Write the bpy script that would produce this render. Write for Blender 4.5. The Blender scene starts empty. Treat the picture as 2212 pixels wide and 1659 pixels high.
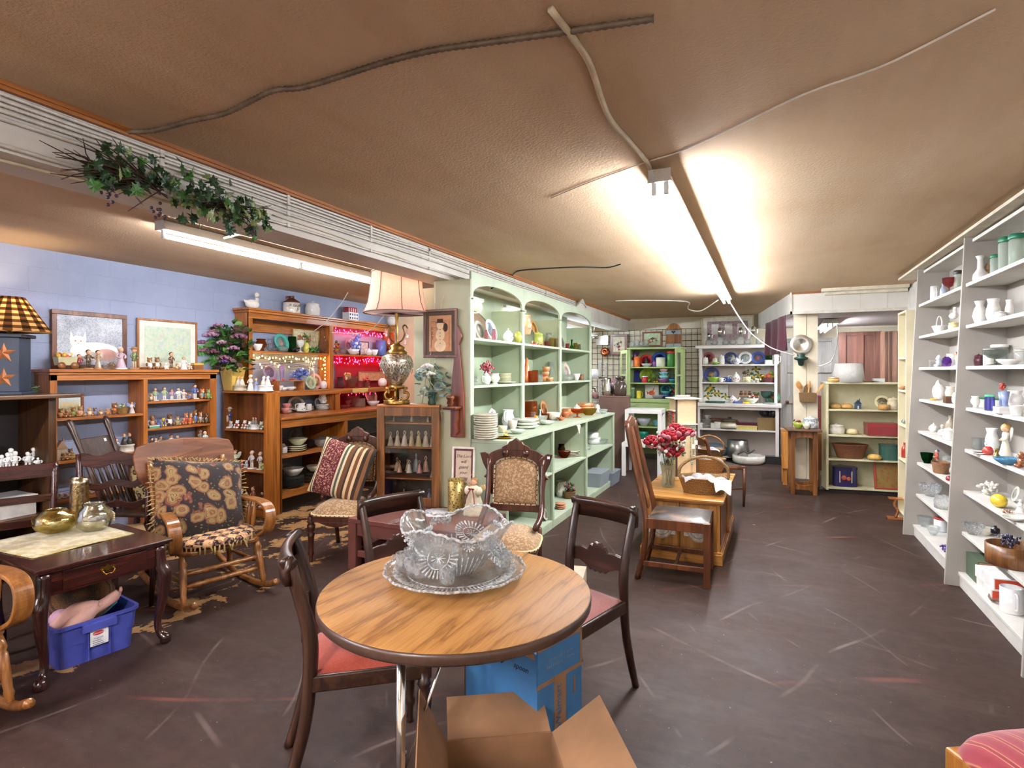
import bpy,bmesh,math,random
from math import sin,cos,pi,radians,sqrt,atan2
from mathutils import Vector,Matrix,Euler
RN=random.Random(11)
SC=bpy.context.scene
COL=SC.collection
F,CX,HY,H,TH=1230.0,1106.0,803.0,1.48,radians(24.2)
CT,ST=cos(TH),sin(TH)
# ---- measuring: from a pixel of the photograph to a point of the room ----
def zc(x,y):return -x*ST+y*CT
def flo(px,py,z=0.0):
 d=(H-z)*F/(py-HY);xc=(px-CX)/F*d
 return (xc*CT-d*ST,xc*ST+d*CT)
def onX(px,X):
 u=(px-CX)/F
 return (X,X*(CT+u*ST)/(u*CT-ST))
def onY(px,Y):
 u=(px-CX)/F
 return (Y*(u*CT-ST)/(CT+u*ST),Y)
def zat(x,y,py):return H-(py-HY)*zc(x,y)/F
def at_d(px,d):
 xc=(px-CX)/F*d
 return (xc*CT-d*ST,xc*ST+d*CT)
 # ---- materials ----
_M={}
def lin(h):
 h=h.lstrip('#');c=[int(h[i:i+2],16)/255 for i in (0,2,4)]
 return tuple(((v+0.055)/1.055)**2.4 if v>0.04045 else v/12.92 for v in c)+(1,)
class NT:
 def __init__(s,name):
  s.m=bpy.data.materials.new(name);s.m.use_nodes=True
  s.t=s.m.node_tree;s.t.nodes.clear()
  s.o=s.n('ShaderNodeOutputMaterial');s.b=s.n('ShaderNodeBsdfPrincipled')
  s.l(s.b.outputs[0],s.o.inputs[0])
 def n(s,t,**k):
  x=s.t.nodes.new(t)
  for a,v in k.items():setattr(x,a,v)
  return x
 def l(s,a,b):s.t.links.new(a,b)
 def coord(s,scale=(1,1,1),kind='Object',rot=(0,0,0)):
  c=s.n('ShaderNodeTexCoord');m=s.n('ShaderNodeMapping')
  m.inputs['Scale'].default_value=scale;m.inputs['Rotation'].default_value=rot
  s.l(c.outputs[kind],m.inputs[0]);return m.outputs[0]
 def noise(s,v,scale,detail=3,rough=.55,dist=0):
  x=s.n('ShaderNodeTexNoise');s.l(v,x.inputs['Vector'])
  x.inputs['Scale'].default_value=scale;x.inputs['Detail'].default_value=detail
  x.inputs['Roughness'].default_value=rough;x.inputs['Distortion'].default_value=dist
  return x.outputs['Fac']
 def ramp(s,f,stops,const=False):
  r=s.n('ShaderNodeValToRGB');e=r.color_ramp.elements
  if const:r.color_ramp.interpolation='CONSTANT'
  while len(e)<len(stops):e.new(.5)
  for i,(p,c) in enumerate(stops):
   e[i].position=p;e[i].color=lin(c) if isinstance(c,str) else (c,c,c,1)
  s.l(f,r.inputs[0]);return r.outputs[0]
 def mix(s,f,a,b,mode='MIX'):
  x=s.n('ShaderNodeMix',data_type='RGBA',blend_type=mode)
  for i,v in ((0,f),(6,a),(7,b)):
   if isinstance(v,(int,float)):x.inputs[i].default_value=v
   elif isinstance(v,(str,tuple)):x.inputs[i].default_value=lin(v) if isinstance(v,str) else v
   else:s.l(v,x.inputs[i])
  return x.outputs[2]
 def math(s,op,a,b=0):
  x=s.n('ShaderNodeMath',operation=op)
  for i,v in ((0,a),(1,b)):
   if isinstance(v,(int,float)):x.inputs[i].default_value=v
   else:s.l(v,x.inputs[i])
  return x.outputs[0]
 def bump(s,h,d=.1,st=1.0):
  b=s.n('ShaderNodeBump');b.inputs['Distance'].default_value=d;b.inputs['Strength'].default_value=st
  s.l(h,b.inputs['Height']);s.l(b.outputs[0],s.b.inputs['Normal'])
 def set(s,**k):
  for a,v in k.items():
   i=s.b.inputs[a.replace('_',' ')]
   if hasattr(v,'is_linked'):s.l(v,i)
   else:i.default_value=lin(v) if isinstance(v,str) else v
def shade(h,f):
 h=h.lstrip('#');c=[int(h[i:i+2],16) for i in (0,2,4)]
 return '#%02x%02x%02x'%tuple(max(0,min(255,int(v*f))) for v in c)
def P(col,r=.5,metal=0,var=.06,sc=14,bump=0,coat=0):
 """painted / glazed / plastic / metal surface with slight mottling"""
 k=('P',col,r,metal,var,sc,bump,coat)
 if k in _M:return _M[k]
 t=NT('surface');v=t.coord();f=t.noise(v,sc)
 t.set(Base_Color=t.ramp(f,[(.3,shade(col,1-var)),(.7,shade(col,1+var))]),Roughness=r,Metallic=metal,Coat_Weight=coat)
 if bump:t.bump(t.noise(v,sc*6,2),bump,.6)
 _M[k]=t.m;return t.m
def CER(col):return P(col,.18,0,.04,30,0,.3)
def WOOD(a,b,axis='z',sc=1.0,r=.35,coat=.15):
 k=('W',a,b,axis,sc,r)
 if k in _M:return _M[k]
 t=NT('wood');s=[22*sc]*3;s['xyz'.index(axis)]=1.3*sc
 v=t.coord(tuple(s));f=t.noise(v,1.0,5,.62,.6)
 s2=[120*sc]*3;s2['xyz'.index(axis)]=3*sc
 g=t.noise(t.coord(tuple(s2)),1.0,2)
 c=t.ramp(f,[(.28,shade(b,.8)),(.45,b),(.62,a),(.8,shade(a,1.08))])
 t.set(Base_Color=t.mix(.25,c,t.ramp(g,[(.3,shade(b,.7)),(.7,a)])),Roughness=r,Coat_Weight=coat,Coat_Roughness=.25)
 t.bump(g,.0006,.35);_M[k]=t.m;return t.m
def FAB(a,b,sc=30,thr=.5,soft=.06,r=.9,weave=400):
 k=('F',a,b,sc,thr,soft)
 if k in _M:return _M[k]
 t=NT('fabric');v=t.coord();f=t.noise(v,sc,4,.6,.8)
 t.set(Base_Color=t.ramp(f,[(thr-soft,a),(thr+soft,b)]),Roughness=r,Sheen_Weight=.25)
 t.bump(t.noise(v,weave,2),.001,.5);_M[k]=t.m;return t.m
def GLASS(col='#f4faf8',r=.02,bump=0,sc=60,ior=1.45,alpha=None):
 k=('G',col,r,bump,sc,ior)
 if k in _M:return _M[k]
 t=NT('glass');v=t.coord();n=t.noise(v,sc,2)
 t.set(Base_Color=t.ramp(n,[(.2,shade(col,.97)),(.8,col)]),Roughness=r,Transmission_Weight=1.0,IOR=ior)
 if bump:t.bump(n,bump,.8)
 _M[k]=t.m;return t.m
def EMI(col,st):
 k=('E',col,st)
 if k in _M:return _M[k]
 t=NT('glow');v=t.coord();n=t.noise(v,8,1)
 t.set(Base_Color='#ffffff',Emission_Color=t.ramp(n,[(0,shade(col,.99)),(1,col)]),Emission_Strength=st)
 _M[k]=t.m;return t.m
def WICK(a,b,sc=1.0):
 k=('K',a,b,sc)
 if k in _M:return _M[k]
 t=NT('wicker');v=t.coord()
 w=t.n('ShaderNodeTexWave',wave_type='BANDS',bands_direction='Z');t.l(v,w.inputs[0])
 w.inputs['Scale'].default_value=28*sc;w.inputs['Distortion'].default_value=6;w.inputs['Detail'].default_value=2;w.inputs['Detail Scale'].default_value=9
 t.set(Base_Color=t.ramp(w.outputs['Fac'],[(.15,shade(b,.55)),(.45,b),(.8,a)]),Roughness=.6)
 t.bump(w.outputs['Fac'],.004,.8);_M[k]=t.m;return t.m
 # ---- geometry ----
class G:
 def __init__(s):s.v=[];s.f=[];s.mi=[];s.sm=[];s.M=Matrix();s.i=0
 def at(s,x=0,y=0,z=0,rz=0,rx=0,ry=0,sc=1):
  s.M=Matrix.Translation((x,y,z))@Euler((rx,ry,rz)).to_matrix().to_4x4()@Matrix.Scale(sc,4);return s
 def c(s,i):s.i=i;return s
 def add(s,vs,fs,sm=False):
  o=len(s.v);s.v+=[s.M@Vector(p) for p in vs]
  for f in fs:s.f.append([i+o for i in f]);s.mi.append(s.i);s.sm.append(sm)
  return s
 def box(s,x0,x1,y0,y1,z0,z1):
  v=[(x,y,z) for z in (z0,z1) for y in (y0,y1) for x in (x0,x1)]
  return s.add(v,[(0,2,3,1),(4,5,7,6),(0,1,5,4),(2,6,7,3),(0,4,6,2),(1,3,7,5)])
 def bx(s,cx,cy,cz,w,d,h):return s.box(cx-w/2,cx+w/2,cy-d/2,cy+d/2,cz-h/2,cz+h/2)
 def frus(s,w0,d0,w1,d1,z0,z1):
  v=[(a*w/2,b*d/2,z) for w,d,z in ((w0,d0,z0),(w1,d1,z1)) for b in (-1,1) for a in (-1,1)]
  return s.add(v,[(0,2,3,1),(4,5,7,6),(0,1,5,4),(2,6,7,3),(0,4,6,2),(1,3,7,5)])
 def lathe(s,pr,n=16,x=0,y=0,z=0,sx=1,sy=1,wob=None,sm=True):
  """pr: (radius, height) from bottom to top"""
  vs,fs=[],[]
  for k,(r,h) in enumerate(pr):
   for j in range(n):
    a=2*pi*j/n;q=1 if not wob else wob(a,k/(len(pr)-1))
    vs.append((x+r*q*cos(a)*sx,y+r*q*sin(a)*sy,z+h))
  for k in range(len(pr)-1):
   for j in range(n):
    a,b=k*n+j,k*n+(j+1)%n;fs.append((a,b,b+n,a+n))
  if pr[0][0]>1e-6:fs.append(tuple(range(n))[::-1])
  if pr[-1][0]>1e-6:fs.append(tuple((len(pr)-1)*n+j for j in range(n)))
  return s.add(vs,fs,sm)
 def cyl(s,r,z0,z1,n=16,x=0,y=0,r1=None):return s.lathe([(r,z0),(r if r1 is None else r1,z1)],n,x,y)
 def tube(s,pts,r,n=8,closed=False,flat=1.0):
  pts=[Vector(p) for p in pts];m=len(pts)
  rs=r if isinstance(r,(list,tuple)) else [r]*m
  vs,fs=[],[];up=None
  for i,p in enumerate(pts):
   t=(pts[(i+1)%m]-pts[i-1]) if closed else (pts[min(i+1,m-1)]-pts[max(i-1,0)])
   t=t.normalized() if t.length>1e-9 else Vector((0,0,1))
   if up is None:up=Vector((0,0,1)) if abs(t.z)<.9 else Vector((1,0,0))
   a=t.cross(up)
   if a.length<1e-6:a=t.orthogonal()
   a.normalize();b=a.cross(t).normalized();up=b
   for j in range(n):
    w=2*pi*j/n;vs.append(tuple(p+a*cos(w)*rs[i]+b*sin(w)*rs[i]*flat))
  for i in range(m if closed else m-1):
   for j in range(n):
    q=(i+1)%m;fs.append((i*n+j,i*n+(j+1)%n,q*n+(j+1)%n,q*n+j))
  if not closed:fs+=[tuple(range(n))[::-1],tuple((m-1)*n+j for j in range(n))]
  return s.add(vs,fs,True)
 def turned(s,p0,p1,prof,n=10):
  """turned spindle from p0 to p1; prof: (t, r)"""
  p0,p1=Vector(p0),Vector(p1)
  return s.tube([p0.lerp(p1,t) for t,r in prof],[r for t,r in prof],n)
 def ell(s,c,r,n=12,m=8,rot=None):
  pr=[(sin(pi*k/m),-cos(pi*k/m)) for k in range(m+1)]
  o=s.M;s.M=o@Matrix.Translation(c)@(rot.to_matrix().to_4x4() if rot else Matrix())@Matrix.Diagonal((r[0],r[1],r[2],1))
  pr[0]=(0,-1);pr[-1]=(0,1);s.lathe(pr,n);s.M=o;return s
 def prism(s,poly,y0,y1,sm=False):
  """outline in x,z pushed from y0 to y1"""
  n=len(poly);vs=[(x,y0,z) for x,z in poly]+[(x,y1,z) for x,z in poly]
  fs=[tuple(range(n)),tuple(range(n,2*n))[::-1]]+[((i+1)%n,i,i+n,(i+1)%n+n) for i in range(n)]
  return s.add(vs,fs,sm)
 def slab(s,poly,z0,z1):
  n=len(poly);vs=[(x,y,z0) for x,y in poly]+[(x,y,z1) for x,y in poly]
  fs=[tuple(range(n))[::-1],tuple(range(n,2*n))]+[(i,(i+1)%n,(i+1)%n+n,i+n) for i in range(n)]
  return s.add(vs,fs)
 def grid(s,fn,nu,nv,sm=True,th=0):
  vs=[fn(i/nu,j/nv) for j in range(nv+1) for i in range(nu+1)]
  fs=[(j*(nu+1)+i,j*(nu+1)+i+1,(j+1)*(nu+1)+i+1,(j+1)*(nu+1)+i) for j in range(nv) for i in range(nu)]
  return s.add(vs,fs,sm)
 def build(s,name,mats,parent=None,bev=0,seg=2,loc=None,rz=0,sub=0,solid=0):
  me=bpy.data.meshes.new(name);me.from_pydata([tuple(p) for p in s.v],[],s.f);me.validate()
  if not isinstance(mats,(list,tuple)):mats=[mats]
  for m in mats:me.materials.append(m)
  if len(me.polygons)==len(s.mi):
   me.polygons.foreach_set('material_index',[min(i,len(mats)-1) for i in s.mi])
   me.polygons.foreach_set('use_smooth',s.sm)
  me.update()
  bm=bmesh.new();bm.from_mesh(me);bmesh.ops.recalc_face_normals(bm,faces=bm.faces);bm.to_mesh(me);bm.free()
  o=bpy.data.objects.new(name,me);COL.objects.link(o)
  if parent:o.parent=parent
  if loc:o.location=loc
  if rz:o.rotation_euler.z=rz
  if solid:
   b=o.modifiers.new('t','SOLIDIFY');b.thickness=solid;b.offset=0
  if bev:
   b=o.modifiers.new('b','BEVEL');b.width=bev;b.segments=seg;b.limit_method='ANGLE';b.angle_limit=radians(40)
  if sub:
   b=o.modifiers.new('s','SUBSURF');b.levels=b.render_levels=sub
  return o
def tag(o,label,cat,group=None,kind=None):
 o['label']=label;o['category']=cat
 if group:o['group']=group
 if kind:o['kind']=kind
 return o
def thing(name,label,cat,loc=(0,0,0),rz=0,group=None):
 o=bpy.data.objects.new(name,None);COL.objects.link(o);o.location=loc;o.rotation_euler.z=rz
 o.empty_display_size=.05
 return tag(o,label,cat,group)
def struct(name,g,mats,**k):
 o=g.build(name,mats,**k);o['kind']='structure'
 o['label']=name.replace('_',' ')+' of the shop';o['category']=name.split('_')[0];return o
def clone(root,loc,rz=0,label=None):
 r=root.copy();COL.objects.link(r);r.location=loc;r.rotation_euler.z=rz
 if label:r['label']=label
 for ch in list(root.children):
  c=ch.copy();COL.objects.link(c);c.parent=r
  for g in list(ch.children):
   d=g.copy();COL.objects.link(d);d.parent=c
 return r
def smooth(pts,k=6):
 """Catmull-Rom through pts"""
 p=[Vector(q) for q in pts];p=[p[0]*2-p[1]]+p+[p[-1]*2-p[-2]];out=[]
 for i in range(1,len(p)-2):
  for j in range(k):
   t=j/k;a,b,c,d=p[i-1],p[i],p[i+1],p[i+2]
   out.append(.5*((2*b)+(c-a)*t+(2*a-5*b+4*c-d)*t*t+(3*b-a-3*c+d)*t**3))
 return out+[p[-2]]
def text(txt,size,mat,parent,loc,rot=(pi/2,0,0),name='lettering',shear=0,align='CENTER',ext=.0004):
 cu=bpy.data.curves.new(name,'FONT');cu.body=txt;cu.size=size;cu.align_x=align;cu.extrude=ext;cu.shear=shear;cu.resolution_u=2
 o=bpy.data.objects.new(name,cu);COL.objects.link(o)
 dg=bpy.context.evaluated_depsgraph_get();me=bpy.data.meshes.new_from_object(o.evaluated_get(dg))
 bpy.data.objects.remove(o);bpy.data.curves.remove(cu);me.materials.clear();me.materials.append(mat)
 o=bpy.data.objects.new(name,me);COL.objects.link(o);o.parent=parent;o.location=loc;o.rotation_euler=rot
 return o
def circ(n,rx,rz,cx=0,cz=0,a0=0,a1=2*pi,end=False):
 m=n if not end else n-1
 return [(cx+rx*cos(a0+(a1-a0)*i/m),cz+rz*sin(a0+(a1-a0)*i/m)) for i in range(n)]
 # ================= camera =================
cd_=bpy.data.cameras.new('camera');cam=bpy.data.objects.new('camera',cd_);COL.objects.link(cam)
cam.location=(0,0,H);cam.rotation_euler=(pi/2,0,TH)
cd_.sensor_width=36;cd_.lens=36*F/2212;cd_.shift_y=-(829.5-HY)/2212;cd_.clip_start=.02;cd_.clip_end=60
SC.camera=cam
SC.view_settings.view_transform='Standard';SC.view_settings.look='None'
SC.view_settings.exposure=2.25;SC.view_settings.gamma=1;SC.view_settings.use_curve_mapping=False
SC.cycles.use_denoising=True;SC.cycles.use_adaptive_sampling=True;SC.cycles.adaptive_threshold=.05;SC.cycles.max_bounces=14;SC.cycles.transmission_bounces=14;SC.cycles.transparent_max_bounces=24
SC.cycles.diffuse_bounces=3;SC.cycles.glossy_bounces=4;SC.cycles.caustics_refractive=True;SC.cycles.caustics_reflective=False
SC.cycles.sample_clamp_indirect=6;SC.cycles.blur_glossy=.6
w=bpy.data.worlds.new('World');SC.world=w;w.use_nodes=True
w.node_tree.nodes['Background'].inputs[0].default_value=(.9,.85,.8,1);w.node_tree.nodes['Background'].inputs[1].default_value=.3
CZ=2.46;XL=-5.3;XR=1.47;YB=10.6;YN=-4.0
# ================= room surfaces =================
def floor_mat():
 t=NT('floor_paint');v=t.coord()
 big=t.noise(v,1.3,5,.6,.4);fine=t.noise(v,14,4,.6)
 c=t.ramp(big,[(.3,'#2c1a14'),(.5,'#35221b'),(.72,'#432d24')])
 c=t.mix(.35,c,t.ramp(fine,[(.35,'#251814'),(.65,'#422f28')]))
 def scratch(rot,sc,thr):
  m=t.coord((1,1,1),rot=(0,0,rot));w=t.n('ShaderNodeTexWave',wave_type='BANDS',bands_direction='X')
  t.l(m,w.inputs[0]);w.inputs['Scale'].default_value=sc;w.inputs['Distortion'].default_value=9;w.inputs['Detail'].default_value=3;w.inputs['Detail Scale'].default_value=.35
  g=t.noise(t.coord((.9,.9,.9),rot=(0,0,rot+1)),2.2,3)
  a=t.ramp(w.outputs['Fac'],[(thr,0.0),(1.0,1.0)]);b=t.ramp(g,[(.52,0.0),(.66,1.0)])
  return t.mix(1.0,a,b,'MULTIPLY')
 for rot,sc,thr,col,k in ((.5,.55,.9993,'#8d7f77',.4),(2.0,.4,.9996,'#87766c',.35),(1.1,.3,.9996,'#8a4a3e',.45),(2.7,.7,.9994,'#8d7f77',.35)):
  s_=scratch(rot,sc,thr);c=t.mix(t.math('MULTIPLY',s_,k),c,col)
 sp=t.noise(v,55,2);c=t.mix(t.ramp(sp,[(.735,0.0),(.76,.6)]),c,'#9a8d83')
 haze=t.noise(t.coord((.6,2.2,1),rot=(0,0,.9)),2.5,5,.7);c=t.mix(t.math('MULTIPLY',t.ramp(haze,[(.5,0.0),(.8,1.0)]),.35),c,'#5d5049')
 sep=t.n('ShaderNodeSeparateXYZ');t.l(v,sep.inputs[0])
 mr=t.n('ShaderNodeMapRange');t.l(sep.outputs[0],mr.inputs[0])
 for i,q in zip((1,2,3,4),(-1.9,-3.6,-.15,.035)):mr.inputs[i].default_value=q
 fl=t.noise(v,2.6,6,.68,.3)
 mr2=t.n('ShaderNodeMapRange');t.l(sep.outputs[1],mr2.inputs[0])
 for i,q in zip((1,2,3,4),(2.0,3.6,.0,.05)):mr2.inputs[i].default_value=q
 mr3=t.n('ShaderNodeMapRange');t.l(sep.outputs[1],mr3.inputs[0])
 for i,q in zip((1,2,3,4),(1.25,1.75,.055,.0)):mr3.inputs[i].default_value=q
 f2=t.math('ADD',t.math('ADD',t.math('ADD',fl,mr3.outputs[0]),mr.outputs[0]),mr2.outputs[0])
 m=t.ramp(f2,[(.605,0.0),(.615,1.0)])
 c=t.mix(m,c,t.ramp(fine,[(.3,'#9c7448'),(.7,'#b8905f')]))
 t.set(Base_Color=c,Roughness=t.ramp(big,[(.3,.48),(.7,.7)]),Specular_IOR_Level=.3)
 t.bump(t.math('SUBTRACT',fine,t.math('MULTIPLY',m,.5)),.003,.4)
 return t.m
def ceil_mat():
 t=NT('ceiling_plaster');v=t.coord()
 a=t.noise(v,.7,4,.6,.5);b=t.noise(t.coord((3,.35,1)),1.1,4,.6)
 c=t.ramp(a,[(.3,'#b89670'),(.55,'#c6a681'),(.75,'#cfb594')])
 c=t.mix(.3,c,t.ramp(b,[(.35,'#ae9272'),(.65,'#ccb59a')]))
 t.set(Base_Color=c,Roughness=.85)
 t.bump(t.noise(v,90,3,.6),.004,.7);return t.m
def block_mat(a,b,mort,ax,z0,y0=0,bw=.41,bh=.203,rough=.75):
 t=NT('painted_block');v=t.coord();s=t.n('ShaderNodeSeparateXYZ');t.l(v,s.inputs[0])
 cb=t.n('ShaderNodeCombineXYZ');t.l(t.math('ADD',s.outputs[ax],40+y0),cb.inputs[0]);t.l(t.math('ADD',s.outputs[2],z0),cb.inputs[1])
 br=t.n('ShaderNodeTexBrick');t.l(cb.outputs[0],br.inputs[0])
 br.inputs['Scale'].default_value=1;br.inputs['Mortar Size'].default_value=.005;br.inputs['Mortar Smooth'].default_value=.6
 br.inputs['Brick Width'].default_value=bw;br.inputs['Row Height'].default_value=bh;br.offset=.5
 n=t.noise(v,40,3);c=t.ramp(t.noise(v,3,4),[(.3,a),(.7,b)])
 c=t.mix(t.math('MULTIPLY',br.outputs['Fac'],.35),c,mort)
 c=t.mix(t.ramp(t.noise(v,120,2),[(.66,0.0),(.74,.5)]),c,shade(a,.62))
 t.set(Base_Color=c,Roughness=rough);t.bump(t.math('SUBTRACT',t.math('MULTIPLY',n,.35),br.outputs['Fac']),.008,.6);return t.m
CREAM=block_mat('#d8cbb0','#e2d7be','#c9bb9f',0,.06)
CREAMY=block_mat('#d8cbb0','#e2d7be','#c9bb9f',1,.06)
BLUE=block_mat('#969fba','#a2abc4','#b4bbd2',1,.12,.12)
GREYP=P('#b9b2a8',.6,0,.05,5)
WHITEB=P('#dcd9d2',.6,0,.05,6)
ORANGE=WOOD('#b9763a','#99591f','y',1,.5)
struct('floor',G().box(XL-.1,2.4,YN-.1,YB+.1,-.1,0),floor_mat())
struct('ceiling',G().box(XL-.1,2.4,YN-.1,YB+.1,CZ,CZ+.1),ceil_mat())
struct('wall_left',G().box(XL-.1,XL,YN,7.12,0,CZ),BLUE)
struct('wall_left_far',G().box(XL-.1,XL,7.12,YB,0,CZ),CREAMY)
struct('wall_back',G().box(XL-.1,2.3,YB,YB+.1,0,CZ),CREAM)
struct('wall_near',G().box(XL-.1,2.3,YN-.1,YN,0,CZ),CREAM)
struct('wall_right',G().box(XR,XR+.1,YN,7.85,0,CZ),WHITEB)
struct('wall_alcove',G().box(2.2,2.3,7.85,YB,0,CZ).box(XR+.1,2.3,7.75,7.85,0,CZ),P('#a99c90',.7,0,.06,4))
struct('wall_partition',G().box(XL,-2.72,7.12,7.2,0,CZ),P('#dcc9a6',.7,0,.04,4))
struct('trim_beam',G().box(-2.625,-2.37,YN,YB,2.228,CZ),P('#d3cdc2',.6,0,.06,3))
struct('trim_beam_moulding',G().box(-2.37,-2.348,YN,YB,2.432,CZ).box(-2.348,-2.338,YN,YB,2.445,CZ),ORANGE)
g=G().slab([(.27,7.85),(XR,7.85),(XR,7.93),(.35,7.93),(-.08,YB),(-.157,YB)],2.21,CZ)
struct('trim_soffit',g,P('#e4dfd6',.6,0,.03,3))
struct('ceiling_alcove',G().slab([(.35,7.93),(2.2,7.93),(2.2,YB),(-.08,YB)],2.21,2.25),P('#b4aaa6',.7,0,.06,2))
g=G().box(.25,XR,7.838,7.85,2.19,2.225).box(.25,.275,7.838,7.87,2.19,CZ)
for x in (.71,1.0,1.27):g.box(x-.003,x+.003,7.847,7.85,2.22,CZ)
struct('trim_soffit_strip',g,P('#d8d2c6',.6))
struct('trim_soffit_wood',G().box(.27,1.45,7.835,7.85,2.435,CZ),WOOD('#a86c3e','#7d4a24','x'))
struct('trim_ceiling_batten',G().box(.62,1.45,7.74,7.84,2.40,2.43).box(.58,1.44,7.60,7.72,2.425,CZ),P('#e3d9c2',.6))
g=G().box(.295,.437,8.0,8.1,0,2.21).box(.441,.565,8.01,8.12,0,2.21)
struct('pillar_corner',g,P('#d9cdb4',.6,0,.07,4))
struct('baseboard_pillar',G().box(.305,.565,7.99,8.0,0,.14),P('#6f625a',.6))
struct('trim_right_upper',G().box(1.20,XR,-2,6.85,2.40,2.42).box(1.26,XR,-2,6.9,2.43,CZ),P('#cfc3ad',.6))
# ================= cables =================
CABW=P('#cfc9bd',.45,.15,.05,20);CABD=P('#6f5e4a',.5,.2,.15,25);CABT=P('#c9b898',.6)
def ribbed(g,pts,r,step=.0075,n=7):
 s=smooth(pts,5);d=[0]
 for a,b in zip(s,s[1:]):d.append(d[-1]+(b-a).length)
 out,rr,q,j=[],[],0.0,0
 while q<d[-1]:
  while j<len(d)-2 and d[j+1]<q:j+=1
  t=(q-d[j])/max(1e-6,d[j+1]-d[j]);out.append(s[j].lerp(s[j+1],t));rr.append(r if len(rr)%2 else r*.74);q+=step
 g.tube(out,rr,n);return g
ys=[-.6,.6,1.6,2.3,3.0,3.7,4.5,5.3,6.2,7.3]
for k,(z,nm) in enumerate([(2.4185,'topmost'),(2.400,'second from the top'),(2.3835,'third from the top'),(2.3615,'fourth from the top'),(2.3335,'fifth from the top'),(2.246,'lowest')]):
 pts=[]
 for i,y in enumerate(ys):
  if k==5 and y>5:continue
  up=.004*sin(i*2.3+k*.9) if k<5 else (.022 if y>1.8 else 0)
  pts.append((-2.359,y,min(2.421,z+up+(.008*min(1,max(0,y-2.5)) if 0<k<4 else 0))))
 g=ribbed(G(),pts,.0085)
 for y in ys[1:]:
  if k==5 and y>5:continue
  i=ys.index(y);p=pts[i];g.box(-2.3705,-2.348,y-.009,y+.009,p[2]-.0095,p[2]+.0095)
 o=g.build('conduit',CABW);tag(o,f'white ribbed cable along the beam, {nm} of the six','cable','ribbed cables strapped along the beam')
def cable(name,label,pts,r,m,rib=False,cat='cable'):
 g=G()
 if rib:ribbed(g,pts,r,.011,8)
 else:g.tube(smooth(pts,5),r,7)
 return tag(g.build(name,m),label,cat)
cz=lambda L,z=2.447:[flo(x,y,z)+(z,) for x,y in L]
cable('conduit','dark ribbed cable crossing the tan ceiling from the beam',[(-2.372,1.72,2.445)]+cz([(262,290),(330,283),(410,262),(480,247),(530,225),(590,196),(650,190),(720,170),(830,135),(930,110),(1040,94),(1200,72),(1420,40)]),.011,CABD,True)
cable('conduit','thick off-white cable running across the ceiling to the long light',cz([(1190,20),(1245,92),(1275,140),(1300,215),(1322,262),(1360,305),(1398,350)])+[flo(1406,372,2.44)+(2.44,),(-.478,2.715,2.415)],.0105,CABT)
cable('wire','thin white wire stapled diagonally across the ceiling',cz([(2150,20),(2005,95),(1900,145),(1772,190),(1700,220),(1570,282),(1470,327),(1390,352),(1270,395),(1190,428)],2.455),.0035,P('#ddd6c6',.5))
cable('cable','black cable curling off the beam over the green hutch',[(-2.33,4.72,2.25)]+cz([(1100,603),(1112,589),(1128,584),(1180,580),(1250,577),(1310,578),(1340,571)],2.44),.007,P('#23211f',.5))
a=at_d(1552,7.2);cable('power_cord','white cord with a plug along the ceiling by the far light end',cz([(1330,650),(1372,649),(1480,651)],2.45)+[at_d(1486,8.2)+(H+140*8.2/F,),at_d(1490,8.1)+(H+134*8.1/F,),at_d(1515,7.8)+(H+132*7.8/F,),at_d(1552,7.3)+(2.40,)],.008,P('#e6e2d8',.4))
cable('power_cord','white cord sagging from the long light to the post',[(-.45,7.55,2.38)]+[at_d(px,d)+(H+(HY-py)*d/F,) for px,py,d in ((1600,690,7.05),(1625,722,7.05),(1660,748,7.05),(1690,760,7.05),(1716,767,7.05))],.007,P('#efece4',.4))
cable('wire','tan wire wandering along the beam face towards the lamp',[(-2.362,y,z) for y,z in ((2.2,2.30),(2.7,2.295),(3.0,2.275),(3.3,2.285),(3.6,2.26),(3.9,2.275),(4.1,2.27))]+[(-2.34,4.13,2.24),(-2.40,4.0,2.1),(-2.45,3.99,1.9),(-2.55,3.98,1.5),(-2.6,3.98,1.22)],.0035,CABT)
cable('cable','tan cable running along the underside of the beam',[(-2.50,-.5,2.222),(-2.47,.8,2.221),(-2.40,1.6,2.222),(-2.38,2.0,2.236)],.006,CABT)
cable('cable','grey cable feeding the left ceiling light from the beam',[(-2.66,3.35,2.445),(-2.85,3.15,2.45),(-3.2,2.85,2.44),(-3.5,2.83,2.425)],.009,P('#c4bfb4',.4,.2))
g=G()
for k in range(5):g.tube([(-2.36,7.30+k*.02,2.34+.02*k),(-2.30+.01*k,7.34,2.40+.012*k),(-2.27+.01*k,7.36+.01*k,2.42-.02*k)],.008,6)
tag(g.build('conduit_elbow',CABW),'bent white cable ends at the far top corner of the green hutch','cable')
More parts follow.
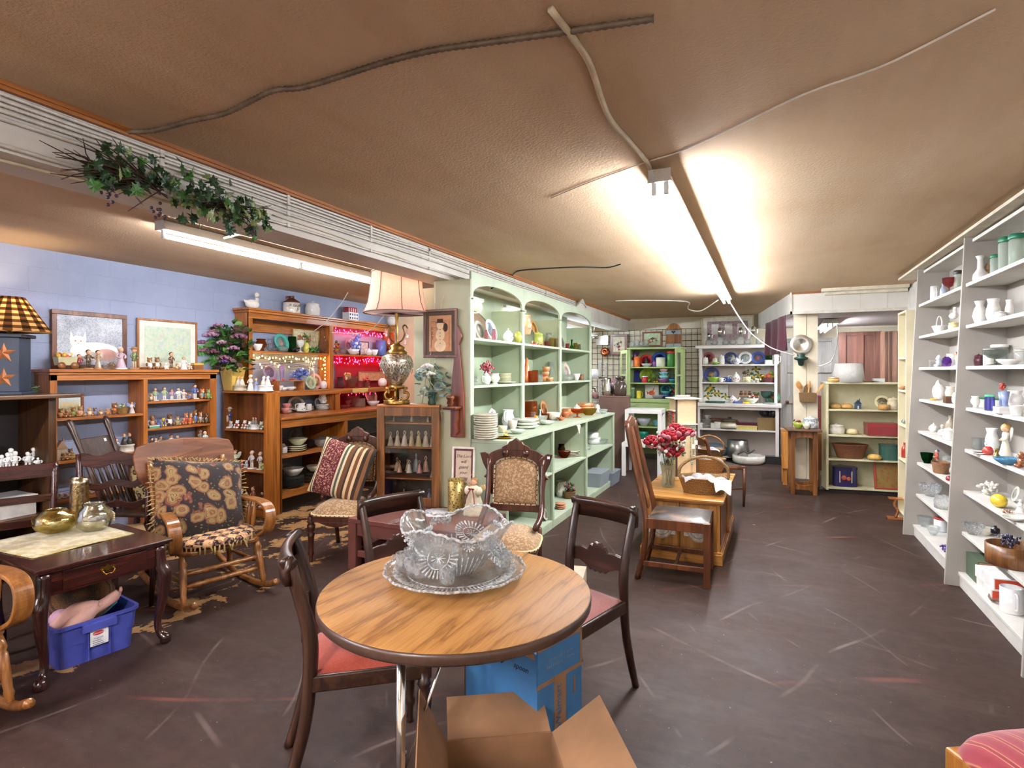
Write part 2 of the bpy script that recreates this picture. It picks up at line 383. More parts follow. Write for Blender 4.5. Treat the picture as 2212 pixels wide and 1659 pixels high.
# ================= light fittings =================
FILLTUBE=EMI('#f4f2fa',85.0);FIXW=P('#e9e7e2',.35,0,.02,5);TUBE=EMI('#eff5ff',40.0);TUBEC=EMI('#e2efff',40.0);HOLD=P('#dfe3e0',.4)  # the strongest tubes serve only the fill lights added behind the camera
def fixture(label,x,y0,seg,n,z=2.36,tubes=2,wid=.115,em=TUBE,drop=.035,ex=0,L=1.2):
 """ceiling batten along Y"""
 t=thing('fluorescent_light',label,'light',(x,y0,z))
 tot=L*n
 G().prism([(-wid/2,.01),(-wid*.32,.06),(wid*.32,.06),(wid/2,.01),(wid/2,0),(-wid/2,0)],0,tot).build('housing',FIXW,t,bev=.003)
 g=G().bx(0,-.004,.03,wid*.9,.012,.06);g.build('end_plate',P('#b9b7b0',.4,.4),t)
 for k in range(n):
  for s in ((-1,1) if tubes==2 else (0,)):
   sx=s*.028
   G().tube([(sx,k*L+.03,-drop),(sx,(k+1)*L-.03,-drop)],.013,10).build('tube',em,t)
  for y in (k*L+.018,(k+1)*L-.018):
   for s in ((-1,1) if tubes==2 else (0,)):G().bx(s*.028,y,-drop+.008,.022,.02,.052).build('lamp_holder',HOLD,t)
 return t
fixture('long run of white fluorescent tubes on the ceiling mid-shop',-.465,2.73,1,4,2.372)
fixture('bare fluorescent light on the ceiling before the blue wall',-3.57,2.42,1,2,2.395,1,.1)
fixture('added fluorescent fill light behind the camera, out of view',-1.1,-2.9,1,2,2.30,2,.115,FILLTUBE)  # unseen light, added to brighten the ceiling and the near room
fixture('added fluorescent fill light behind the camera by the blue wall',-3.9,-2.4,1,2,2.33,2,.115,FILLTUBE)  # second unseen light, added as fill on the left
fixture('fluorescent light low over the kitchenware corner behind the hutch',-2.95,7.6,1,2,2.19,1,.09,TUBEC)
fixture('small fluorescent light under the alcove ceiling',.78,8.9,1,1,2.14,2,.2)
cable('power_cord','white cord dangling from the alcove light',[(.86,8.92,2.14),(.87,8.9,2.0),(.85,8.88,1.8),(.78,8.85,1.62),(.62,8.6,1.55),(.56,8.02,1.56)],.007,P('#efece4',.4))
t=thing('cabinet_light','short white utility light near the blue wall above the hutch','light',(-4.35,6.1,2.30))
G().prism([(-.05,0),(-.04,.05),(.04,.05),(.05,0)],0,.62).build('housing',FIXW,t,bev=.004)
G().tube([(0,.03,-.008),(0,.59,-.008)],.012,8).build('tube',TUBE,t)
cable('power_cord','white cord from the utility light down to the hutch top',[(-4.36,6.1,2.31),(-4.5,6.0,2.2),(-4.62,5.95,2.05),(-4.8,5.9,1.98),(-5.0,5.6,1.975)],.006,P('#efece4',.4))
cable('power_cord','white cord hanging from the ceiling over the lidded canister',[(-4.7,5.55,2.455),(-4.78,5.5,2.3),(-4.95,5.45,2.1),(-5.1,5.4,1.98)],.005,P('#e6e2d8',.4))
for nm,(y0,y1) in {'first':(4.25,4.85),'middle':(5.35,5.9)}.items():
 t=thing('shelf_light',f'slim fluorescent strip inside the {nm} arch of the green hutch','light',(-2.5,y0,2.13))
 G().box(-.03,.03,0,y1-y0,.012,.045).build('housing',FIXW,t,bev=.003)
 G().tube([(0,.02,.004),(0,y1-y0-.02,.004)],.0085,8).build('tube',EMI('#fff2da',16.0),t)
cable('power_cord','white cord looping under the strip light in the first arch',[(-2.47,4.4,2.14),(-2.46,4.42,2.07),(-2.45,4.55,2.02),(-2.45,4.7,2.03),(-2.46,4.78,2.08),(-2.48,4.8,2.135)],.006,P('#f3efe6',.4))
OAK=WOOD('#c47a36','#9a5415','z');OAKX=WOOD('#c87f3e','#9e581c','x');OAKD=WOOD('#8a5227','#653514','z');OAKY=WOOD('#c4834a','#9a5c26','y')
DARKW=WOOD('#5d3d22','#3a2412','z');DARKX=WOOD('#7a5330','#4f3118','x')
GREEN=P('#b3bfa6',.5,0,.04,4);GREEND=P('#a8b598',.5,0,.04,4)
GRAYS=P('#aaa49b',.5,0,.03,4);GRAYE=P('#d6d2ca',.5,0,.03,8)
CRM=P('#e3d8b6',.55,0,.04,5)
def part(parent,name,mat,fn,bev=.002,**k):
 g=G();fn(g);return g.build(name,mat,parent,bev=bev,**k)
 # ---- dark bookcase at far left ----
t=thing('bookcase','dark stained open bookcase at the left edge, star lamp on its top','bookcase',(-4.88,.75,0),pi/2)
part(t,'top',DARKX,lambda g:g.box(-.05,1.86,-.11,.42,1.285,1.313),.004)
part(t,'side_panel',DARKW,lambda g:g.box(1.70,1.75,0,.42,0,1.285))
part(t,'side_panel',DARKW,lambda g:g.box(0,.04,0,.42,0,1.285))
for z in (.767,.43,.08):part(t,'shelf',DARKX,lambda g:g.box(.04,1.70,0,.41,z-.032,z),.003)
part(t,'back_panel',P('#35302e',.7),lambda g:g.box(.04,1.70,.405,.42,.05,1.285))
# ---- low oak bookcase along the blue wall ----
YB0,YB1=2.56,4.02;XF=-5.08
t=thing('bookcase','oak bookcase full of figurines under two framed pictures on the blue wall','bookcase',(XF,YB0,0),pi/2)
W=YB1-YB0;dvB=dv=onX(316,XF)[1]-YB0
part(t,'top',OAKX,lambda g:(g.box(-.02,W+.01,-.03,.22,1.475,1.50),g.box(-.01,W,-.015,.2,1.455,1.475)),.004)
part(t,'face_rail',OAKX,lambda g:g.box(0,W,0,.02,1.41,1.455))
for x0,x1 in ((0,.05),(W-.07,W)):part(t,'side_panel',OAK,lambda g:g.box(x0,x1,0,.215,0,1.455))
part(t,'divider',OAK,lambda g:g.box(dv-.025,dv+.015,0,.215,.05,1.41))
for z in (1.11,.77,.46,.08):part(t,'shelf',OAKX,lambda g:g.box(.05,dv-.025,.004,.21,z-.02,z))
for z in (1.21,.965,.75,.44,.08):part(t,'shelf',OAKX,lambda g:g.box(dv+.015,W-.07,.004,.21,z-.02,z))
# ---- shallow corner case facing the aisle ----
t=thing('corner_case','shallow oak case of figurines at the end of the hutch','bookcase',(-5.24,4.22,0),0)
part(t,'top',OAKX,lambda g:g.box(0,.62,-.005,.185,1.258,1.28))
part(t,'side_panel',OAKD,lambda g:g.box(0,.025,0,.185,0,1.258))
part(t,'side_panel',OAK,lambda g:g.box(.59,.62,0,.185,0,1.258))
for z in (.882,.47,.09):part(t,'shelf',OAKX,lambda g:g.box(.025,.59,.004,.18,z-.02,z))
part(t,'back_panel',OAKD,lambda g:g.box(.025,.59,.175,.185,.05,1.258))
part(t,'base',OAKX,lambda g:g.box(.025,.59,0,.02,0,.07))
# ---- big oak hutch ----
XU,XLW=-5.08,-4.62;Y0,Y1=4.415,7.05;ym=5.68
t=thing('hutch','long oak hutch with fairy lights, china and glass against the blue wall','hutch',(XLW,Y0,0),pi/2)
W=Y1-Y0;du=XLW-XU;dp=XLW-XL-.01
part(t,'top',OAKX,lambda g:(g.box(-.03,W,du-.035,dp,2.145,2.17),g.box(-.015,W,du-.018,dp,2.12,2.145)),.006)
part(t,'face_rail',OAKX,lambda g:g.box(0,W,du,du+.02,2.06,2.12))
part(t,'side_panel',OAK,lambda g:g.box(0,.03,du+.005,dp,1.26,2.12))
part(t,'stile',OAK,lambda g:g.box(0,.05,du,du+.022,1.26,2.06))
part(t,'stile',OAK,lambda g:g.box(ym-Y0-.03,ym-Y0+.04,du,du+.022,1.26,2.06))
part(t,'divider',OAK,lambda g:g.box(ym-Y0-.012,ym-Y0+.012,du+.02,dp,1.26,2.06))
part(t,'side_panel',OAK,lambda g:g.box(W-.03,W,du+.005,dp,0,2.12))
for a,b in ((.03,ym-Y0-.012),(ym-Y0+.012,W-.03)):part(t,'shelf',OAKX,lambda g:g.box(a,b,du+.012,dp,1.69,1.71))
part(t,'ledge',OAKX,lambda g:g.box(0,W,du-.1,dp,1.2,1.26),.006)
part(t,'back_rail',OAKX,lambda g:g.box(.03,ym-Y0-.02,dp-.015,dp-.003,1.93,2.06))
part(t,'back_panel',P('#8d1226',.7),lambda g:g.box(ym-Y0+.3,W-.03,dp-.006,dp-.002,1.0,1.69))
part(t,'mid_divider',OAK,lambda g:g.box(ym-Y0-.02,ym-Y0+.06,du-.09,du-.07,1.0,1.2))
part(t,'mid_divider',OAK,lambda g:g.box(ym-Y0-.05,ym-Y0-.03,du-.07,dp,1.0,1.2))
part(t,'countertop',OAKX,lambda g:g.box(0,W,-.02,dp,.975,1.0),.005)
part(t,'fascia',OAKX,lambda g:g.box(.0,W,-.005,.02,.89,.975))
d2=5.42-Y0
part(t,'divider',OAK,lambda g:g.box(d2-.02,d2+.03,0,dp,.15,.89))
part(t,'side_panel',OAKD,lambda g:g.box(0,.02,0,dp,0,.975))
for a,b in ((.02,d2-.02),(d2+.03,W-.03)):
 part(t,'shelf',OAKX,lambda g:g.box(a,b,.01,dp,.57,.59))
part(t,'bottom_shelf',OAKX,lambda g:g.box(.02,W-.03,0,dp,.15,.21))
part(t,'kick_board',P('#2b211b',.8),lambda g:g.box(.02,W-.03,.06,.08,0,.15))
# ---- green arched hutch ----
XG,XC,XK=-2.16,-1.85,-2.50;YG0,YG1=4.016,7.40;yd=[5.08,6.17]
t=thing('hutch','tall pale green hutch with three arches in the middle of the shop','hutch',(XG,YG0,0),pi/2)
W=YG1-YG0;ds=[d-YG0 for d in yd];D=XG-XK;Cc=XC-XG
part(t,'side_panel',P('#b8b898',.5,0,.04,3),lambda g:g.box(-.012,.0,.002,.34,.0,2.222),.001)  # both end panels carry the lamp's tan cast in their green
part(t,'side_panel',P('#b8b898',.5,0,.04,3),lambda g:g.box(.29,.30,.34,.74,0,2.222),.001)
part(t,'batten',P('#cfd2bd',.5),lambda g:g.box(-.014,.004,.326,.342,0.95,2.22),.001)
def archboard(g):
 xs=[0]+ds+[W]
 for i in range(3):
  a,b=xs[i]+.03,xs[i+1]-.03;c=(a+b)/2
  arc=[(c+(a-c)*cos(pi*k/18),2.09+(.125 if i<2 else .115)*sin(pi*k/18)**.8) for k in range(19)]
  g.prism([(xs[i],2.285),(xs[i],2.06),(a,2.06)]+arc+[(b,2.06),(xs[i+1],2.06),(xs[i+1],2.285)],0,.02)
part(t,'arched_fascia',GREEN,archboard,.0015)
for i,x in enumerate([.015]+ds+[W-.015]):
 part(t,'stile',GREEN,lambda g:g.box(x-.03,x+.03,0,.02,.94,2.075))
 part(t,'divider',GREEND,lambda g:g.box(x-.009,x+.009,.02,D,.94,2.075))
xs=[.015]+ds+[W-.015]
for i in range(3):
 for z in (1.757,1.368):part(t,'shelf',GREEN,lambda g:g.box(xs[i]+.009,xs[i+1]-.009,.004,D,z-.022,z))
part(t,'back_panel',GREEND,lambda g:g.box(0,W,D,D+.012,.0,1.80),.0005)
def backarch(g):
 a,b=xs[0]+.03,xs[1]-.05;c=(a+b)/2
 arc=[(c+(a-c)*cos(pi*k/18),1.84+.22*sin(pi*k/18)**.8) for k in range(19)]
 g.prism([(0,2.22),(0,1.8),(a,1.8)]+arc+[(b,1.8),(xs[1],1.8),(xs[1],2.22)],D,D+.012)
 g.box(xs[1],W,D,D+.012,1.8,2.22)
part(t,'back_arch',GREEND,backarch,.0005)
part(t,'countertop',GREEN,lambda g:(g.box(0,W+.02,-Cc-.005,D,.915,.942),),.004)
part(t,'end_panel',P('#a4b096',.5,0,.04,4),lambda g:g.box(-.006,.012,-Cc,.08,0,.915))
for x in [.02]+ds+[W]:
 part(t,'lower_divider',GREEND,lambda g:(g.box(x-.02,x+.02,-Cc,-Cc+.02,0.02,.915),g.box(x-.009,x+.009,-Cc+.02,D,0.02,.915)))
for i in range(3):
 a,b=xs[i]+.02,xs[i+1]-.02
 part(t,'lower_shelf',GREEN,lambda g:g.box(a,b,-Cc+.006,D,.51,.53))
 part(t,'bottom_shelf',GREEN,lambda g:g.box(a,b,-Cc+.002,D,.05,.075))
part(t,'base',GREEND,lambda g:g.box(0,W+.02,-Cc+.004,-Cc+.02,0.0,.05))
# ---- grey wall shelves on the right ----
def panel(g,y):
 g.slab
 o=g.M;g.prism([(1.12,0),(XR-.003,0),(XR-.003,2.41),(1.234,2.41)],y-.011,y+.011);g.M=o
ZS=(2.085,1.80,1.519,1.236,.952,.667,.382)
def shelfx(z):return 1.243-.03*max(0,(1.2-z))/1.1-.004
for nm,ya,yb,ends in (('jars on top, nearest the camera',3.53,4.855,(3.53,4.855)),('basket and dove inside, second from the camera',4.866,6.19,(6.19,))):
 t=thing('wall_bookcase',f'tall grey bookcase on the right wall, {nm}','bookcase',(0,0,0))
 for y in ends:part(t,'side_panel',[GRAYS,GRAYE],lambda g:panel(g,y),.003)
 for z in ZS:part(t,'shelf',GRAYE,lambda g:g.box(shelfx(z),XR-.006,ya+.011,yb-.011,z-.024,z),.003)
 part(t,'base_shelf',GRAYE,lambda g:(g.box(1.195,XR-.006,ya+.011,yb-.011,.08,.103),g.box(1.205,1.22,ya+.011,yb-.011,0,.08)),.003)
 part(t,'top',GRAYE,lambda g:g.box(1.275,XR-.006,ya+.011,yb-.011,2.365,2.388),.003)
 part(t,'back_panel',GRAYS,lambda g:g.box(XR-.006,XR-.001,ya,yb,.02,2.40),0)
 # ---- narrow cream case behind the grey shelves ----
t=thing('bookcase','narrow tall cream shelf case beyond the grey wall shelves','bookcase',(1.2,6.86,0),-pi/2)
part(t,'side_panel',CRM,lambda g:g.box(.35,.37,0,.25,0,2.07));part(t,'side_panel',CRM,lambda g:g.box(0,.02,0,.25,0,2.07))
part(t,'top',CRM,lambda g:g.box(.02,.35,0,.25,2.05,2.07));part(t,'back_panel',CRM,lambda g:g.box(.02,.35,.24,.25,0,2.05))
for z in (1.62,1.30,.96,.62,.10):part(t,'shelf',CRM,lambda g:g.box(.02,.35,0,.24,z-.018,z))
# ---- pale painted bookshelf at the back right ----
p0=(.655,7.97);ang=.13;Wc=.95
OLDP=None
tt=NT('worn_paint');v=tt.coord();n=tt.noise(v,9,5,.7)
tt.set(Base_Color=tt.mix(tt.ramp(tt.noise(tt.coord((1,1,3)),7,5,.75),[(.66,0.0),(.7,.75)]),tt.ramp(n,[(.3,'#cdc79e'),(.7,'#ddd6b4')]),'#6d6a50'),Roughness=.6);OLDP=tt.m
t=thing('bookcase','worn pale yellow bookshelf with a white lampshade on top','bookcase',(p0[0],p0[1],0),ang)
for x in (0,Wc-.025):part(t,'side_panel',OLDP,lambda g:g.box(x,x+.025,0,.27,.03,1.35))
part(t,'top',OLDP,lambda g:g.box(-.01,Wc+.01,-.005,.28,1.33,1.352))
for z in (1.022,.708,.415,.065):part(t,'shelf',OLDP,lambda g:g.box(.025,Wc-.025,.002,.265,z-.022,z))
part(t,'back_panel',OLDP,lambda g:g.box(.025,Wc-.025,.262,.27,.05,1.33))
part(t,'caster_rail',P('#2a2623',.7),lambda g:g.box(.02,Wc-.02,.03,.24,0,.035))
# ---- white kitchen cabinet on the back wall ----
WC=P('#ece6e0',.45,0,.03,5);WCI=P('#e6d9d0',.5,0,.03,3)
t=thing('cabinet','white open kitchen cabinet of plates and lemon trays at the back wall','cabinet',(-1.075,10.2,0),0)
def Zw(y):return zat(-.45,10.2,y)
W=1.215
part(t,'top',WC,lambda g:g.box(-.06,W,-.02,.38,Zw(748)-.03,Zw(745)),.006)
for x in (0,W-.045):part(t,'side_panel',WC,lambda g:g.box(x,x+.045,.02,.37,Zw(870),Zw(748)))
for y in (787,826):part(t,'shelf',WC,lambda g:g.box(.045,W-.045,.03,.36,Zw(y)-.022,Zw(y)))
part(t,'back_panel',WCI,lambda g:g.box(.02,W-.02,.36,.372,.05,Zw(748)))
part(t,'countertop',WC,lambda g:g.box(-.03,W+.06,-.2,.37,Zw(873)-.04,Zw(871)),.008)
for x in (-.02,W-.03):part(t,'leg',WC,lambda g:g.box(x,x+.05,-.17,.36,0,Zw(873)-.04))
part(t,'apron',WC,lambda g:g.box(.03,W-.03,-.165,-.15,Zw(884),Zw(878)))
part(t,'lower_shelf',WC,lambda g:g.box(.03,W-.03,-.16,.36,.505,.53))
part(t,'bottom_shelf',P('#bdb3a6',.6),lambda g:g.box(.03,W-.03,-.1,.36,.05,.07))
# ---- green cabinet with open glass door ----
OLV=P('#a9bb7a',.45,0,.05,5);OLVI=P('#93a566',.5,0,.05,4)
xg0,yg=-2.18,9.7
def Zg(y):return zat(-1.7,9.7,y)
t=thing('cabinet','olive green kitchen cabinet full of bright plastic ware','cabinet',(xg0,yg,0),0);W=.89
part(t,'top',OLV,lambda g:g.box(-.02,W+.02,-.02,.4,Zg(754),Zg(750)),.004)
for x in (0,W-.035):part(t,'side_panel',OLV,lambda g:g.box(x,x+.035,0,.39,0,Zg(754)))
for y in (792.5,827,862):part(t,'shelf',OLV,lambda g:g.box(.035,W-.035,.01,.38,Zg(y)-.02,Zg(y)))
part(t,'back_panel',OLVI,lambda g:g.box(.02,W-.02,.38,.39,.05,Zg(754)))
part(t,'drawer_rail',OLV,lambda g:(g.box(.03,W-.03,-.005,.02,Zg(870),Zg(863)),g.box(.03,W-.03,-.01,.02,Zg(888),Zg(871))))
part(t,'drawer_pull',P('#d9d9d2',.3,.8),lambda g:g.box(.06,.13,-.022,-.01,Zg(878),Zg(876)))
for z in (.55,.3):part(t,'lower_shelf',OLV,lambda g:g.box(.035,W-.035,.01,.38,z-.02,z))
def gdoor(x,a,w,z0,z1,sx):
 g=G().at(x,-.005,0,rz=a)
 for q0,q1,r0,r1 in ((0,.05,z0,z1),(w-.05,w,z0,z1),(.05,w-.05,z0,z0+.06),(.05,w-.05,z1-.06,z1),(.05,w-.05,(z0+z1)/2-.015,(z0+z1)/2+.015)):
  g.box(sx*q0,sx*q1,-.02,0,r0,r1)
 d=g.build('door',OLV,t,bev=.002)
 G().at(x,-.005,0,rz=a).box(sx*.05,sx*(w-.05),-.012,-.008,z0+.06,z1-.06).build('glass_pane',GLASS('#e8f0e4',.05),d)
gdoor(.0,2.1+pi,.38,Zg(866),Zg(755),-1)
gdoor(W,-1.66,.40,Zg(866),Zg(755),1)
MAH=WOOD('#4a1d14','#2a0d09','x',1,.12,.6);MAHZ=WOOD('#45201a','#260f0b','z',1,.18,.4)
GOLDOAK=WOOD('#cf9148','#a9692a','z',1,.3);GOLDX=WOOD('#d59a50','#b07230','x',1,.25,.3)
BRASS=P('#c9a24a',.22,1,.08,20);CHROME=P('#dcdcd8',.12,1,.03,10);REDB=P('#6e4038',.45,0,.07,6)
# ---- round table ----
tm=NT('laminate_oak');v=tm.coord((1,1,1),rot=(0,0,.95))
w_=tm.n('ShaderNodeTexWave',wave_type='RINGS',rings_direction='Y');mp=tm.coord((1.9,.26,1),rot=(0,0,.95));tm.l(mp,w_.inputs[0])
w_.inputs['Scale'].default_value=9;w_.inputs['Distortion'].default_value=5;w_.inputs['Detail'].default_value=4;w_.inputs['Detail Scale'].default_value=1.6
fine=tm.noise(tm.coord((90,5,1),rot=(0,0,.95)),1.5,3)
c=tm.ramp(w_.outputs['Fac'],[(.0,'#7d5122'),(.05,'#94622c'),(.12,'#a87339'),(.55,'#b37f42'),(1,'#b9874a')])
tm.set(Base_Color=tm.mix(.35,c,tm.ramp(fine,[(.35,'#8f5c2a'),(.65,'#bd8d50')])),Roughness=.55,Specular_IOR_Level=.3)
TC=(-.974,1.703);ZT=.738
t=thing('round_table','round oak laminate table with dark edge holding the punch bowl','table',(TC[0],TC[1],0))
part(t,'tabletop',tm.m,lambda g:g.lathe([(0,ZT-.005),(.452,ZT-.005),(.455,ZT-.002),(.453,ZT),(0,ZT)],96),0)
part(t,'edge_band',P('#4f3a2e',.35,0,.1,30),lambda g:g.lathe([(.40,ZT-.038),(.450,ZT-.038),(.4575,ZT-.030),(.4585,ZT-.012),(.4560,ZT-.0015),(.4530,ZT-.0015),(.4530,ZT-.0055),(.40,ZT-.0055)],96),0)
for a in (271,158,112):
 a=radians(a);r0,r1=.33,.34
 def leg(g):g.tube([(r0*cos(a),r0*sin(a),ZT-.038),(r1*cos(a),r1*sin(a),.012)],.014,12);g.cyl(.019,0,.014,12,r1*cos(a),r1*sin(a))
 l=part(t,'leg',CHROME,leg,0)
 part(l,'brace',CHROME,lambda g:g.tube([(r1*cos(a)*.97,r1*sin(a)*.97,.30),(.15*cos(a+.5),.15*sin(a+.5),ZT-.04)],.005,6),0)
 # ---- mahogany side table ----
A0=(-3.085,1.515);A1=(-3.015,2.065);an=atan2(A1[1]-A0[1],A1[0]-A0[0]);Wt=math.hypot(A1[0]-A0[0],A1[1]-A0[1])
t=thing('side_table','glossy mahogany side table with curved legs and a gold runner','table',(A0[0],A0[1],0),an);Dt=.56
part(t,'tabletop',MAH,lambda g:(g.box(-.03,Wt+.03,-.03,Dt+.03,.548,.565),g.box(-.018,Wt+.018,-.018,Dt+.018,.536,.548)),.005)
for q in ((.03,Wt-.03,.008,.026),(.03,Wt-.03,Dt-.026,Dt-.008)):part(t,'apron',MAH,lambda g:g.box(q[0],q[1],q[2],q[3],.42,.536),.003)
for x in (.008,Wt-.026):part(t,'apron',MAH,lambda g:g.box(x,x+.018,.03,Dt-.03,.42,.536),.003)
d=part(t,'drawer',MAH,lambda g:g.box(.09,Wt-.09,-.002,.008,.435,.528),.003)
def pull(g):
 c=Wt/2;g.prism([(c-.035,.487),(c-.028,.478),(c-.016,.484),(c,.472),(c+.016,.484),(c+.028,.478),(c+.035,.487),(c+.027,.5),(c+.012,.497),(c,.506),(c-.012,.497),(c-.027,.5)],-.005,-.002)
 g.tube(smooth([(c-.024,-.006,.487),(c-.026,-.018,.478),(c-.014,-.02,.462),(c,-.02,.466),(c+.014,-.02,.462),(c+.026,-.018,.478),(c+.024,-.006,.487)],4),.0028,6)
part(d,'drawer_pull',BRASS,pull,0)
for x,y,sx,sy in ((.02,.02,-1,-1),(Wt-.02,.02,1,-1),(.02,Dt-.02,-1,1),(Wt-.02,Dt-.02,1,1)):
 pts=[(x,y,.536),(x+.006*sx,y+.006*sy,.43),(x+.022*sx,y+.022*sy,.37),(x+.014*sx,y+.014*sy,.25),(x-.004*sx,y-.004*sy,.12),(x+.004*sx,y+.004*sy,.055),(x+.022*sx,y+.022*sy,.028),(x+.024*sx,y+.024*sy,.004)]
 rr=[.03,.031,.034,.025,.018,.018,.028,.026]
 s=smooth(pts,4);r=[rr[min(7,i//4)]+(rr[min(7,i//4+1)]-rr[min(7,i//4)])*((i%4)/4) for i in range(len(s))]
 part(t,'leg',MAHZ,lambda g:g.tube(s,r,14),0)
LT=t
def on_side(px,py,z=.566):return flo(px,py,z)
rm=NT('gold_runner');v=rm.coord();rm.set(Base_Color=rm.ramp(rm.noise(v,22,5,.65),[(.4,'#c9bd93'),(.58,'#a48d3f')]),Roughness=.55,Sheen_Weight=.4);rm.bump(rm.noise(v,260,2),.001,.6)
def runner(u,vv):
 q=[on_side(-60,1180),on_side(70,1207),on_side(290,1153),on_side(190,1128)]
 a=(q[0][0]+(q[1][0]-q[0][0])*u,q[0][1]+(q[1][1]-q[0][1])*u);b=(q[3][0]+(q[2][0]-q[3][0])*u,q[3][1]+(q[2][1]-q[3][1])*u)
 return (a[0]+(b[0]-a[0])*vv,a[1]+(b[1]-a[1])*vv,.568+.0015*sin(9*vv)*sin(5*u))
tag(G().grid(runner,10,24).build('table_runner',rm.m,solid=.003),'gold brocade runner across the mahogany side table','table runner')
# ---- low red-brown table (bench) ----
t=thing('low_table','low reddish brown table under the bell cabinet','table',(-2.88,3.40,0));Wl,Dl=1.02,.62
part(t,'tabletop',REDB,lambda g:g.box(0,Wl,0,Dl,.345,.38),.004)
for y in (.02,Dl-.05):part(t,'apron',REDB,lambda g:g.box(.03,Wl-.03,y,y+.03,.25,.345),.002)
for x in (.0,Wl-.07):
 for y in (0,Dl-.07):part(t,'leg',REDB,lambda g:g.box(x,x+.07,y,y+.07,0,.345),.003)
for y in (.02,Dl-.05):part(t,'stretcher',REDB,lambda g:g.box(.07,Wl-.07,y,y+.03,.09,.14),.006)
for x in (.02,Wl-.05):part(t,'stretcher',REDB,lambda g:g.box(x,x+.03,.07,Dl-.07,.09,.14),.006)
# ---- glass-door bell cabinet ----
bc=flo(822,1092,.38);ang=.24;Wb,Hb,Db=.54,.83,.25
t=thing('display_cabinet','oak cabinet with a glass door full of china bells','cabinet',(bc[0]-.04,bc[1],.381),ang);BCAB=t
part(t,'top',OAKX,lambda g:g.box(0,Wb,0,Db,Hb-.022,Hb),.004)
for x in (0,Wb-.02):part(t,'side_panel',WOOD('#b98a55','#96673a','z'),lambda g:g.box(x,x+.02,.02,Db,0,Hb-.022))
part(t,'bottom',OAKX,lambda g:g.box(.02,Wb-.02,.02,Db,0,.02));part(t,'back_panel',P('#2a2019',.7),lambda g:g.box(.02,Wb-.02,Db-.01,Db,.02,Hb-.022))
for z in (.225,.48,.68):part(t,'shelf',OAKX,lambda g:g.box(.022,Wb-.022,.03,Db-.012,z-.012,z))
dm=WOOD('#8f5c2c','#643a17','z',1,.3)
d=part(t,'door',dm,lambda g:(g.box(0,.068,0,.02,0,Hb-.022),g.box(Wb-.068,Wb,0,.02,0,Hb-.022),g.box(.068,Wb-.068,0,.02,Hb-.095,Hb-.022),g.box(.068,Wb-.068,0,.02,0,.075)),.003)
tg=NT('smoked_glass');mixn=tg.n('ShaderNodeMixShader');tr=tg.n('ShaderNodeBsdfTransparent');tr.inputs[0].default_value=(.97,.95,.92,1)
gl=tg.n('ShaderNodeBsdfGlossy');gl.inputs['Roughness'].default_value=.03;fr=tg.n('ShaderNodeFresnel');fr.inputs[0].default_value=1.5
tg.l(fr.outputs[0],mixn.inputs[0]);tg.l(tr.outputs[0],mixn.inputs[1]);tg.l(gl.outputs[0],mixn.inputs[2]);tg.l(mixn.outputs[0],tg.o.inputs[0])
part(d,'glass_pane',tg.m,lambda g:g.box(.068,Wb-.068,.008,.012,.075,Hb-.095),0)
# ---- oak chest in the middle aisle ----
c0=(-.925,4.615);c1=(-.335,4.625);ang=0.015
t=thing('chest','golden oak chest with oval glass doors, baskets on top','chest',(c0[0],c0[1],0),ang-.03);Wq,Dq,Hq=.60,1.28,.497
part(t,'top',GOLDX,lambda g:(g.box(-.03,Wq+.02,-.03,Dq+.02,Hq-.022,Hq),g.box(-.015,Wq+.01,-.015,Dq+.01,Hq-.036,Hq-.022)),.005)
part(t,'carcase',GOLDOAK,lambda g:(g.box(0,Wq-.01,.012,Dq,.09,Hq-.036)),.003)
part(t,'base',GOLDX,lambda g:(g.box(-.015,Wq+.012,-.015,Dq+.012,0,.085),g.box(-.008,Wq+.004,-.006,Dq+.005,.085,.10)),.006)
part(t,'pilaster',GOLDOAK,lambda g:g.lathe([(.02,.10),(.022,.13),(.014,.16),(.017,.30),(.014,.42),(.022,.45),(.02,Hq-.04)],12,Wq-.004,.62),0)
part(t,'side_panel',WOOD('#8a5a35','#6b4124','z'),lambda g:(g.box(Wq-.010,Wq-.006,.05,.56,.14,Hq-.06),g.box(Wq-.010,Wq-.006,.68,Dq-.05,.14,Hq-.06)),.002)
SIL=P('#c9c6b8',.35,.3,.12,60)
for x0 in (.02,.30):
 d=part(t,'door',WOOD('#b5803f','#8d5a26','z'),lambda g:g.box(x0,x0+.27,-.006,.012,.11,Hq-.045),.003)
 cx_=x0+.135
 ov=[(cx_+x,.285+z) for x,z in circ(28,.095,.125)]
 part(d,'oval_glass',SIL,lambda g:(g.prism(ov,-.010,-.006),g.prism([(cx_-.107,.2),(cx_+.107,.2),(cx_+.107,.33),(cx_-.107,.33)],-.0085,-.006)),0)
 def fl(g):
  for r in (.75,.95):g.tube([(cx_+x*r,-.011,.285+z*r) for x,z in circ(28,.095,.125)],.0022,5,True)
  g.tube(smooth([(cx_-.03,-.012,.23),(cx_,-.012,.27),(cx_+.012,-.012,.33)],4),.002,5);g.tube(smooth([(cx_+.035,-.012,.25),(cx_+.005,-.012,.28),(cx_-.03,-.012,.32)],4),.002,5)
 part(d,'etched_flower',P('#8a5a36',.4),fl,0)
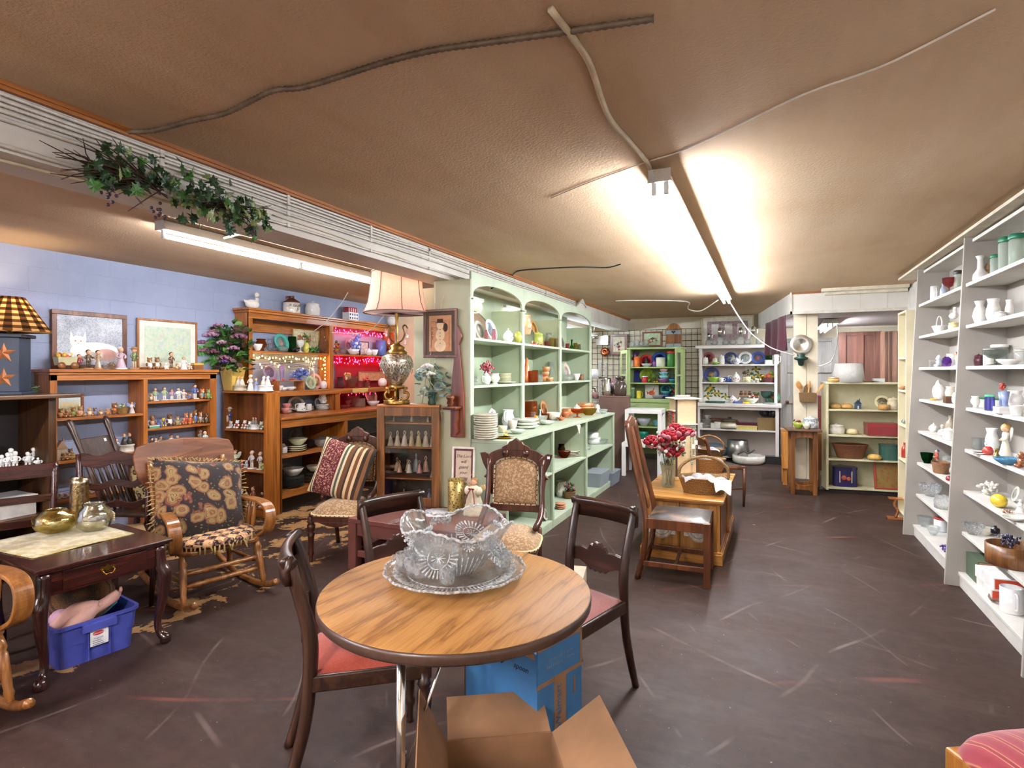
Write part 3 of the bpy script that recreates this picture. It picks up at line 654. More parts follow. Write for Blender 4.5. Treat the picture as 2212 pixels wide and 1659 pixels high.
 # ---- tall plant stand ----
OAKS=WOOD('#96602f','#683c18','z',1,.35)
t=thing('plant_stand','tall square oak plant stand before the corner post','stand',(.255,7.645,0),.10);Ws,Hs=.285,.79
part(t,'top',WOOD('#7d5a48','#553829','x'),lambda g:g.box(-.045,Ws+.045,-.045,Ws+.045,Hs-.025,Hs),.006)
for x in (0,Ws-.045):
 for y in (0,Ws-.045):part(t,'leg',OAKS,lambda g:g.box(x,x+.045,y,y+.045,0,Hs-.025),.004)
for y in (.008,Ws-.028):part(t,'apron',OAKS,lambda g:g.prism([(.045,Hs-.03),(Ws-.045,Hs-.03),(Ws-.045,Hs-.12),(Ws-.08,Hs-.10),(.08,Hs-.10),(.045,Hs-.12)],y,y+.02))
for y in (.008,Ws-.028):part(t,'stretcher',OAKS,lambda g:g.prism([(.045,.06),(Ws-.045,.06),(Ws-.045,.13),(Ws/2,.11),(.045,.13)],y,y+.02))
for x in (.008,Ws-.028):part(t,'stretcher',OAKS,lambda g:g.box(x,x+.02,.045,Ws-.045,.06,.12))
# ---- stacked white side tables, brown box, wire rack ----
for k,(z,o) in enumerate(((0,(-1.90,8.03)),(.472,(-1.86,8.06)))):
 t=thing('side_table',['white square side table at the bottom of the stack of two','white square side table standing on top of another'][k],'table',(o[0],o[1],z+.001*k),.06);s=.55-.04*k;h=.47
 part(t,'tabletop',P('#eceae5',.35,0,.02,5),lambda g:g.box(0,s,0,s,h-.055,h),.003)
 for x in (0,s-.055):
  for y in (0,s-.055):part(t,'leg',P('#eceae5',.35,0,.02,5),lambda g:g.box(x,x+.055,y,y+.055,0,h-.055),.003)
t=thing('pedestal','tall plain brown box pedestal beyond the green hutch','pedestal',(-2.33,8.40,0),.15)
part(t,'body',P('#6d5045',.6,0,.06,5),lambda g:g.box(0,.44,0,.4,0,1.10),.006);part(t,'lid',P('#7c6150',.6,0,.06,5),lambda g:g.box(-.006,.446,-.006,.406,1.10,1.115),.004)
RACK=P('#a9a8a4',.35,.7,.06,20)
t=thing('wire_rack','grey metal shelving rack of bowls behind the green hutch','rack',(-3.0,8.55,0),0)
for x in (0,.62):
 for y in (0,.35):part(t,'post',RACK,lambda g:g.box(x,x+.035,y,y+.035,0,1.62),.002)
for z in (1.40,1.06,.72,.4):part(t,'shelf',RACK,lambda g:g.box(0,.655,0,.385,z-.03,z),.002)
# ---- old doors stored in the alcove ----
def odoor(label,px0,px1,Y,h,col,rz=0,knob=False,rows=4):
 x0=onY(px0,Y)[0];x1=onY(px1,Y)[0];w=x1-x0
 t=thing('door',label,'door',(x0,Y,0),rz);m=WOOD(col,shade(col,.8),'z',.7,.6,0)
 def body(g):g.box(0,w,.02,.035,0,h);[g.box(a,b,0,.02,0,h) for a,b in ((0,.1),(w/2-.05,w/2+.05),(w-.1,w))];[g.box(.1,w-.1,.0005,.02,max(0,z-.06),min(h,z+.06)) for z in [h*k/rows for k in range(rows+1)]]
 part(t,'leaf',m,body,.003)
 if knob:
  part(t,'knob',P('#5b4130',.3,.2),lambda g:(g.at(.1,-.05,.98,rx=pi/2).lathe([(0,-.03),(.022,-.026),(.028,-.01),(.022,.006),(.01,.012),(.01,.05)],14)),0)
 return t
odoor('grey painted panel door with a brown knob behind the post',1686,1812,10.5,2.03,'#9a948c',0,True)
odoor('reddish brown stored door leaning in the alcove',1812,1905,10.25,2.1,'#7d5142',0,False,2)
odoor('lighter brown stored door beside the alcove wall',1902,1938,9.85,2.07,'#94654c',-.35,False,2)
DKW=WOOD('#4d3122','#2c1a11','z',1.2,.32,.25);DKX=WOOD('#4d3122','#2c1a11','x',1.2,.32,.25);MHC=WOOD('#522318','#32130c','z',1,.25,.3)
RKW=WOOD('#a86f35','#7e4a1d','z',1,.28,.3);RKX=WOOD('#8a5530','#66391c','x',.5,.5,0)
VIC=WOOD('#5e2f1b','#3a1a0e','z',1.2,.3,.3);TAG=P('#f2f0ea',.6)
def arc3(p):return smooth(p,5)
def klismos(label,loc,rz,seatm,g_):
 t=thing('dining_chair',label,'chair',loc,rz,g_)
 for s in (-1,1):
  x=.16*s
  pts=[(x*1.04,.285,.845),(x*1.04,.262,.80),(x*1.02,.225,.68),(x,.20,.56),(x,.20,.44),(x,.215,.28),(x*1.02,.25,.13),(x*1.04,.29,.0)]
  def leg(g):
   sp=smooth(pts,5);n=len(sp)
   g.tube(sp,[.021-.006*abs(i/n-.45)*2 for i in range(n)],8,flat=1.25)
  part(t,'rear_leg',DKW,leg,0)
  part(t,'front_leg',DKW,lambda g:g.turned((.185*s,-.19,.40),(.185*s,-.19,0),[(0,.022),(.1,.022),(.12,.026),(.15,.018),(.2,.026),(.26,.028),(.6,.02),(.72,.015),(.76,.022),(.80,.022),(.84,.014),(.96,.012),(1,.015)],12),0)
 def crest(g):
  sec=[(0.012,0),(.016,.045),(.006,.085),(-.016,.098),(-.03,.082),(-.022,.062),(-.006,.05),(-.010,.0)]
  vs,fs=[],[];n=13;m=len(sec)
  for i in range(n):
   u=-1+2*i/(n-1);yy=.268-.03*(1-u*u)*-1
   for a,b in sec:vs.append((u*.185,yy-a*-1+.0,.755+b))
  for i in range(n-1):
   for j in range(m):k=(j+1)%m;fs.append((i*m+j,i*m+k,(i+1)*m+k,(i+1)*m+j))
  fs+=[tuple(range(m)),tuple((n-1)*m+j for j in range(m))[::-1]]
  g.add(vs,fs,True)
 part(t,'crest_rail',DKX,crest,0)
 top=[(-.155,.612),(-.10,.622),(-.06,.618),(-.045,.645),(-.03,.640),(-.018,.66),(0,.654),(.018,.66),(.03,.640),(.045,.645),(.06,.618),(.10,.622),(.155,.612)]
 bot=[(.155,.545),(.11,.552),(.07,.536),(.045,.516),(.03,.522),(.015,.512),(0,.520),(-.015,.512),(-.03,.522),(-.045,.516),(-.07,.536),(-.11,.552),(-.155,.545)]
 part(t,'back_splat',DKX,lambda g:g.prism(top+bot,.212,.230),.004)
 fr=[(-.205,-.215),(.205,-.215),(.175,.205),(-.175,.205)]
 part(t,'seat_frame',DKX,lambda g:g.slab(fr,.375,.432),.006)
 def cush(u,v):
  a=2*u-1;b=2*v-1;w=.192-.028*v;return (a*w,-.20+.385*v,.433+.034*(1-a**4)*(1-b**4))
 part(t,'seat',seatm,lambda g:g.grid(cush,12,12),0)
 return t
RED=FAB('#b04a3c','#c25c4c',120,.5,.2);PINK=FAB('#a86a68','#b87c78',120,.5,.2)
kl='dark dining chairs around the round table'
klismos('dark dining chair with a bright red seat, left of the round table',(-1.40,1.76,0),radians(132),FAB('#a8402f','#c0563f',150,.5,.2),kl)
k2=klismos('dark dining chair with a white price sticker, behind the round table',(-1.51,2.30,0),radians(67),RED,kl)
part(k2,'price_sticker',TAG,lambda g:g.at(-.145,.262,.83,rx=-.2).box(-.011,.011,-.001,.001,-.012,.012),0)
klismos('dark dining chair with a dusty pink seat, right of the round table',(-.825,2.47,0),radians(-21),PINK,kl)
# ---- rocking chair ----
SP=[(0,.009),(.1,.012),(.16,.009),(.22,.013),(.5,.016),(.78,.013),(.84,.009),(.9,.012),(1,.009)]
LG=[(0,.016),(.12,.022),(.2,.026),(.26,.018),(.3,.024),(.55,.022),(.8,.017),(.86,.021),(.92,.014),(1,.015)]
def rocker(label,loc,rz,big=True,seat=None,wood=RKW):
 t=thing('rocking_chair',label,'rocking chair',loc,rz)
 for s in (-1,1):
  x=.255*s
  rk=smooth([(x,-.44,.085),(x,-.30,.035),(x,-.08,.014),(x,.16,.024),(x,.40,.08),(x,.52,.125)],5)
  part(t,'rocker',wood,lambda g:g.tube(rk,.021,8,flat=1.0),0)
  part(t,'leg',wood,lambda g:g.turned((x*.92,-.20,.33),(x,-.27,.04),LG,12),0)
  part(t,'leg',wood,lambda g:g.turned((x*.86,.17,.33),(x,.24,.05),LG,12),0)
  part(t,'side_stretcher',wood,lambda g:g.turned((x*.98,-.25,.17),(x*.98,.22,.17),SP,8),0)
  band=smooth([(x*.93,.23,.56),(x*1.05,.05,.575),(x*1.14,-.13,.575),(x*1.18,-.235,.545),(x*1.18,-.27,.47),(x*1.15,-.25,.39),(x*1.05,-.20,.35)],6)
  def arm(g):
   vs,fs=[],[];m=len(band)
   for i,p in enumerate(band):
    w=.024+.014*min(1,i/14)
    tt_=(band[min(i+1,m-1)]-band[max(i-1,0)]).normalized();nn=Vector((1,0,0));bb=tt_.cross(nn).normalized()
    for a,b in ((-1,-1),(1,-1),(1,1),(-1,1)):vs.append(tuple(p+nn*w*a+bb*.010*b))
   for i in range(m-1):
    for j in range(4):k=(j+1)%4;fs.append((i*4+j,i*4+k,i*4+4+k,i*4+4+j))
   fs+=[(3,2,1,0),(m*4-4,m*4-3,m*4-2,m*4-1)];g.add(vs,fs,False)
  part(t,'arm',wood,arm,.005)
  for y in (-.10,-.03,.04):part(t,'arm_spindle',wood,lambda g:g.turned((x*1.1,y,.57),(x*.98,y,.345),SP,8),0)
  part(t,'back_post',wood,lambda g:g.tube(smooth([(x*.88,.22,.335),(x*.92,.27,.58),(x*.95,.33,.86)],4),.017,8),0)
 for z,q in ((.215,.0),(.14,.012)):part(t,'front_stretcher',wood,lambda g:g.turned((-.245,-.225-q,z),(.245,-.225-q,z),[(0,.010),(.12,.014),(.2,.018),(.24,.012),(.28,.018),(.45,.014),(.5,.02),(.55,.014),(.72,.018),(.76,.012),(.8,.018),(.88,.014),(1,.010)],10),0)
 part(t,'seat_base',wood,lambda g:g.slab([(-.26+.0,-.20),(-.2,-.26),(.2,-.26),(.26,-.20),(.24,.20),(.16,.24),(-.16,.24),(-.24,.20)],.325,.353),.008)
 if big:
  def crest(g):
   up=[(-.31,.0),(-.33,.07),(-.335,.16),(-.31,.215),(-.24,.232),(-.1,.245),(0,.25),(.1,.245),(.24,.232),(.31,.215),(.335,.16),(.33,.07),(.31,0),(.28,-.04),(.26,-.08),(.18,-.07),(0,-.065),(-.18,-.07),(-.26,-.08),(-.28,-.04)]
   n=len(up);pts=lambda y:[(x,.30+.045*(1-(x/.34)**2)+z*.28+y,.75+z) for x,z in up]
   g.add(pts(0)+pts(.022),[tuple(range(n)),tuple(range(n,2*n))[::-1]]+[((i+1)%n,i,i+n,(i+1)%n+n) for i in range(n)])
  c=part(t,'crest_panel',RKX,crest,.006)
  part(c,'price_sticker',TAG,lambda g:g.at(.27,.327,.775,rx=-.27).box(-.014,.014,-.001,.001,-.013,.013),0)
  for k in range(5):part(t,'back_spindle',wood,lambda g:g.turned((-.16+.08*k,.22,.345),(-.18+.09*k,.30,.70),SP,8),0)
 return t
rocker('oak rocking chair with bent arms, broad wooden crest and two patterned cushions',(-3.47,2.68,0),radians(75))
t=rocker('rocking chair with a teal cushion, cut off by the left edge',(-3.29,1.13,0),radians(86),True)
# ---- mahogany ladder-back pair, cane chair, pressback rocker ----
def ladder(label,loc,rz,wood,seatm,crest_wave=True,h=.90,name='dining_chair',slats=2,g_=None):
 t=thing(name,label,'chair',loc,rz,g_)
 for s in (-1,1):
  x=.19*s
  part(t,'rear_leg',wood,lambda g:g.tube(smooth([(x*1.05,.29,h),(x,.235,.68),(x*.96,.20,.45),(x*.96,.21,.2),(x,.24,0)],5),.019,8),0)
  part(t,'front_leg',wood,lambda g:g.tube([(x*1.08,-.2,.42),(x*1.08,-.2,.2),(x*1.02,-.2,0)],[.02,.018,.013],8),0)
  part(t,'side_stretcher',wood,lambda g:g.tube([(x*1.05,-.2,.2),(x*.98,.21,.2)],.010,6),0)
 def rail(zc_,hh,yy):
  n=12;up=[(-.19+.38*i/n,zc_+hh/2+(.018*sin(pi*2*i/n*1.5)*0+(.014*cos((i/n-.5)*4*pi)*(1 if crest_wave else 0)))) for i in range(n+1)]
  dn=[(x,z-hh) for x,z in up][::-1]
  return lambda g:(g.prism(up+dn,yy,yy+.018))
 wx=WOOD('#522318','#32130c','x',1,.25,.3) if wood is MHC else wood
 part(t,'crest_rail',wx,rail(h-.045,.085,.262),.004)
 for k in range(slats):part(t,'back_slat',wx,rail(h-.21-.14*k,.045,.225-.018*k),.003)
 part(t,'seat_frame',wood,lambda g:g.slab([(-.215,-.22),(.215,-.22),(.19,.215),(-.19,.215)],.405,.44),.006)
 part(t,'seat',seatm,lambda g:g.slab([(-.18,-.185),(.18,-.185),(.155,.18),(-.155,.18)],.438,.447),.003)
 return t
cn=NT('cane');v=cn.coord();ck=cn.n('ShaderNodeTexChecker');cn.l(v,ck.inputs[0]);ck.inputs['Scale'].default_value=130
ck.inputs[1].default_value=lin('#d8b887');ck.inputs[2].default_value=lin('#8a6740');cn.set(Base_Color=ck.outputs[0],Roughness=.6)
ladder('mahogany slat-back chair cut off by the left edge behind the side table',(-3.93,1.80,0),radians(66),MHC,cn.m,False,.91)
ladder('mahogany chair with a wavy top rail and cane seat behind the glass vases',(-3.83,2.29,0),radians(58),MHC,cn.m,True,.93)
t=thing('pressback_chair','old dark spindle-back chair leaning back with a leopard cushion','chair',(-4.42,2.86,0),radians(112))
for s in (-1,1):
 x=.165*s
 part(t,'back_post',DKW,lambda g:g.turned((x*.9,.17,.40),(x*1.1,.45,1.12),[(0,.017),(.3,.019),(.5,.016),(.85,.020),(.93,.024),(.97,.022),(1,.012)],10),0)
 part(t,'leg',DKW,lambda g:g.turned((x,-.16,.40),(x*1.15,-.2,0),LG,10),0)
 part(t,'leg',DKW,lambda g:g.turned((x,.15,.40),(x*1.15,.24,0),LG,10),0)
part(t,'back_panel',DKW,lambda g:g.add([(a*.172+0,.315+b*.085+c,.76+b*.21) for c in (0,.014) for b in (0,1) for a in (-1,1)],[(0,1,3,2),(4,6,7,5),(0,4,5,1),(2,3,7,6),(0,2,6,4),(1,5,7,3)]),.004)
part(t,'price_sticker',TAG,lambda g:g.at(.1,.385,.94,rx=-.38).box(-.012,.012,-.001,.001,-.012,.012),0)
for k in range(5):part(t,'back_spindle',DKW,lambda g:g.turned((-.12+.06*k,.18,.42),(-.13+.065*k,.32,.77),SP,7),0)
part(t,'seat',DKW,lambda g:g.slab([(-.2,-.2),(.2,-.2),(.18,.2),(-.18,.2)],.395,.425),.01)
# ---- pair of carved Victorian parlour chairs ----
TANF=FAB('#8d6a48','#b99b75',75,.53,.03);GIMP=P('#d9c093',.7)
def parlour(label,loc,rz):
 t=thing('parlour_chair',label,'chair',loc,rz,'carved parlour chairs by the bell cabinet')
 for s in (-1,1):
  x=.205*s
  part(t,'front_leg',VIC,lambda g:g.turned((x,-.20,.35),(x,-.20,0),[(0,.026),(.08,.026),(.1,.034),(.14,.022),(.18,.032),(.28,.030),(.34,.018),(.38,.030),(.44,.024),(.75,.018),(.82,.024),(.86,.015),(.97,.013),(1,.016)],12),0)
  part(t,'rear_leg',VIC,lambda g:g.tube(smooth([(x*.86,.22,.40),(x*.86,.24,.2),(x*.9,.31,0)],4),.018,8),0)
  part(t,'back_post',VIC,lambda g:g.tube(smooth([(x*.93,-.02,.46),(x*.98,.10,.49),(x*.96,.20,.55),(x*.93,.235,.66),(x*.95,.28,.86)],4),.02,8,flat=1.2),0)
  def ear(g):
   pl=[(.175,.60),(.205,.66),(.212,.72),(.235,.73),(.205,.76),(.24,.83),(.262,.90),(.225,.905),(.19,.885),(.165,.86),(.165,.62)]
   g.prism([(px_*s,z) for px_,z in pl],.262,.292)
  part(t,'carved_ear',VIC,ear,.005)
  part(t,'roundel',VIC,lambda g:g.at(.072*s,.268,.905,rx=pi/2).lathe([(.004,.02),(.02,.017),(.026,.006),(.026,0)],14),0)
 arch=circ(15,.225,.10,0,.845,pi,0,True);inn=circ(15,.155,.065,0,.815,pi,0,True)
 part(t,'crest_rail',VIC,lambda g:g.prism(arch+inn[::-1],.264,.29),.005)
 part(t,'pediment',VIC,lambda g:g.prism([(-.095,.925),(-.1,.945),(-.085,.955),(-.06,.965),(-.045,.985),(-.025,.992),(0,1.012),(.025,.992),(.045,.985),(.06,.965),(.085,.955),(.1,.945),(.095,.925)],.255,.292),.004)
 part(t,'lower_back_rail',VIC,lambda g:g.box(-.18,.18,.235,.262,.50,.55),.005)
 def bp(u,v):
  a=2*u-1;b=2*v-1;w=.155;top=.055*(1-a*a) if v>.5 else 0
  return (a*w,.258+.055*(v-.5)-.03*(1-a**4)*(1-b**4),.555+.265*v+top*(v-.5)*2)
 bpan=part(t,'back_pad',TANF,lambda g:g.grid(bp,14,16),0,solid=.004)
 def studs(g,pts,r=.0052):
  for p in pts:g.ell(p,(r,r,r),6,4)
 rim=[(-.155,.262+.055*(k/8-.5),.555+.265*k/8) for k in range(9)]+[(-.155+.31*k/8,.285,.822+.055*(1-(k/4-1)**2)) for k in range(1,8)]+[(.155,.262+.055*(k/8-.5),.555+.265*k/8) for k in range(8,-1,-1)]+[(-.155+.31*k/8,.235,.555) for k in range(7,0,-1)]
 part(bpan,'gimp_trim',GIMP,lambda g:g.tube([(x,y-.002,z) for x,y,z in rim],.009,6,True,flat=.6),0)
 part(bpan,'nailhead_studs',P('#3a2618',.3,.6),lambda g:studs(g,[(x,y-.008,z) for x,y,z in rim]),0)
 fr=[(-.225,-.20),(-.18,-.235),(.18,-.235),(.225,-.20),(.20,.20),(-.20,.20)]
 part(t,'seat_frame',VIC,lambda g:g.slab(fr,.315,.365),.005)
 part(t,'seat_apron',VIC,lambda g:g.prism([(-.15,.318),(.15,.318),(.10,.30),(.05,.285),(0,.278),(-.05,.285),(-.10,.30)],-.232,-.215),.004)
 def seat(u,v):
  th_=2*pi*u;q=(abs(cos(th_))**4+abs(sin(th_))**4)**-.25;r=sin(pi/2*min(1,v*1.0))
  x=.222*cos(th_)*q*r*(1-.06*sin(th_));y=.222*sin(th_)*q*r-.012
  return (x,y,.36+.105*(1-r**3.2)**.8)
 sp=part(t,'seat',TANF,lambda g:g.grid(seat,36,12),0)
 edge=[seat(k/44,1) for k in range(44)]
 part(sp,'gimp_trim',GIMP,lambda g:g.tube([(x*1.01,y*1.01,.367) for x,y,z in edge],.008,6,True),0)
 part(sp,'nailhead_studs',P('#3a2618',.3,.6),lambda g:studs(g,[(x*1.04,y*1.04,.367) for x,y,z in edge]),0)
 return t
VC1=parlour('carved parlour chair with a striped pillow, left of the bell cabinet',(-3.12,3.66,0),radians(20))
VC2=parlour('carved parlour chair with an empty tan seat, right of the bell cabinet',(-1.57,3.42,0),radians(12))
part(VC2,'price_sticker',TAG,lambda g:g.at(.235,.259,.88).box(-.009,.009,-.001,.001,-.009,.009),0)
# ---- tall-backed chair with a worn black leather seat ----
OKC=WOOD('#7a4523','#522a12','z',1,.35,.15);OKCX=WOOD('#6b3b1d','#46230e','x',1,.35,.15)
lm=NT('worn_leather');v=lm.coord();lm.set(Base_Color=lm.mix(lm.ramp(lm.noise(lm.coord((1,1,1)),9,4,.6),[(.52,0.0),(.68,1.0)]),'#2b2724','#6e4a2c'),Roughness=lm.ramp(lm.noise(v,14,3),[(.3,.28),(.7,.5)]));lm.bump(lm.noise(v,90,3),.002,.4)
def splat(label,loc,rz,legm=OKC):
 t=thing('dining_chair',label,'chair',loc,rz)
 for s in (-1,1):
  x=.205*s
  part(t,'rear_leg',legm,lambda g:g.tube(smooth([(x*.72,.345,1.10),(x*.80,.295,.85),(x*.92,.225,.55),(x,.20,.40),(x,.215,.2),(x*1.03,.26,0)],5),.021,4),0)
  part(t,'front_leg',legm,lambda g:g.frus(.04,.04,.046,.046,0,.44) if 0 else g.box(x-.023,x+.023,-.235,-.19,0,.44),.003)
  part(t,'side_rail',OKC,lambda g:g.box(x-.012,x+.012,-.2,.2,.37,.44),.003)
  part(t,'side_stretcher',OKC,lambda g:g.box(x-.009,x+.009,-.2,.22,.10,.135),.003)
 part(t,'front_rail',OKCX,lambda g:g.box(-.19,.19,-.228,-.205,.37,.44),.003)
 part(t,'cross_stretcher',OKCX,lambda g:g.box(-.2,.2,-.01,.01,.105,.13),.003)
 part(t,'back_stretcher',OKCX,lambda g:g.box(-.2,.2,.20,.22,.16,.20),.003)
 cr=[(-.17,1.08),(-.155,1.125),(-.10,1.12),(-.05,1.135),(0,1.15),(.05,1.135),(.10,1.12),(.155,1.125),(.17,1.08),(.10,1.055),(.06,1.06),(-.06,1.06),(-.10,1.055)]
 part(t,'crest_rail',OKCX,lambda g:g.at(0,.335,0).prism(cr,0,.024),.005)
 def sp(g):
  o=[(.045,.47),(.05,.6),(.03,.72),(.055,.88),(.06,.98),(.04,1.07)];pl=[(x,z) for x,z in o]+[(-x,z) for x,z in o[::-1]]
  n=len(pl);f=lambda z:.205+(z-.47)*.215
  g.add([(x,f(z),z) for x,z in pl]+[(x,f(z)+.012,z) for x,z in pl],[tuple(range(n)),tuple(range(n,2*n))[::-1]]+[((i+1)%n,i,i+n,(i+1)%n+n) for i in range(n)])
 part(t,'back_splat',OKC,sp,.002)
 def seat(u,v):a=2*u-1;b=2*v-1;return (a*.205,-.225+.41*v,.441+.022*(1-a**6)*(1-b**6))
 part(t,'seat',lm.m,lambda g:g.grid(seat,14,14),0)
 return t
splat('tall-backed oak chair with a worn black leather seat before the oak chest',(-.60,4.30,0),radians(92))
ladder('low-backed oak chair with a dark seat behind the oak chest',(-.52,6.78,0),radians(127),OKC,lm.m,False,.76)
# ---- red striped upholstered seat, bottom right ----
rs=NT('red_stripe');v=rs.coord();w_=rs.n('ShaderNodeTexWave',wave_type='BANDS',bands_direction='Y');rs.l(v,w_.inputs[0]);w_.inputs['Scale'].default_value=7;w_.inputs['Distortion'].default_value=.3
rs.set(Base_Color=rs.ramp(w_.outputs['Fac'],[(.0,'#8e2433'),(.8,'#9e3040'),(.9,'#b98a5a'),(.96,'#8e2433')]),Roughness=.8,Sheen_Weight=.3);rs.bump(rs.noise(v,300,2),.001,.5)
t=thing('upholstered_chair','chair with a red striped seat at the lower right corner','chair',(.80,1.96,0),radians(-60))
def seat(u,v):
 th_=2*pi*u;q=(abs(cos(th_))**5+abs(sin(th_))**5)**-.2;r=min(1,v*1.0)
 return (.25*cos(th_)*q*sin(pi/2*r),.25*sin(th_)*q*sin(pi/2*r),.38+.09*(1-sin(pi/2*r)**4)**.7)
part(t,'seat',rs.m,lambda g:g.grid(seat,40,14),0)
part(t,'seat_frame',GOLDOAK,lambda g:g.slab([(-.24,-.24),(.24,-.24),(.23,.24),(-.23,.24)],.31,.38),.008)
for x in (-.2,.2):
 for y in (-.2,.2):part(t,'leg',GOLDOAK,lambda g:g.turned((x,y,.32),(x*1.1,y*1.1,0),LG,10),0)
 part(t,'back_post',GOLDOAK,lambda g:g.tube(smooth([(x,.22,.36),(x,.25,.6),(x,.33,.95)],4),.018,8),0)
part(t,'back_pad',rs.m,lambda g:g.at(0,.285,.74,rx=-.25).box(-.185,.185,-.03,.02,-.17,.17),.02)
# ---- small wares: each function fills a G standing on z=0, front towards -y, h high and w wide ----
CRYS={}
def CRYSTAL(tint='#fbfdfd',fac=.45,r=.03,sc=60,bump=.002,rid=0,haze=.05):
 k=(tint,fac,r,sc,bump,rid,haze)
 if k in CRYS:return CRYS[k]
 t=NT('clear_glass');v=t.coord();g=t.n('ShaderNodeBsdfGlass');g.inputs['Color'].default_value=lin(tint);g.inputs['Roughness'].default_value=r;g.inputs['IOR'].default_value=1.46
 tr=t.n('ShaderNodeBsdfTransparent');tr.inputs[0].default_value=lin(tint);mx=t.n('ShaderNodeMixShader');mx.inputs[0].default_value=fac
 t.l(tr.outputs[0],mx.inputs[1]);t.l(g.outputs[0],mx.inputs[2]);df=t.n('ShaderNodeBsdfDiffuse');df.inputs[0].default_value=lin(tint);m2=t.n('ShaderNodeMixShader');m2.inputs[0].default_value=haze
 t.l(mx.outputs[0],m2.inputs[1]);t.l(df.outputs[0],m2.inputs[2]);t.l(m2.outputs[0],t.o.inputs[0])
 if bump:
  b=t.n('ShaderNodeBump');b.inputs['Distance'].default_value=bump;b.inputs['Strength'].default_value=.9
  if rid:
   vo=t.n('ShaderNodeTexVoronoi',feature='F1');t.l(v,vo.inputs['Vector']);vo.inputs['Scale'].default_value=rid
   sn=t.math('SINE',t.math('MULTIPLY',vo.outputs['Distance'],38));t.l(t.math('ADD',sn,t.noise(v,sc,2)),b.inputs['Height'])
  else:t.l(t.noise(v,sc,2),b.inputs['Height'])
  t.l(b.outputs[0],g.inputs['Normal'])
 CRYS[k]=t.m;return t.m
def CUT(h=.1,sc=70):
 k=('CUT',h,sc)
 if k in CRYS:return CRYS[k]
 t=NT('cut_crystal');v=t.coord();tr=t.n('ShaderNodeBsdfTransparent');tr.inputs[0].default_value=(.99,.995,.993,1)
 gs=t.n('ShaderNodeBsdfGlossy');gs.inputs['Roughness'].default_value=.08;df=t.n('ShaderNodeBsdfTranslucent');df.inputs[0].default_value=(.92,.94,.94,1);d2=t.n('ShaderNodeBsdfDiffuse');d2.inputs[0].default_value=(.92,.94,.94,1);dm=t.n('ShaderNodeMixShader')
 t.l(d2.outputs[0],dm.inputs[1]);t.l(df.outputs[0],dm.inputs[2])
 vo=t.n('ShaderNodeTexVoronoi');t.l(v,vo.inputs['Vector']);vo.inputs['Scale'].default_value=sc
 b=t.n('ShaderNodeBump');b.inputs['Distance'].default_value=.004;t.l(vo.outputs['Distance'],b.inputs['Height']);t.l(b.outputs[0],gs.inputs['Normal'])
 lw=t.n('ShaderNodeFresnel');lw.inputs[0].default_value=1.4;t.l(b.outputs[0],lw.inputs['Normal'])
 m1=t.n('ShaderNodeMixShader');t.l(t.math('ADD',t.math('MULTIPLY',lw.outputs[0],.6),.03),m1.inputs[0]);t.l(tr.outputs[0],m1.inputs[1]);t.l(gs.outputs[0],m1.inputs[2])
 m2=t.n('ShaderNodeMixShader');t.l(t.math('ADD',t.math('MULTIPLY',t.ramp(vo.outputs['Distance'],[(.35,0.0),(.75,1.0)]),h*2),h),m2.inputs[0]);t.l(m1.outputs[0],m2.inputs[1]);t.l(dm.outputs[0],m2.inputs[2]);t.l(m2.outputs[0],t.o.inputs[0])  # white speckle mixed into the glass stands in for its sparkle
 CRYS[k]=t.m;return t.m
def MGL(tint,gl=.35,sc=40,r=.06):
 t=NT('mercury_glass');v=t.coord();tr=t.n('ShaderNodeBsdfTransparent');tr.inputs[0].default_value=lin(tint);gs=t.n('ShaderNodeBsdfGlossy');gs.inputs['Roughness'].default_value=r;gs.inputs[0].default_value=lin(tint)
 b=t.n('ShaderNodeBump');b.inputs['Distance'].default_value=.003;t.l(t.noise(v,sc,3),b.inputs['Height']);t.l(b.outputs[0],gs.inputs['Normal']);m=t.n('ShaderNodeMixShader');t.l(t.ramp(t.noise(v,sc*.6,4),[(.3,gl*.6),(.7,min(1,gl*1.5))]),m.inputs[0])
 t.l(tr.outputs[0],m.inputs[1]);t.l(gs.outputs[0],m.inputs[2]);t.l(m.outputs[0],t.o.inputs[0]);return t.m
GL=CRYSTAL();PINKG=CRYSTAL('#f3c3c8');AMBG=CRYSTAL('#e8a867');GRNG=CRYSTAL('#5fae62');DGRN=CRYSTAL('#2f7a3a');PEACH=P('#e39a67',.15,.25,.1,20,0,.5)
FROST=CRYSTAL('#f1f4f2',.6,.25,90,.001)
def m_(c):return c if not isinstance(c,str) else CER(c)
SKIN='#e3b48f'
def deco(g,w,h,r,n=3,i=1,z=.5,s=.22):
 """painted flowers: small raised petals on the front"""
 for k in range(n):
  a=-pi/2+(k-(n-1)/2)*.5;x,y=r*cos(a),r*sin(a)
  g.c(i).ell((x,y,h*(z+.06*((k%2)*2-1))),(w*s*.4,w*.03,w*s*.4),8,5)
 g.c(0)
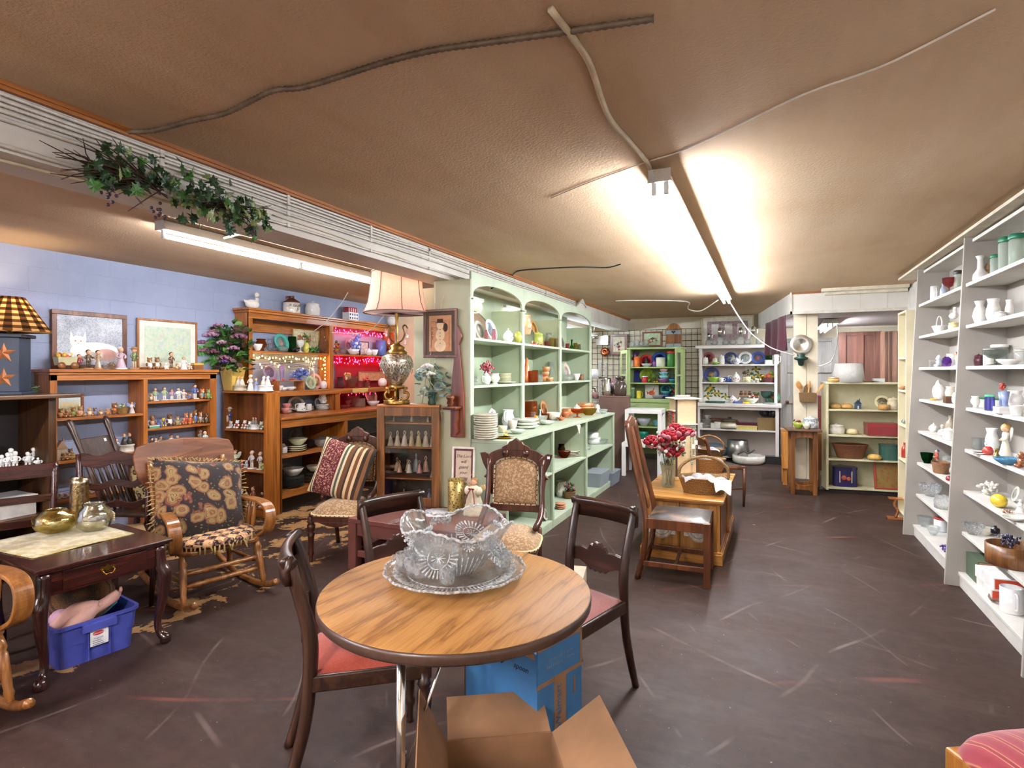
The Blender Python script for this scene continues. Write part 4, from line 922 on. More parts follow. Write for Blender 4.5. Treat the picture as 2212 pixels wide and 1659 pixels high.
def plate(d,tilt=.28,sc=0,flat=False,rim=1):
 g=G();R_=d/2
 pr=[(0,0),(R_*.62,0),(R_*.66,.004),(R_*.97,R_*.13),(R_,R_*.15),(R_*.96,R_*.155)];pr2=[(R_*.68,.010),(R_*.6,.006),(0,.006)]
 wob=(lambda a,t:1+sc*cos(8*a)*(t>.3)) if sc else None
 if not flat:g.at(0,-R_*sin(tilt)*0+R_*.15,R_*cos(tilt)+.003,rx=pi/2-tilt)
 g.c(1 if rim else 0).lathe(pr[2:]+pr2[:1],28,wob=wob);g.c(0).lathe(pr[:3],28,wob=wob);g.lathe(pr2,28,wob=wob)
 if not flat and rim>1:
  g.c(2)
  for k in range(5):a=1.2*k;g.ell((R_*.22*cos(a)*(k>0),R_*.22*sin(a)*(k>0),.009),(R_*.13,R_*.13,.003),8,4)
 return g.c(0)
def bowl(w,h,n=24,sc=0,th=.9):
 r=w/2;wob=(lambda a,t:1+sc*cos(10*a)*(.3<t<.75)) if sc else None
 return G().lathe([(0,0),(r*.45,0),(r*.48,h*.06),(r*.8,h*.45),(r,h),(r*.96,h*1.01),(r*.74,h*.46),(r*.42,h*.12),(0,h*.1)],n,wob=wob)
def cup(w,h,hs=1):
 r=w/2;g=G().lathe([(0,0),(r*.5,0),(r*.55,h*.08),(r*.78,h*.4),(r*.95,h),(r*.9,h),(r*.7,h*.4),(0,h*.15)],20)
 if hs:g.tube(smooth([(hs*r*.85,0,h*.85),(hs*r*1.35,0,h*.8),(hs*r*1.4,0,h*.45),(hs*r*.75,0,h*.3)],4),r*.09,6)
 return g
def mug(w,h,hs=1):
 r=w/2;g=G().lathe([(0,0),(r*.96,0),(r,h*.04),(r,h),(r*.92,h),(r*.9,h*.1),(0,h*.08)],20)
 g.tube(smooth([(hs*r*.95,0,h*.85),(hs*r*1.5,0,h*.78),(hs*r*1.5,0,h*.3),(hs*r*.95,0,h*.2)],4),r*.1,6);return g
def teapot(w,h,hs=1,fl=True):
 r=w*.33;b=h*.72
 g=G().lathe([(0,0),(r*.6,0),(r*.65,b*.06),(r,b*.45),(r*.85,b*.8),(r*.5,b),(r*.55,b*1.03),(r*.3,b*1.15),(r*.1,b*1.2),(r*.16,b*1.3),(0,h)],20)
 g.tube(smooth([(hs*r*.85,0,b*.35),(hs*r*1.35,0,b*.55),(hs*r*1.7,0,b*.95)],4),[r*.24]*4+[r*.2]*4+[r*.13],8)
 g.tube(smooth([(-hs*r*.85,0,b*.8),(-hs*r*1.5,0,b*.85),(-hs*r*1.5,0,b*.35),(-hs*r*.9,0,b*.25)],4),r*.09,6)
 if fl:deco(g,r*1.6,b,r*.97)
 return g
def pitcher(w,h,hs=1,fl=True):
 r=w*.38;pr=[(0,0),(r*.7,0),(r*.72,h*.03),(r,h*.3),(r*.92,h*.55),(r*.68,h*.8),(r*.85,h),(r*.8,h),(r*.6,h*.8),(r*.8,h*.5),(0,h*.1)]
 g=G().lathe(pr,22,wob=lambda a,t:1+(.28*max(0,cos(a-(0 if hs>0 else pi)))**6 if .5<t<.72 else 0))
 g.tube(smooth([(-hs*r*.78,0,h*.92),(-hs*r*1.45,0,h*.85),(-hs*r*1.4,0,h*.45),(-hs*r*.95,0,h*.35)],4),r*.1,6)
 if fl:deco(g,r*1.7,h,r*.98,3,1,.36)
 return g
def prof(pts):return lambda w,h,n=20,wob=None:G().lathe([(r*w/2,z*h) for r,z in pts],n,wob=wob)
vase=prof([(0,0),(.6,0),(.65,.03),(1,.35),(.75,.65),(.5,.8),(.75,1),(.68,1),(.42,.8),(.6,.5),(0,.1)])
urn=prof([(0,0),(.55,0),(.5,.06),(.35,.12),(.9,.4),(1,.55),(.8,.78),(.7,.84),(.85,1),(.78,1),(.6,.82),(.7,.5),(0,.2)])
cylv=prof([(0,0),(.92,0),(1,.03),(1,1),(.92,1),(.9,.05),(0,.04)])
flare=prof([(0,0),(.55,0),(.55,.02),(.45,.06),(.62,.5),(1,1),(.93,1),(.55,.5),(0,.1)])
bud=prof([(0,0),(.8,0),(1,.12),(.9,.3),(.42,.5),(.36,.85),(.6,1),(.5,1),(.28,.85),(0,.5)])
goblet=prof([(0,0),(.7,0),(.7,.03),(.14,.08),(.12,.4),(.6,.5),(.95,.7),(1,1),(.93,1),(.85,.7),(0,.5)])
jarl=prof([(0,0),(.85,0),(.95,.04),(1,.5),(.85,.74),(.9,.76),(.92,.82),(.6,.9),(.15,.93),(.2,.98),(0,1)])
bottle=prof([(0,0),(.95,0),(1,.03),(1,.55),(.9,.66),(.35,.8),(.35,.96),(.42,.97),(.42,1),(0,1)])
bellp=prof([(0,.0),(1,0),(.96,.04),(.72,.2),(.55,.45),(.42,.6),(.25,.68),(.1,.72),(0,.74)])
ball=prof([(0,0),(.5,0),(.85,.15),(1,.5),(.85,.82),(.45,.96),(.45,1),(.38,1),(.38,.94),(.75,.8),(.9,.5),(0,.1)])
stopper=prof([(0,0),(.5,0),(.9,.1),(1,.45),(.8,.8),(.5,1),(0,1)])
def tin(w,h,d=None,r=.2):
 d=d or w*.6;return G().slab([(w/2*a,d/2*b) for a,b in [(sqrt(abs(cos(q)))*(1 if cos(q)>0 else -1),sqrt(abs(sin(q)))*(1 if sin(q)>0 else -1)) for q in [2*pi*k/24 for k in range(24)]]],0,h*.88).c(1).slab([(w/2*1.03*a,d/2*1.03*b) for a,b in [(sqrt(abs(cos(q)))*(1 if cos(q)>0 else -1),sqrt(abs(sin(q)))*(1 if sin(q)>0 else -1)) for q in [2*pi*k/24 for k in range(24)]]],h*.86,h)
def bxs(w,h,d=None):
 d=d or w*.6;return G().box(-w/2,w/2,-d/2,d/2,0,h*.7).c(1).box(-w/2*1.02,w/2*1.02,-d/2*1.02,d/2*1.02,h*.7,h)
def person(w,h,hat=False,arms=0,gown=False):
 """0 clothes, 1 skin, 2 hair/hat, 3 base, 4 trim"""
 g=G();k=w/2;hr=h*.115
 g.c(3).lathe([(0,0),(k*.95,0),(k,h*.03),(k*.85,h*.07),(0,h*.07)],14)
 z0=h*.06
 if gown:g.c(0).lathe([(k*.82,z0),(k*.78,h*.1),(k*.5,h*.35),(k*.34,h*.52),(k*.44,h*.64),(k*.36,h*.72),(k*.12,h*.76)],14)
 else:
  for s in (-1,1):g.c(4).tube([(s*k*.24,0,z0),(s*k*.24,0,h*.25),(s*k*.2,0,h*.42)],[k*.2,k*.17,k*.2],8)
  g.c(0).lathe([(k*.46,h*.36),(k*.48,h*.42),(k*.36,h*.54),(k*.48,h*.66),(k*.36,h*.73),(k*.12,h*.76)],12,sy=.8)
 for s in (-1,1):g.c(0).tube(smooth([(s*k*.44,0,h*.69),(s*k*.72,-k*.12,h*.56),(s*k*(.35+.4*(arms==s)),-k*.5,h*(.50+.12*(arms==s)))],3),k*.15,6);g.c(1).ell((s*k*(.35+.4*(arms==s)),-k*.55,h*(.50+.12*(arms==s))),(k*.14,)*3,6,4)
 g.c(1).ell((0,-hr*.05,h*.85),(hr*.92,hr*.92,hr*1.05),12,8)
 g.c(2).ell((0,hr*.2,h*.885),(hr*1.02,hr*.95,hr*.95),10,7)
 if hat:g.c(2).lathe([(hr*1.7,h*.90),(hr*1.6,h*.915),(hr*.95,h*.925),(hr*.85,h*.985),(0,h)],12)
 return g.c(0)
def bear(w,h,hat=False,acc=True):
 """0 fur, 1 clothes, 2 muzzle, 3 eyes/hat"""
 g=G();k=w/2
 g.c(1 if acc else 0).ell((0,0,h*.33),(k*.62,k*.55,h*.30),12,8)
 for s in (-1,1):
  g.c(0).ell((s*k*.5,-k*.5,h*.13),(k*.30,k*.42,h*.13),8,6);g.ell((s*k*.66,-k*.18,h*.40),(k*.22,k*.30,h*.15),8,6)
  g.ell((s*k*.42,0,h*.93),(k*.18,k*.1,h*.085),8,5)
 g.ell((0,-k*.05,h*.74),(k*.52,k*.48,h*.225),12,8)
 g.c(2).ell((0,-k*.48,h*.69),(k*.22,k*.18,h*.09),8,5)
 g.c(3).ell((0,-k*.64,h*.715),(k*.07,k*.06,h*.03),6,4)
 for s in (-1,1):g.ell((s*k*.2,-k*.48,h*.79),(k*.05,k*.04,h*.02),6,4)
 if hat:g.c(1).lathe([(k*.5,h*.88),(k*.42,h*.94),(0,h*1.05)],10)
 return g.c(0)
def angel(w,h):
 g=person(w*.8,h,gown=True)
 for s in (-1,1):
  wing=[(0,.46),(.25,.52),(.5,.68),(.58,.86),(.42,.90),(.2,.84),(.04,.70)]
  g.c(4).prism([(s*x*w,z*h) for x,z in wing],w*.16,w*.20)
 return g.c(0)
def musicbox(w,h):
 """0 base, 1 figure, 2 skin, 3 hair"""
 g=G().lathe([(0,0),(w*.5,0),(w*.52,h*.04),(w*.46,h*.08),(w*.44,h*.3),(w*.5,h*.34),(w*.48,h*.38),(0,h*.38)],18)
 for s in (-1,1):
  x=s*w*.19;g.c(1).lathe([(w*.22,h*.38),(w*.17,h*.55),(w*.08,h*.76)],10,x=x);g.c(2).ell((x,-.01*w,h*.84),(w*.10,w*.10,h*.1),8,6);g.c(3).ell((x,w*.03,h*.88),(w*.11,w*.1,h*.09),8,6)
 return g.c(0)
def basket(w,h,d=None,handle=False,fl=.8):
 d=d or w*.7;g=G();m=28
 g.lathe([(0,0),(fl,0),(fl*1.02,h*.03),(1,h*.93),(1.03,h*.96),(1.03,h),(.95,h),(.93,h*.9),(fl*.93,h*.08),(0,h*.06)],m,sx=w/2,sy=d/2)
 if handle:g.tube(smooth([(-w*.49,0,h*.9),(-w*.46,0,h*1.55),(-w*.25,0,h*2.05),(0,0,h*2.2),(w*.25,0,h*2.05),(w*.46,0,h*1.55),(w*.49,0,h*.9)],5),w*.032,8)
 return g
def duck(w,h):
 """0 body, 1 beak, 2 ribbon"""
 g=G().ell((0,0,h*.28),(w*.42,w*.24,h*.28),16,10)
 g.tube(smooth([(-w*.28,0,h*.36),(-w*.42,0,h*.42),(-w*.5,0,h*.5)],3),[w*.14,w*.12,w*.1,w*.08,w*.05,w*.03,w*.01],8)
 g.tube(smooth([(w*.2,0,h*.4),(w*.28,0,h*.58),(w*.24,0,h*.78)],4),[w*.16,w*.14,w*.125,w*.11,w*.10,w*.095,w*.09,w*.09,w*.09],10)
 g.ell((w*.27,0,h*.87),(w*.14,w*.11,h*.13),12,8)
 g.c(1).tube([(w*.37,0,h*.86),(w*.46,0,h*.83),(w*.53,0,h*.85)],[w*.06,w*.045,w*.03],8,flat=.5)
 g.c(2).tube([(w*.25+w*.11*cos(a),w*.11*sin(a),h*.70) for a in [2*pi*k/12 for k in range(12)]],w*.025,6,True)
 return g.c(0)
def goose(w,h):
 g=G().ell((0,0,h*.42),(w*.46,w*.4,h*.42),14,10).tube(smooth([(0,0,h*.6),(0,-w*.05,h*.85),(0,-w*.02,h)],4),[w*.28,w*.24,w*.2,w*.17,w*.14,w*.11,w*.09,w*.06,w*.02],10)
 for s in (-1,1):g.c(1).ell((s*w*.2,-w*.32,h*.05),(w*.17,w*.2,h*.05),8,5)
 return g.c(0)
def bunch(n,sx,sy,sz,r,z=0,seed=1,k=3):
 """a round bunch of small blossoms / leaves over k material slots"""
 g=G();rr=random.Random(seed)
 for i in range(n):
  a,b,c=rr.gauss(0,.42),rr.gauss(0,.42),rr.gauss(0,.42)
  g.c(i%k);e=Euler((rr.uniform(0,6),rr.uniform(0,6),0));q=r*rr.uniform(.7,1.2)
  g.ell((max(-1,min(1,a))*sx,max(-1,min(1,b))*sy,z+max(-1,min(1,c))*sz),(q,q,q*.45),7,4,e)
 return g.c(0)
def frame_pic(t,w,h,fw,fm,pic,mat_=None,mw=0,th=.02):
 """picture frame centred on x, standing on z=0, facing -y"""
 o=0
 part(t,'frame',fm,lambda g:(g.box(-w/2,w/2,0,th,0,fw),g.box(-w/2,w/2,0,th,h-fw,h),g.box(-w/2,-w/2+fw,0,th,fw,h-fw),g.box(w/2-fw,w/2,0,th,fw,h-fw)),min(.004,fw*.2))
 if mat_:part(t,'mat_board',mat_,lambda g:g.box(-w/2+fw*.9,w/2-fw*.9,th*.5,th*.8,fw*.9,h-fw*.9),0)
 q=fw+mw;return part(t,'print',pic,lambda g:g.box(-w/2+q,w/2-q,th*.42,th*.62,q,h-q),0)
 # ---- putting wares on shelves ----
ORD=['first','second','third','fourth','fifth','sixth','seventh','eighth','ninth','tenth']
class Row:
 """one shelf: ax 'X' or 'Y' plane with value v, top height z"""
 def __init__(s,ax,v,z,rz,place,group=None,bays=None):s.ax,s.v,s.z,s.rz,s.place,s.group,s.bays=ax,v,z,rz,place,group,bays
 def xy(s,px,off=0,hw=.04):
  x,y=s.xy0(px,off)
  if s.bays:
   yf=onX(px,s.bays[0])[1];b=[q for q in s.bays[1] if q[0]<=yf<=q[1]]
   if b:
    k=max(b[0][0]+hw,min(b[0][1]-hw,y))/y;x,y=x*k,y*k
  return x,y
 def xy0(s,px,off=0):return onX(px,s.v+(off if s.rz<0 else -off)) if s.ax=='X' else onY(px,s.v+off)
 def put(s,px,hpx,fn,mats,name,cat,label,wpx=None,off=0,rz=0,dz=0,parent=None,**k):
  q0=zc(*s.xy0(px,off))/F;hw=min(.2,(wpx if wpx else hpx*.6)*q0*.36+.006);x,y=s.xy(px,off,hw);q=zc(x,y)/F;h=hpx*q;w=(wpx if wpx else hpx*.6)*q
  g=fn(w,h,**k);ms=[m_(c) for c in (mats if isinstance(mats,(list,tuple)) else [mats])]
  o=g.build(name,ms);o.location=(x,y,s.z+dz+.001);o.rotation_euler.z=s.rz+rz
  tag(o,label if not s.place or label.endswith('.') else f'{label} {s.place}',cat,s.group);o['label']=o['label'].rstrip('.')
  return o
def plate_f(w,h,**k):return plate(w,**k)
def MX(o):return Matrix.Translation(o.location)@o.rotation_euler.to_matrix().to_4x4()
def rest(o,base,loc,rot=(0,0,0)):o.matrix_world=MX(base)@Matrix.Translation(loc)@Euler(rot).to_matrix().to_4x4();return o
def lampmat(col,tr=.5,fn=None):
 t=NT('lamp_shade_cloth');v=t.coord();a=t.n('ShaderNodeBsdfTranslucent');d=t.n('ShaderNodeBsdfDiffuse');mx=t.n('ShaderNodeMixShader');mx.inputs[0].default_value=tr
 c=fn(t,v) if fn else t.ramp(t.noise(v,60,2),[(.3,shade(col,.95)),(.7,col)])
 t.l(c,a.inputs[0]);t.l(c,d.inputs[0]);t.l(d.outputs[0],mx.inputs[1]);t.l(a.outputs[0],mx.inputs[2]);t.l(mx.outputs[0],t.o.inputs[0]);return t.m
def bulb(t,z,en,col=(1,.72,.42),r=.028):
 part(t,'bulb',EMI('#ffe2b8',12),lambda g:g.ell((0,0,z),(r,r,r*1.3),12,8),0)
 l=bpy.data.lights.new('bulb_light','POINT');l.energy=en;l.color=col;l.shadow_soft_size=r*1.4
 o=bpy.data.objects.new('bulb_light',l);COL.objects.link(o);o.parent=t;o.location=(0,0,z+.045)
 # ---- star lamp ----
NAVY=P('#2f3a4c',.55,0,.08,8);COPP=P('#b5713f',.5,.2,.1,20)
x,y=onX(22,-5.08);t=thing('table_lamp','navy lamp with two copper stars and a checked shade','lamp',(x,y,1.314),.75)
part(t,'base',NAVY,lambda g:g.box(-.115,.115,-.115,.115,0,.02),.004)
part(t,'body',NAVY,lambda g:g.box(-.09,.09,-.09,.09,.02,.415),.004)
part(t,'cap',NAVY,lambda g:g.box(-.115,.115,-.115,.115,.415,.44),.006)
for z in (.12,.30):
 def star(g):
  pl=[((.075 if k%2==0 else .03)*sin(pi*k/5),(.075 if k%2==0 else .03)*cos(pi*k/5)) for k in range(10)]
  g.add([(0,-.112,z)]+[(a,-.0905,z+b) for a,b in pl],[(0,1+k,1+(k+1)%10) for k in range(10)]+[tuple(range(1,11))])
 part(t,'star',COPP,star,0)
part(t,'neck',P('#c9b07a',.3,.7),lambda g:g.cyl(.022,.44,.50).cyl(.013,.5,.56),0)
def gingham(t,v):
 s=t.n('ShaderNodeSeparateXYZ');t.l(v,s.inputs[0]);a=t.math('MULTIPLY',t.math('ARCTAN2',s.outputs[1],s.outputs[0]),14)
 f=t.math('ADD',t.math('GREATER_THAN',t.math('SINE',a),0),t.math('GREATER_THAN',t.math('SINE',t.math('MULTIPLY',s.outputs[2],145)),0))
 return t.ramp(t.math('MULTIPLY',f,.5),[(0,'#e9c690'),(.34,'#8a6238'),(.67,'#4a3626')],True)
part(t,'lamp_shade',lampmat('',.55,gingham),lambda g:g.lathe([(.245,.46),(.085,.715),(.083,.715),(.243,.46)],48),0)
bulb(t,.585,1.7,(1,.78,.52))
# ---- tall ornate lamp on the bell cabinet ----
x,y=at_d(857,4.75);zb=.381+.83+.002;t=thing('table_lamp','ornate brass and silver lamp with a pink bell shade and crystals','lamp',(x,y,zb),0)
GLD=P('#a98245',.28,.9,.1,30);ANT=P('#6d5533',.4,.8,.15,40)
part(t,'base',GLD,lambda g:g.lathe([(.108,0),(.11,.008),(.104,.02),(.108,.03),(.06,.034),(0,.034)],36),0)
for k in range(4):
 a=pi/2*k+.5
 pts=[(r*cos(a),r*sin(a),z) for r,z in ((.03,.05),(.05,.035),(.085,.045),(.098,.075),(.08,.10),(.062,.09),(.066,.125),(.09,.13))]
 part(t,'scroll_foot',GLD,lambda g:g.tube(smooth(pts,4),.010,8),0)
part(t,'stem',GLD,lambda g:g.lathe([(.02,.034),(.02,.12),(.06,.125),(.065,.15),(.035,.155)],20),0)
um=NT('silver_urn');v=um.coord();f=um.noise(v,26,5,.65,2.0)
um.set(Base_Color=um.mix(um.ramp(f,[(.46,0.0),(.5,1.0)]),'#9a7f55','#dcd6c8'),Roughness=.22,Metallic=.75)
u=part(t,'urn',um.m,lambda g:g.lathe([(.035,.15),(.055,.165),(.085,.21),(.118,.27),(.134,.325),(.134,.36),(.118,.395),(.085,.415)],40),0)
def orn(g):
 for k in range(10):
  a=2*pi*k/10;f=lambda da,z:((.139-.12*max(0,.325-z)**1.2*3)*cos(a+da),(.139-.12*max(0,.325-z)**1.2*3)*sin(a+da),z)
  g.tube(smooth([f(-.28,.335),f(-.14,.30),f(0,.335),f(.14,.30),f(.28,.335)],4),.0028,5);g.tube(smooth([f(-.1,.29),f(0,.25),f(.1,.29)],4),.0025,5)
part(u,'silver_scrollwork',P('#e6e2d8',.25,.7),orn,0)
part(t,'collar',GLD,lambda g:g.lathe([(.085,.413),(.09,.425),(.075,.44),(.062,.452),(.068,.47),(.05,.485),(.03,.495),(.02,.51)],30),0)
part(t,'column',GLD,lambda g:g.lathe([(.03,.5),(.012,.53),(.011,.70),(.016,.72),(.016,.78),(.02,.80),(.02,.84)],16),0)
for k in range(6):
 a=pi/3*k;P_=lambda r,z:(r*cos(a),r*sin(a),z)
 s_=part(t,'crystal_arm',ANT,lambda g:g.tube(smooth([P_(.012,.51),P_(.05,.53),P_(.075,.58),P_(.06,.64),P_(.085,.655),P_(.10,.63)],4),.0045,6),0)
 part(s_,'crystal_drop',CRYSTAL('#ffffff',.3,.0),lambda g:g.lathe([(0,-.08),(.013,-.055),(.008,-.02),(0,0)],6,*P_(.10,.63)),0)
 part(s_,'crystal_drop',CRYSTAL('#ffffff',.3,.0),lambda g:g.lathe([(0,-.06),(.012,-.035),(.006,-.01),(0,0)],6,*P_(.075,.55)),0)
shp=[(.272,.755),(.262,.775),(.235,.84),(.222,.92),(.214,1.0),(.205,1.095)];n_=48
q=lambda a,t_:1-.02*abs(sin(4*a))
part(t,'lamp_shade',lampmat('#eed6ca',.5),lambda g:g.lathe(shp+[(r-.002,z) for r,z in shp[::-1]],n_,wob=q),0)
for k in range(8):
 a=pi/4*k;part(t,'shade_rib',P('#7d6458',.7),lambda g:g.tube([((r+.001)*cos(a),(r+.001)*sin(a),z) for r,z in shp],.0035,5),0)
for r,z in ((.272,.757),(.206,1.093)):part(t,'shade_trim',P('#8d7465',.7),lambda g:g.tube([(r*cos(2*pi*k/48),r*sin(2*pi*k/48),z) for k in range(48)],.005,6,True),0)
bulb(t,.875,1.6,(1,.74,.55))
# ---- eucalyptus vase, lace, sconce, snowman picture ----
def leafy(name,label,cat,base,pot,leafm,n,span,r,seed,flowers=(),stem='#5b6b3c',droop=.0):
 t=thing(name,label,cat,base);pot(t);rr=random.Random(seed);G_=[G() for _ in leafm];S=G()
 z0=span[3]
 for i in range(n):
  a=rr.uniform(0,2*pi);k=rr.random()**.6;e=rr.uniform(-.25-droop,1);tip=Vector((cos(a)*span[0]*k,sin(a)*span[1]*k,z0+span[2]*(e*(1-.35*k))))
  if i%4==0:S.tube(smooth([(0,0,z0-.03),(tip.x*.4,tip.y*.4,z0+.5*(tip.z-z0)+.02),tip],3),.0022,5)
  g=G_[i%len(leafm)];q=r*rr.uniform(.7,1.25)
  g.at(tip.x,tip.y,tip.z,rz=rr.uniform(0,6),rx=rr.uniform(-1,1),ry=rr.uniform(-1,1));g.add([(0,-q,0),(q*.55,-q*.35,q*.1),(q*.6,q*.3,q*.05),(0,q*1.1,0),(-q*.6,q*.3,q*.05),(-q*.55,-q*.35,q*.1)],[(0,1,2,3),(0,3,4,5)])
 for g,m in zip(G_,leafm):g.build('foliage',P(m,.5,0,.2,40) if isinstance(m,str) else m,t)
 S.build('stems',P(stem,.6),t)
 for (fx,fy,fz,fr,cols) in flowers:
  g=G();fr_=random.Random(fx*99)
  for L in range(4):
   for k in range(5+L):
    a=2*pi*k/(5+L)+L*.7;o=fr*(.16+.22*L);g.c(L%2)
    g.ell((fx+o*cos(a),fy+o*sin(a)-fr*.1,fz+fr*(.35-.13*L)),(fr*.30,fr*.30,fr*.12),7,4,Euler((sin(a)*.9*(.3+L*.2),-cos(a)*.9*(.3+L*.2),a)))
  g.build('blossom',[P(c,.6,0,.12,50) for c in cols],t)
 return t
bx_,by_=at_d(933,4.62)
WHT=['#f3efe6','#e8d8cc']
leafy('flower_vase','dark green vase of white lilies and eucalyptus beside the ornate lamp','flowers',(bx_,by_,1.213),lambda t:part(t,'vase',P('#1f3d30',.15,0,.05,20,0,.4),lambda g:g.lathe([(0,0),(.03,0),(.034,.01),(.026,.04),(.036,.08),(.045,.10),(.04,.10),(0,.06)],20),0),['#8fa39c','#7d948d','#5f7a6d','#a9b8ae'],80,(.15,.12,.17,.17),.030,5,[(.01,-.08,.31,.05,WHT),(-.06,-.07,.28,.035,WHT),(.05,-.09,.25,.035,WHT),(-.11,-.03,.25,.03,WHT)],droop=.55)
g=G();lace=P('#e9dcc6',.8,0,.06,60)
o=MX(BCAB);Lz=.812
def lc(u,v):return (Wb*(.45+.57*u) if u<.97 else Wb*1.012,.02+.2*v,Lz if u<.97 else Lz-.06-.03*abs(sin(11*v)))
g.grid(lambda u,v:lc(u,v),20,14);oo=g.build('lace_runner',lace,solid=.002);oo.matrix_world=o
gg=G()
for k in range(12):gg.tube([(Wb*1.014,.025+.016*k,Lz-.06),(Wb*1.018,.025+.016*k+.004,Lz-.10-.012*(k%3))],.003,5)
gg.build('fringe',lace,oo);tag(oo,'cream lace runner hanging off the bell cabinet corner','lace')
SCW=WOOD('#8a4524','#5c2913','z',1,.3,.3)
xs0=onY(992,4.0)[0];t=thing('wall_sconce','tall wooden candle sconce hung on the end of the green hutch','sconce',(xs0-.005,3.995,.955))
part(t,'back_board',SCW,lambda g:g.prism([(-.062,0),(.062,0),(.06,.32),(.045,.5),(.022,.70),(.018,.74),(.042,.80),(.036,.83),(.012,.885),(0,.90),(-.012,.885),(-.036,.83),(-.042,.80),(-.018,.74),(-.022,.70),(-.045,.5),(-.06,.32)],-.022,0),.004)
part(t,'candle_shelf',SCW,lambda g:(g.box(-.085,.045,-.13,-.022,.235,.25),g.box(-.075,.035,-.12,-.022,.225,.235)),.004)
part(t,'candle_cup',SCW,lambda g:g.lathe([(.028,.25),(.02,.262),(.03,.275),(.022,.30),(.034,.315),(.03,.335),(.018,.335),(.018,.3),(0,.3)],16,-.03,-.075),0)
part(t,'bracket',SCW,lambda g:g.prism([(-.02,.03),(-.005,.06),(-.02,.10),(-.012,.15),(-.035,.225),(.02,.225),(.022,.15),(.012,.1),(.02,.05),(.005,.02)],-.05,-.022),.003)
xa,xb=onY(917,3.99)[0],onY(989,3.99)[0];za,zb2=zat((xa+xb)/2,3.99,773),zat((xa+xb)/2,3.99,668)
t=thing('framed_picture','framed snowman needlework hanging beside the pink-shaded lamp','picture',((xa+xb)/2,3.97,za),0)
w_,h_=xb-xa,zb2-za;frame_pic(t,w_,h_,.022,WOOD('#7d5040','#5b372b','z'),P('#c98f62',.7,0,.05,40),P('#5e4d3c',.8),.03)
part(t,'glass',CRYSTAL('#ffffff',.08,0,60,0,0,0),lambda g:g.box(-w_/2+.02,w_/2-.02,.004,.006,.02,h_-.02),0)
WS,DK=P('#e8c9a0',.8),P('#4a3326',.8)
def snow(g):
 y=.0072;e=lambda x,z,rx,rz,m,d=0:g.c(m).prism(circ(20,rx,rz,x,z),y-d,y+.001)
 e(.0,h_*.25,.055,.05,0);e(0,h_*.47,.042,.05,0,.0002);e(.0,h_*.66,.032,.032,0,.0004)
 for k in range(5):e(.0,h_*(.30+.07*k),.004,.004,1,.0008)
 g.c(1).box(-.045,.045,y-.0008,y,h_*.715,h_*.73).box(-.028,.028,y-.0008,y,h_*.73,h_*.80);e(.05,h_*.62,.02,.035,1,.0008)
 g.tube([(-.085,y,h_*.2),(-.085,y,h_*.62),(-.03,y,h_*.62)],.0015,4).tube([(.085,y,h_*.2),(.085,y,h_*.75),(-.085,y,h_*.75)],.001,4)
part(t,'stitched_snowman',[WS,DK],snow,0)
for k,c in enumerate('LET'):text(c,.035,DK,t,(-.07,.006,h_*(.58-.1*k)))
# ---- ivy garland ----
t=thing('ivy_garland','ivy and twig garland hanging from the ceiling beam','garland',(-2.31,1.64,2.235));rr=random.Random(4)
lf=[(0,-.1),(.25,-.28),(.33,-.05),(.62,.0),(.36,.28),(.34,.55),(.12,.5),(0,1.0),(-.12,.5),(-.34,.55),(-.36,.28),(-.62,0),(-.33,-.05),(-.25,-.28)]
GV=[G(),G(),G()]
for i in range(230):
 u=rr.uniform(-.36,.46);q=rr.uniform(.028,.052);dz=rr.gauss(0,.045)-.012*(u>.2)-.01
 g=GV[rr.choice((0,0,0,1,1,2))];g.at(rr.gauss(.02,.04),u,dz+.02,rz=rr.uniform(-.8,.8)+pi/2,rx=pi/2+rr.uniform(-.8,.8),ry=rr.uniform(0,6.3),sc=q)
 g.add([(0,.25,.10)]+[(a,b,0) for a,b in lf],[(0,1+k,1+(k+1)%14) for k in range(14)])
for g,c in zip(GV,('#1f3f1c','#3b6a2a','#8a9a5e')):g.build('foliage',P(c,.4,0,.2,60),t)
g=G()
for i in range(70):
 s=-1 if i<42 else 1;u0=rr.uniform(.0,.25)*s;L=rr.uniform(.12,.26)*(1 if s<0 else .75);a=rr.gauss(0,.30)
 p=[(rr.gauss(.01,.02),u0+s*.05,rr.gauss(.0,.02)),(rr.gauss(.02,.03),u0+s*(.05+L*.6),sin(a)*L*.5+.01),(rr.gauss(.03,.04),u0+s*(.05+L*1.15),sin(a)*L+rr.gauss(0,.015))]
 g.tube(smooth(p,3),[.0026]*4+[.002]*2+[.0012],5)
g.build('twigs',P('#3b2219',.7),t)
g=G()
for i in range(26):g.ell((.03+rr.gauss(0,.02),rr.choice((-.30,-.1,.36))+rr.gauss(0,.012),-.09+rr.gauss(0,.02)),(.007,)*3,8,5)
g.build('berries',P('#3a2233',.4),t)
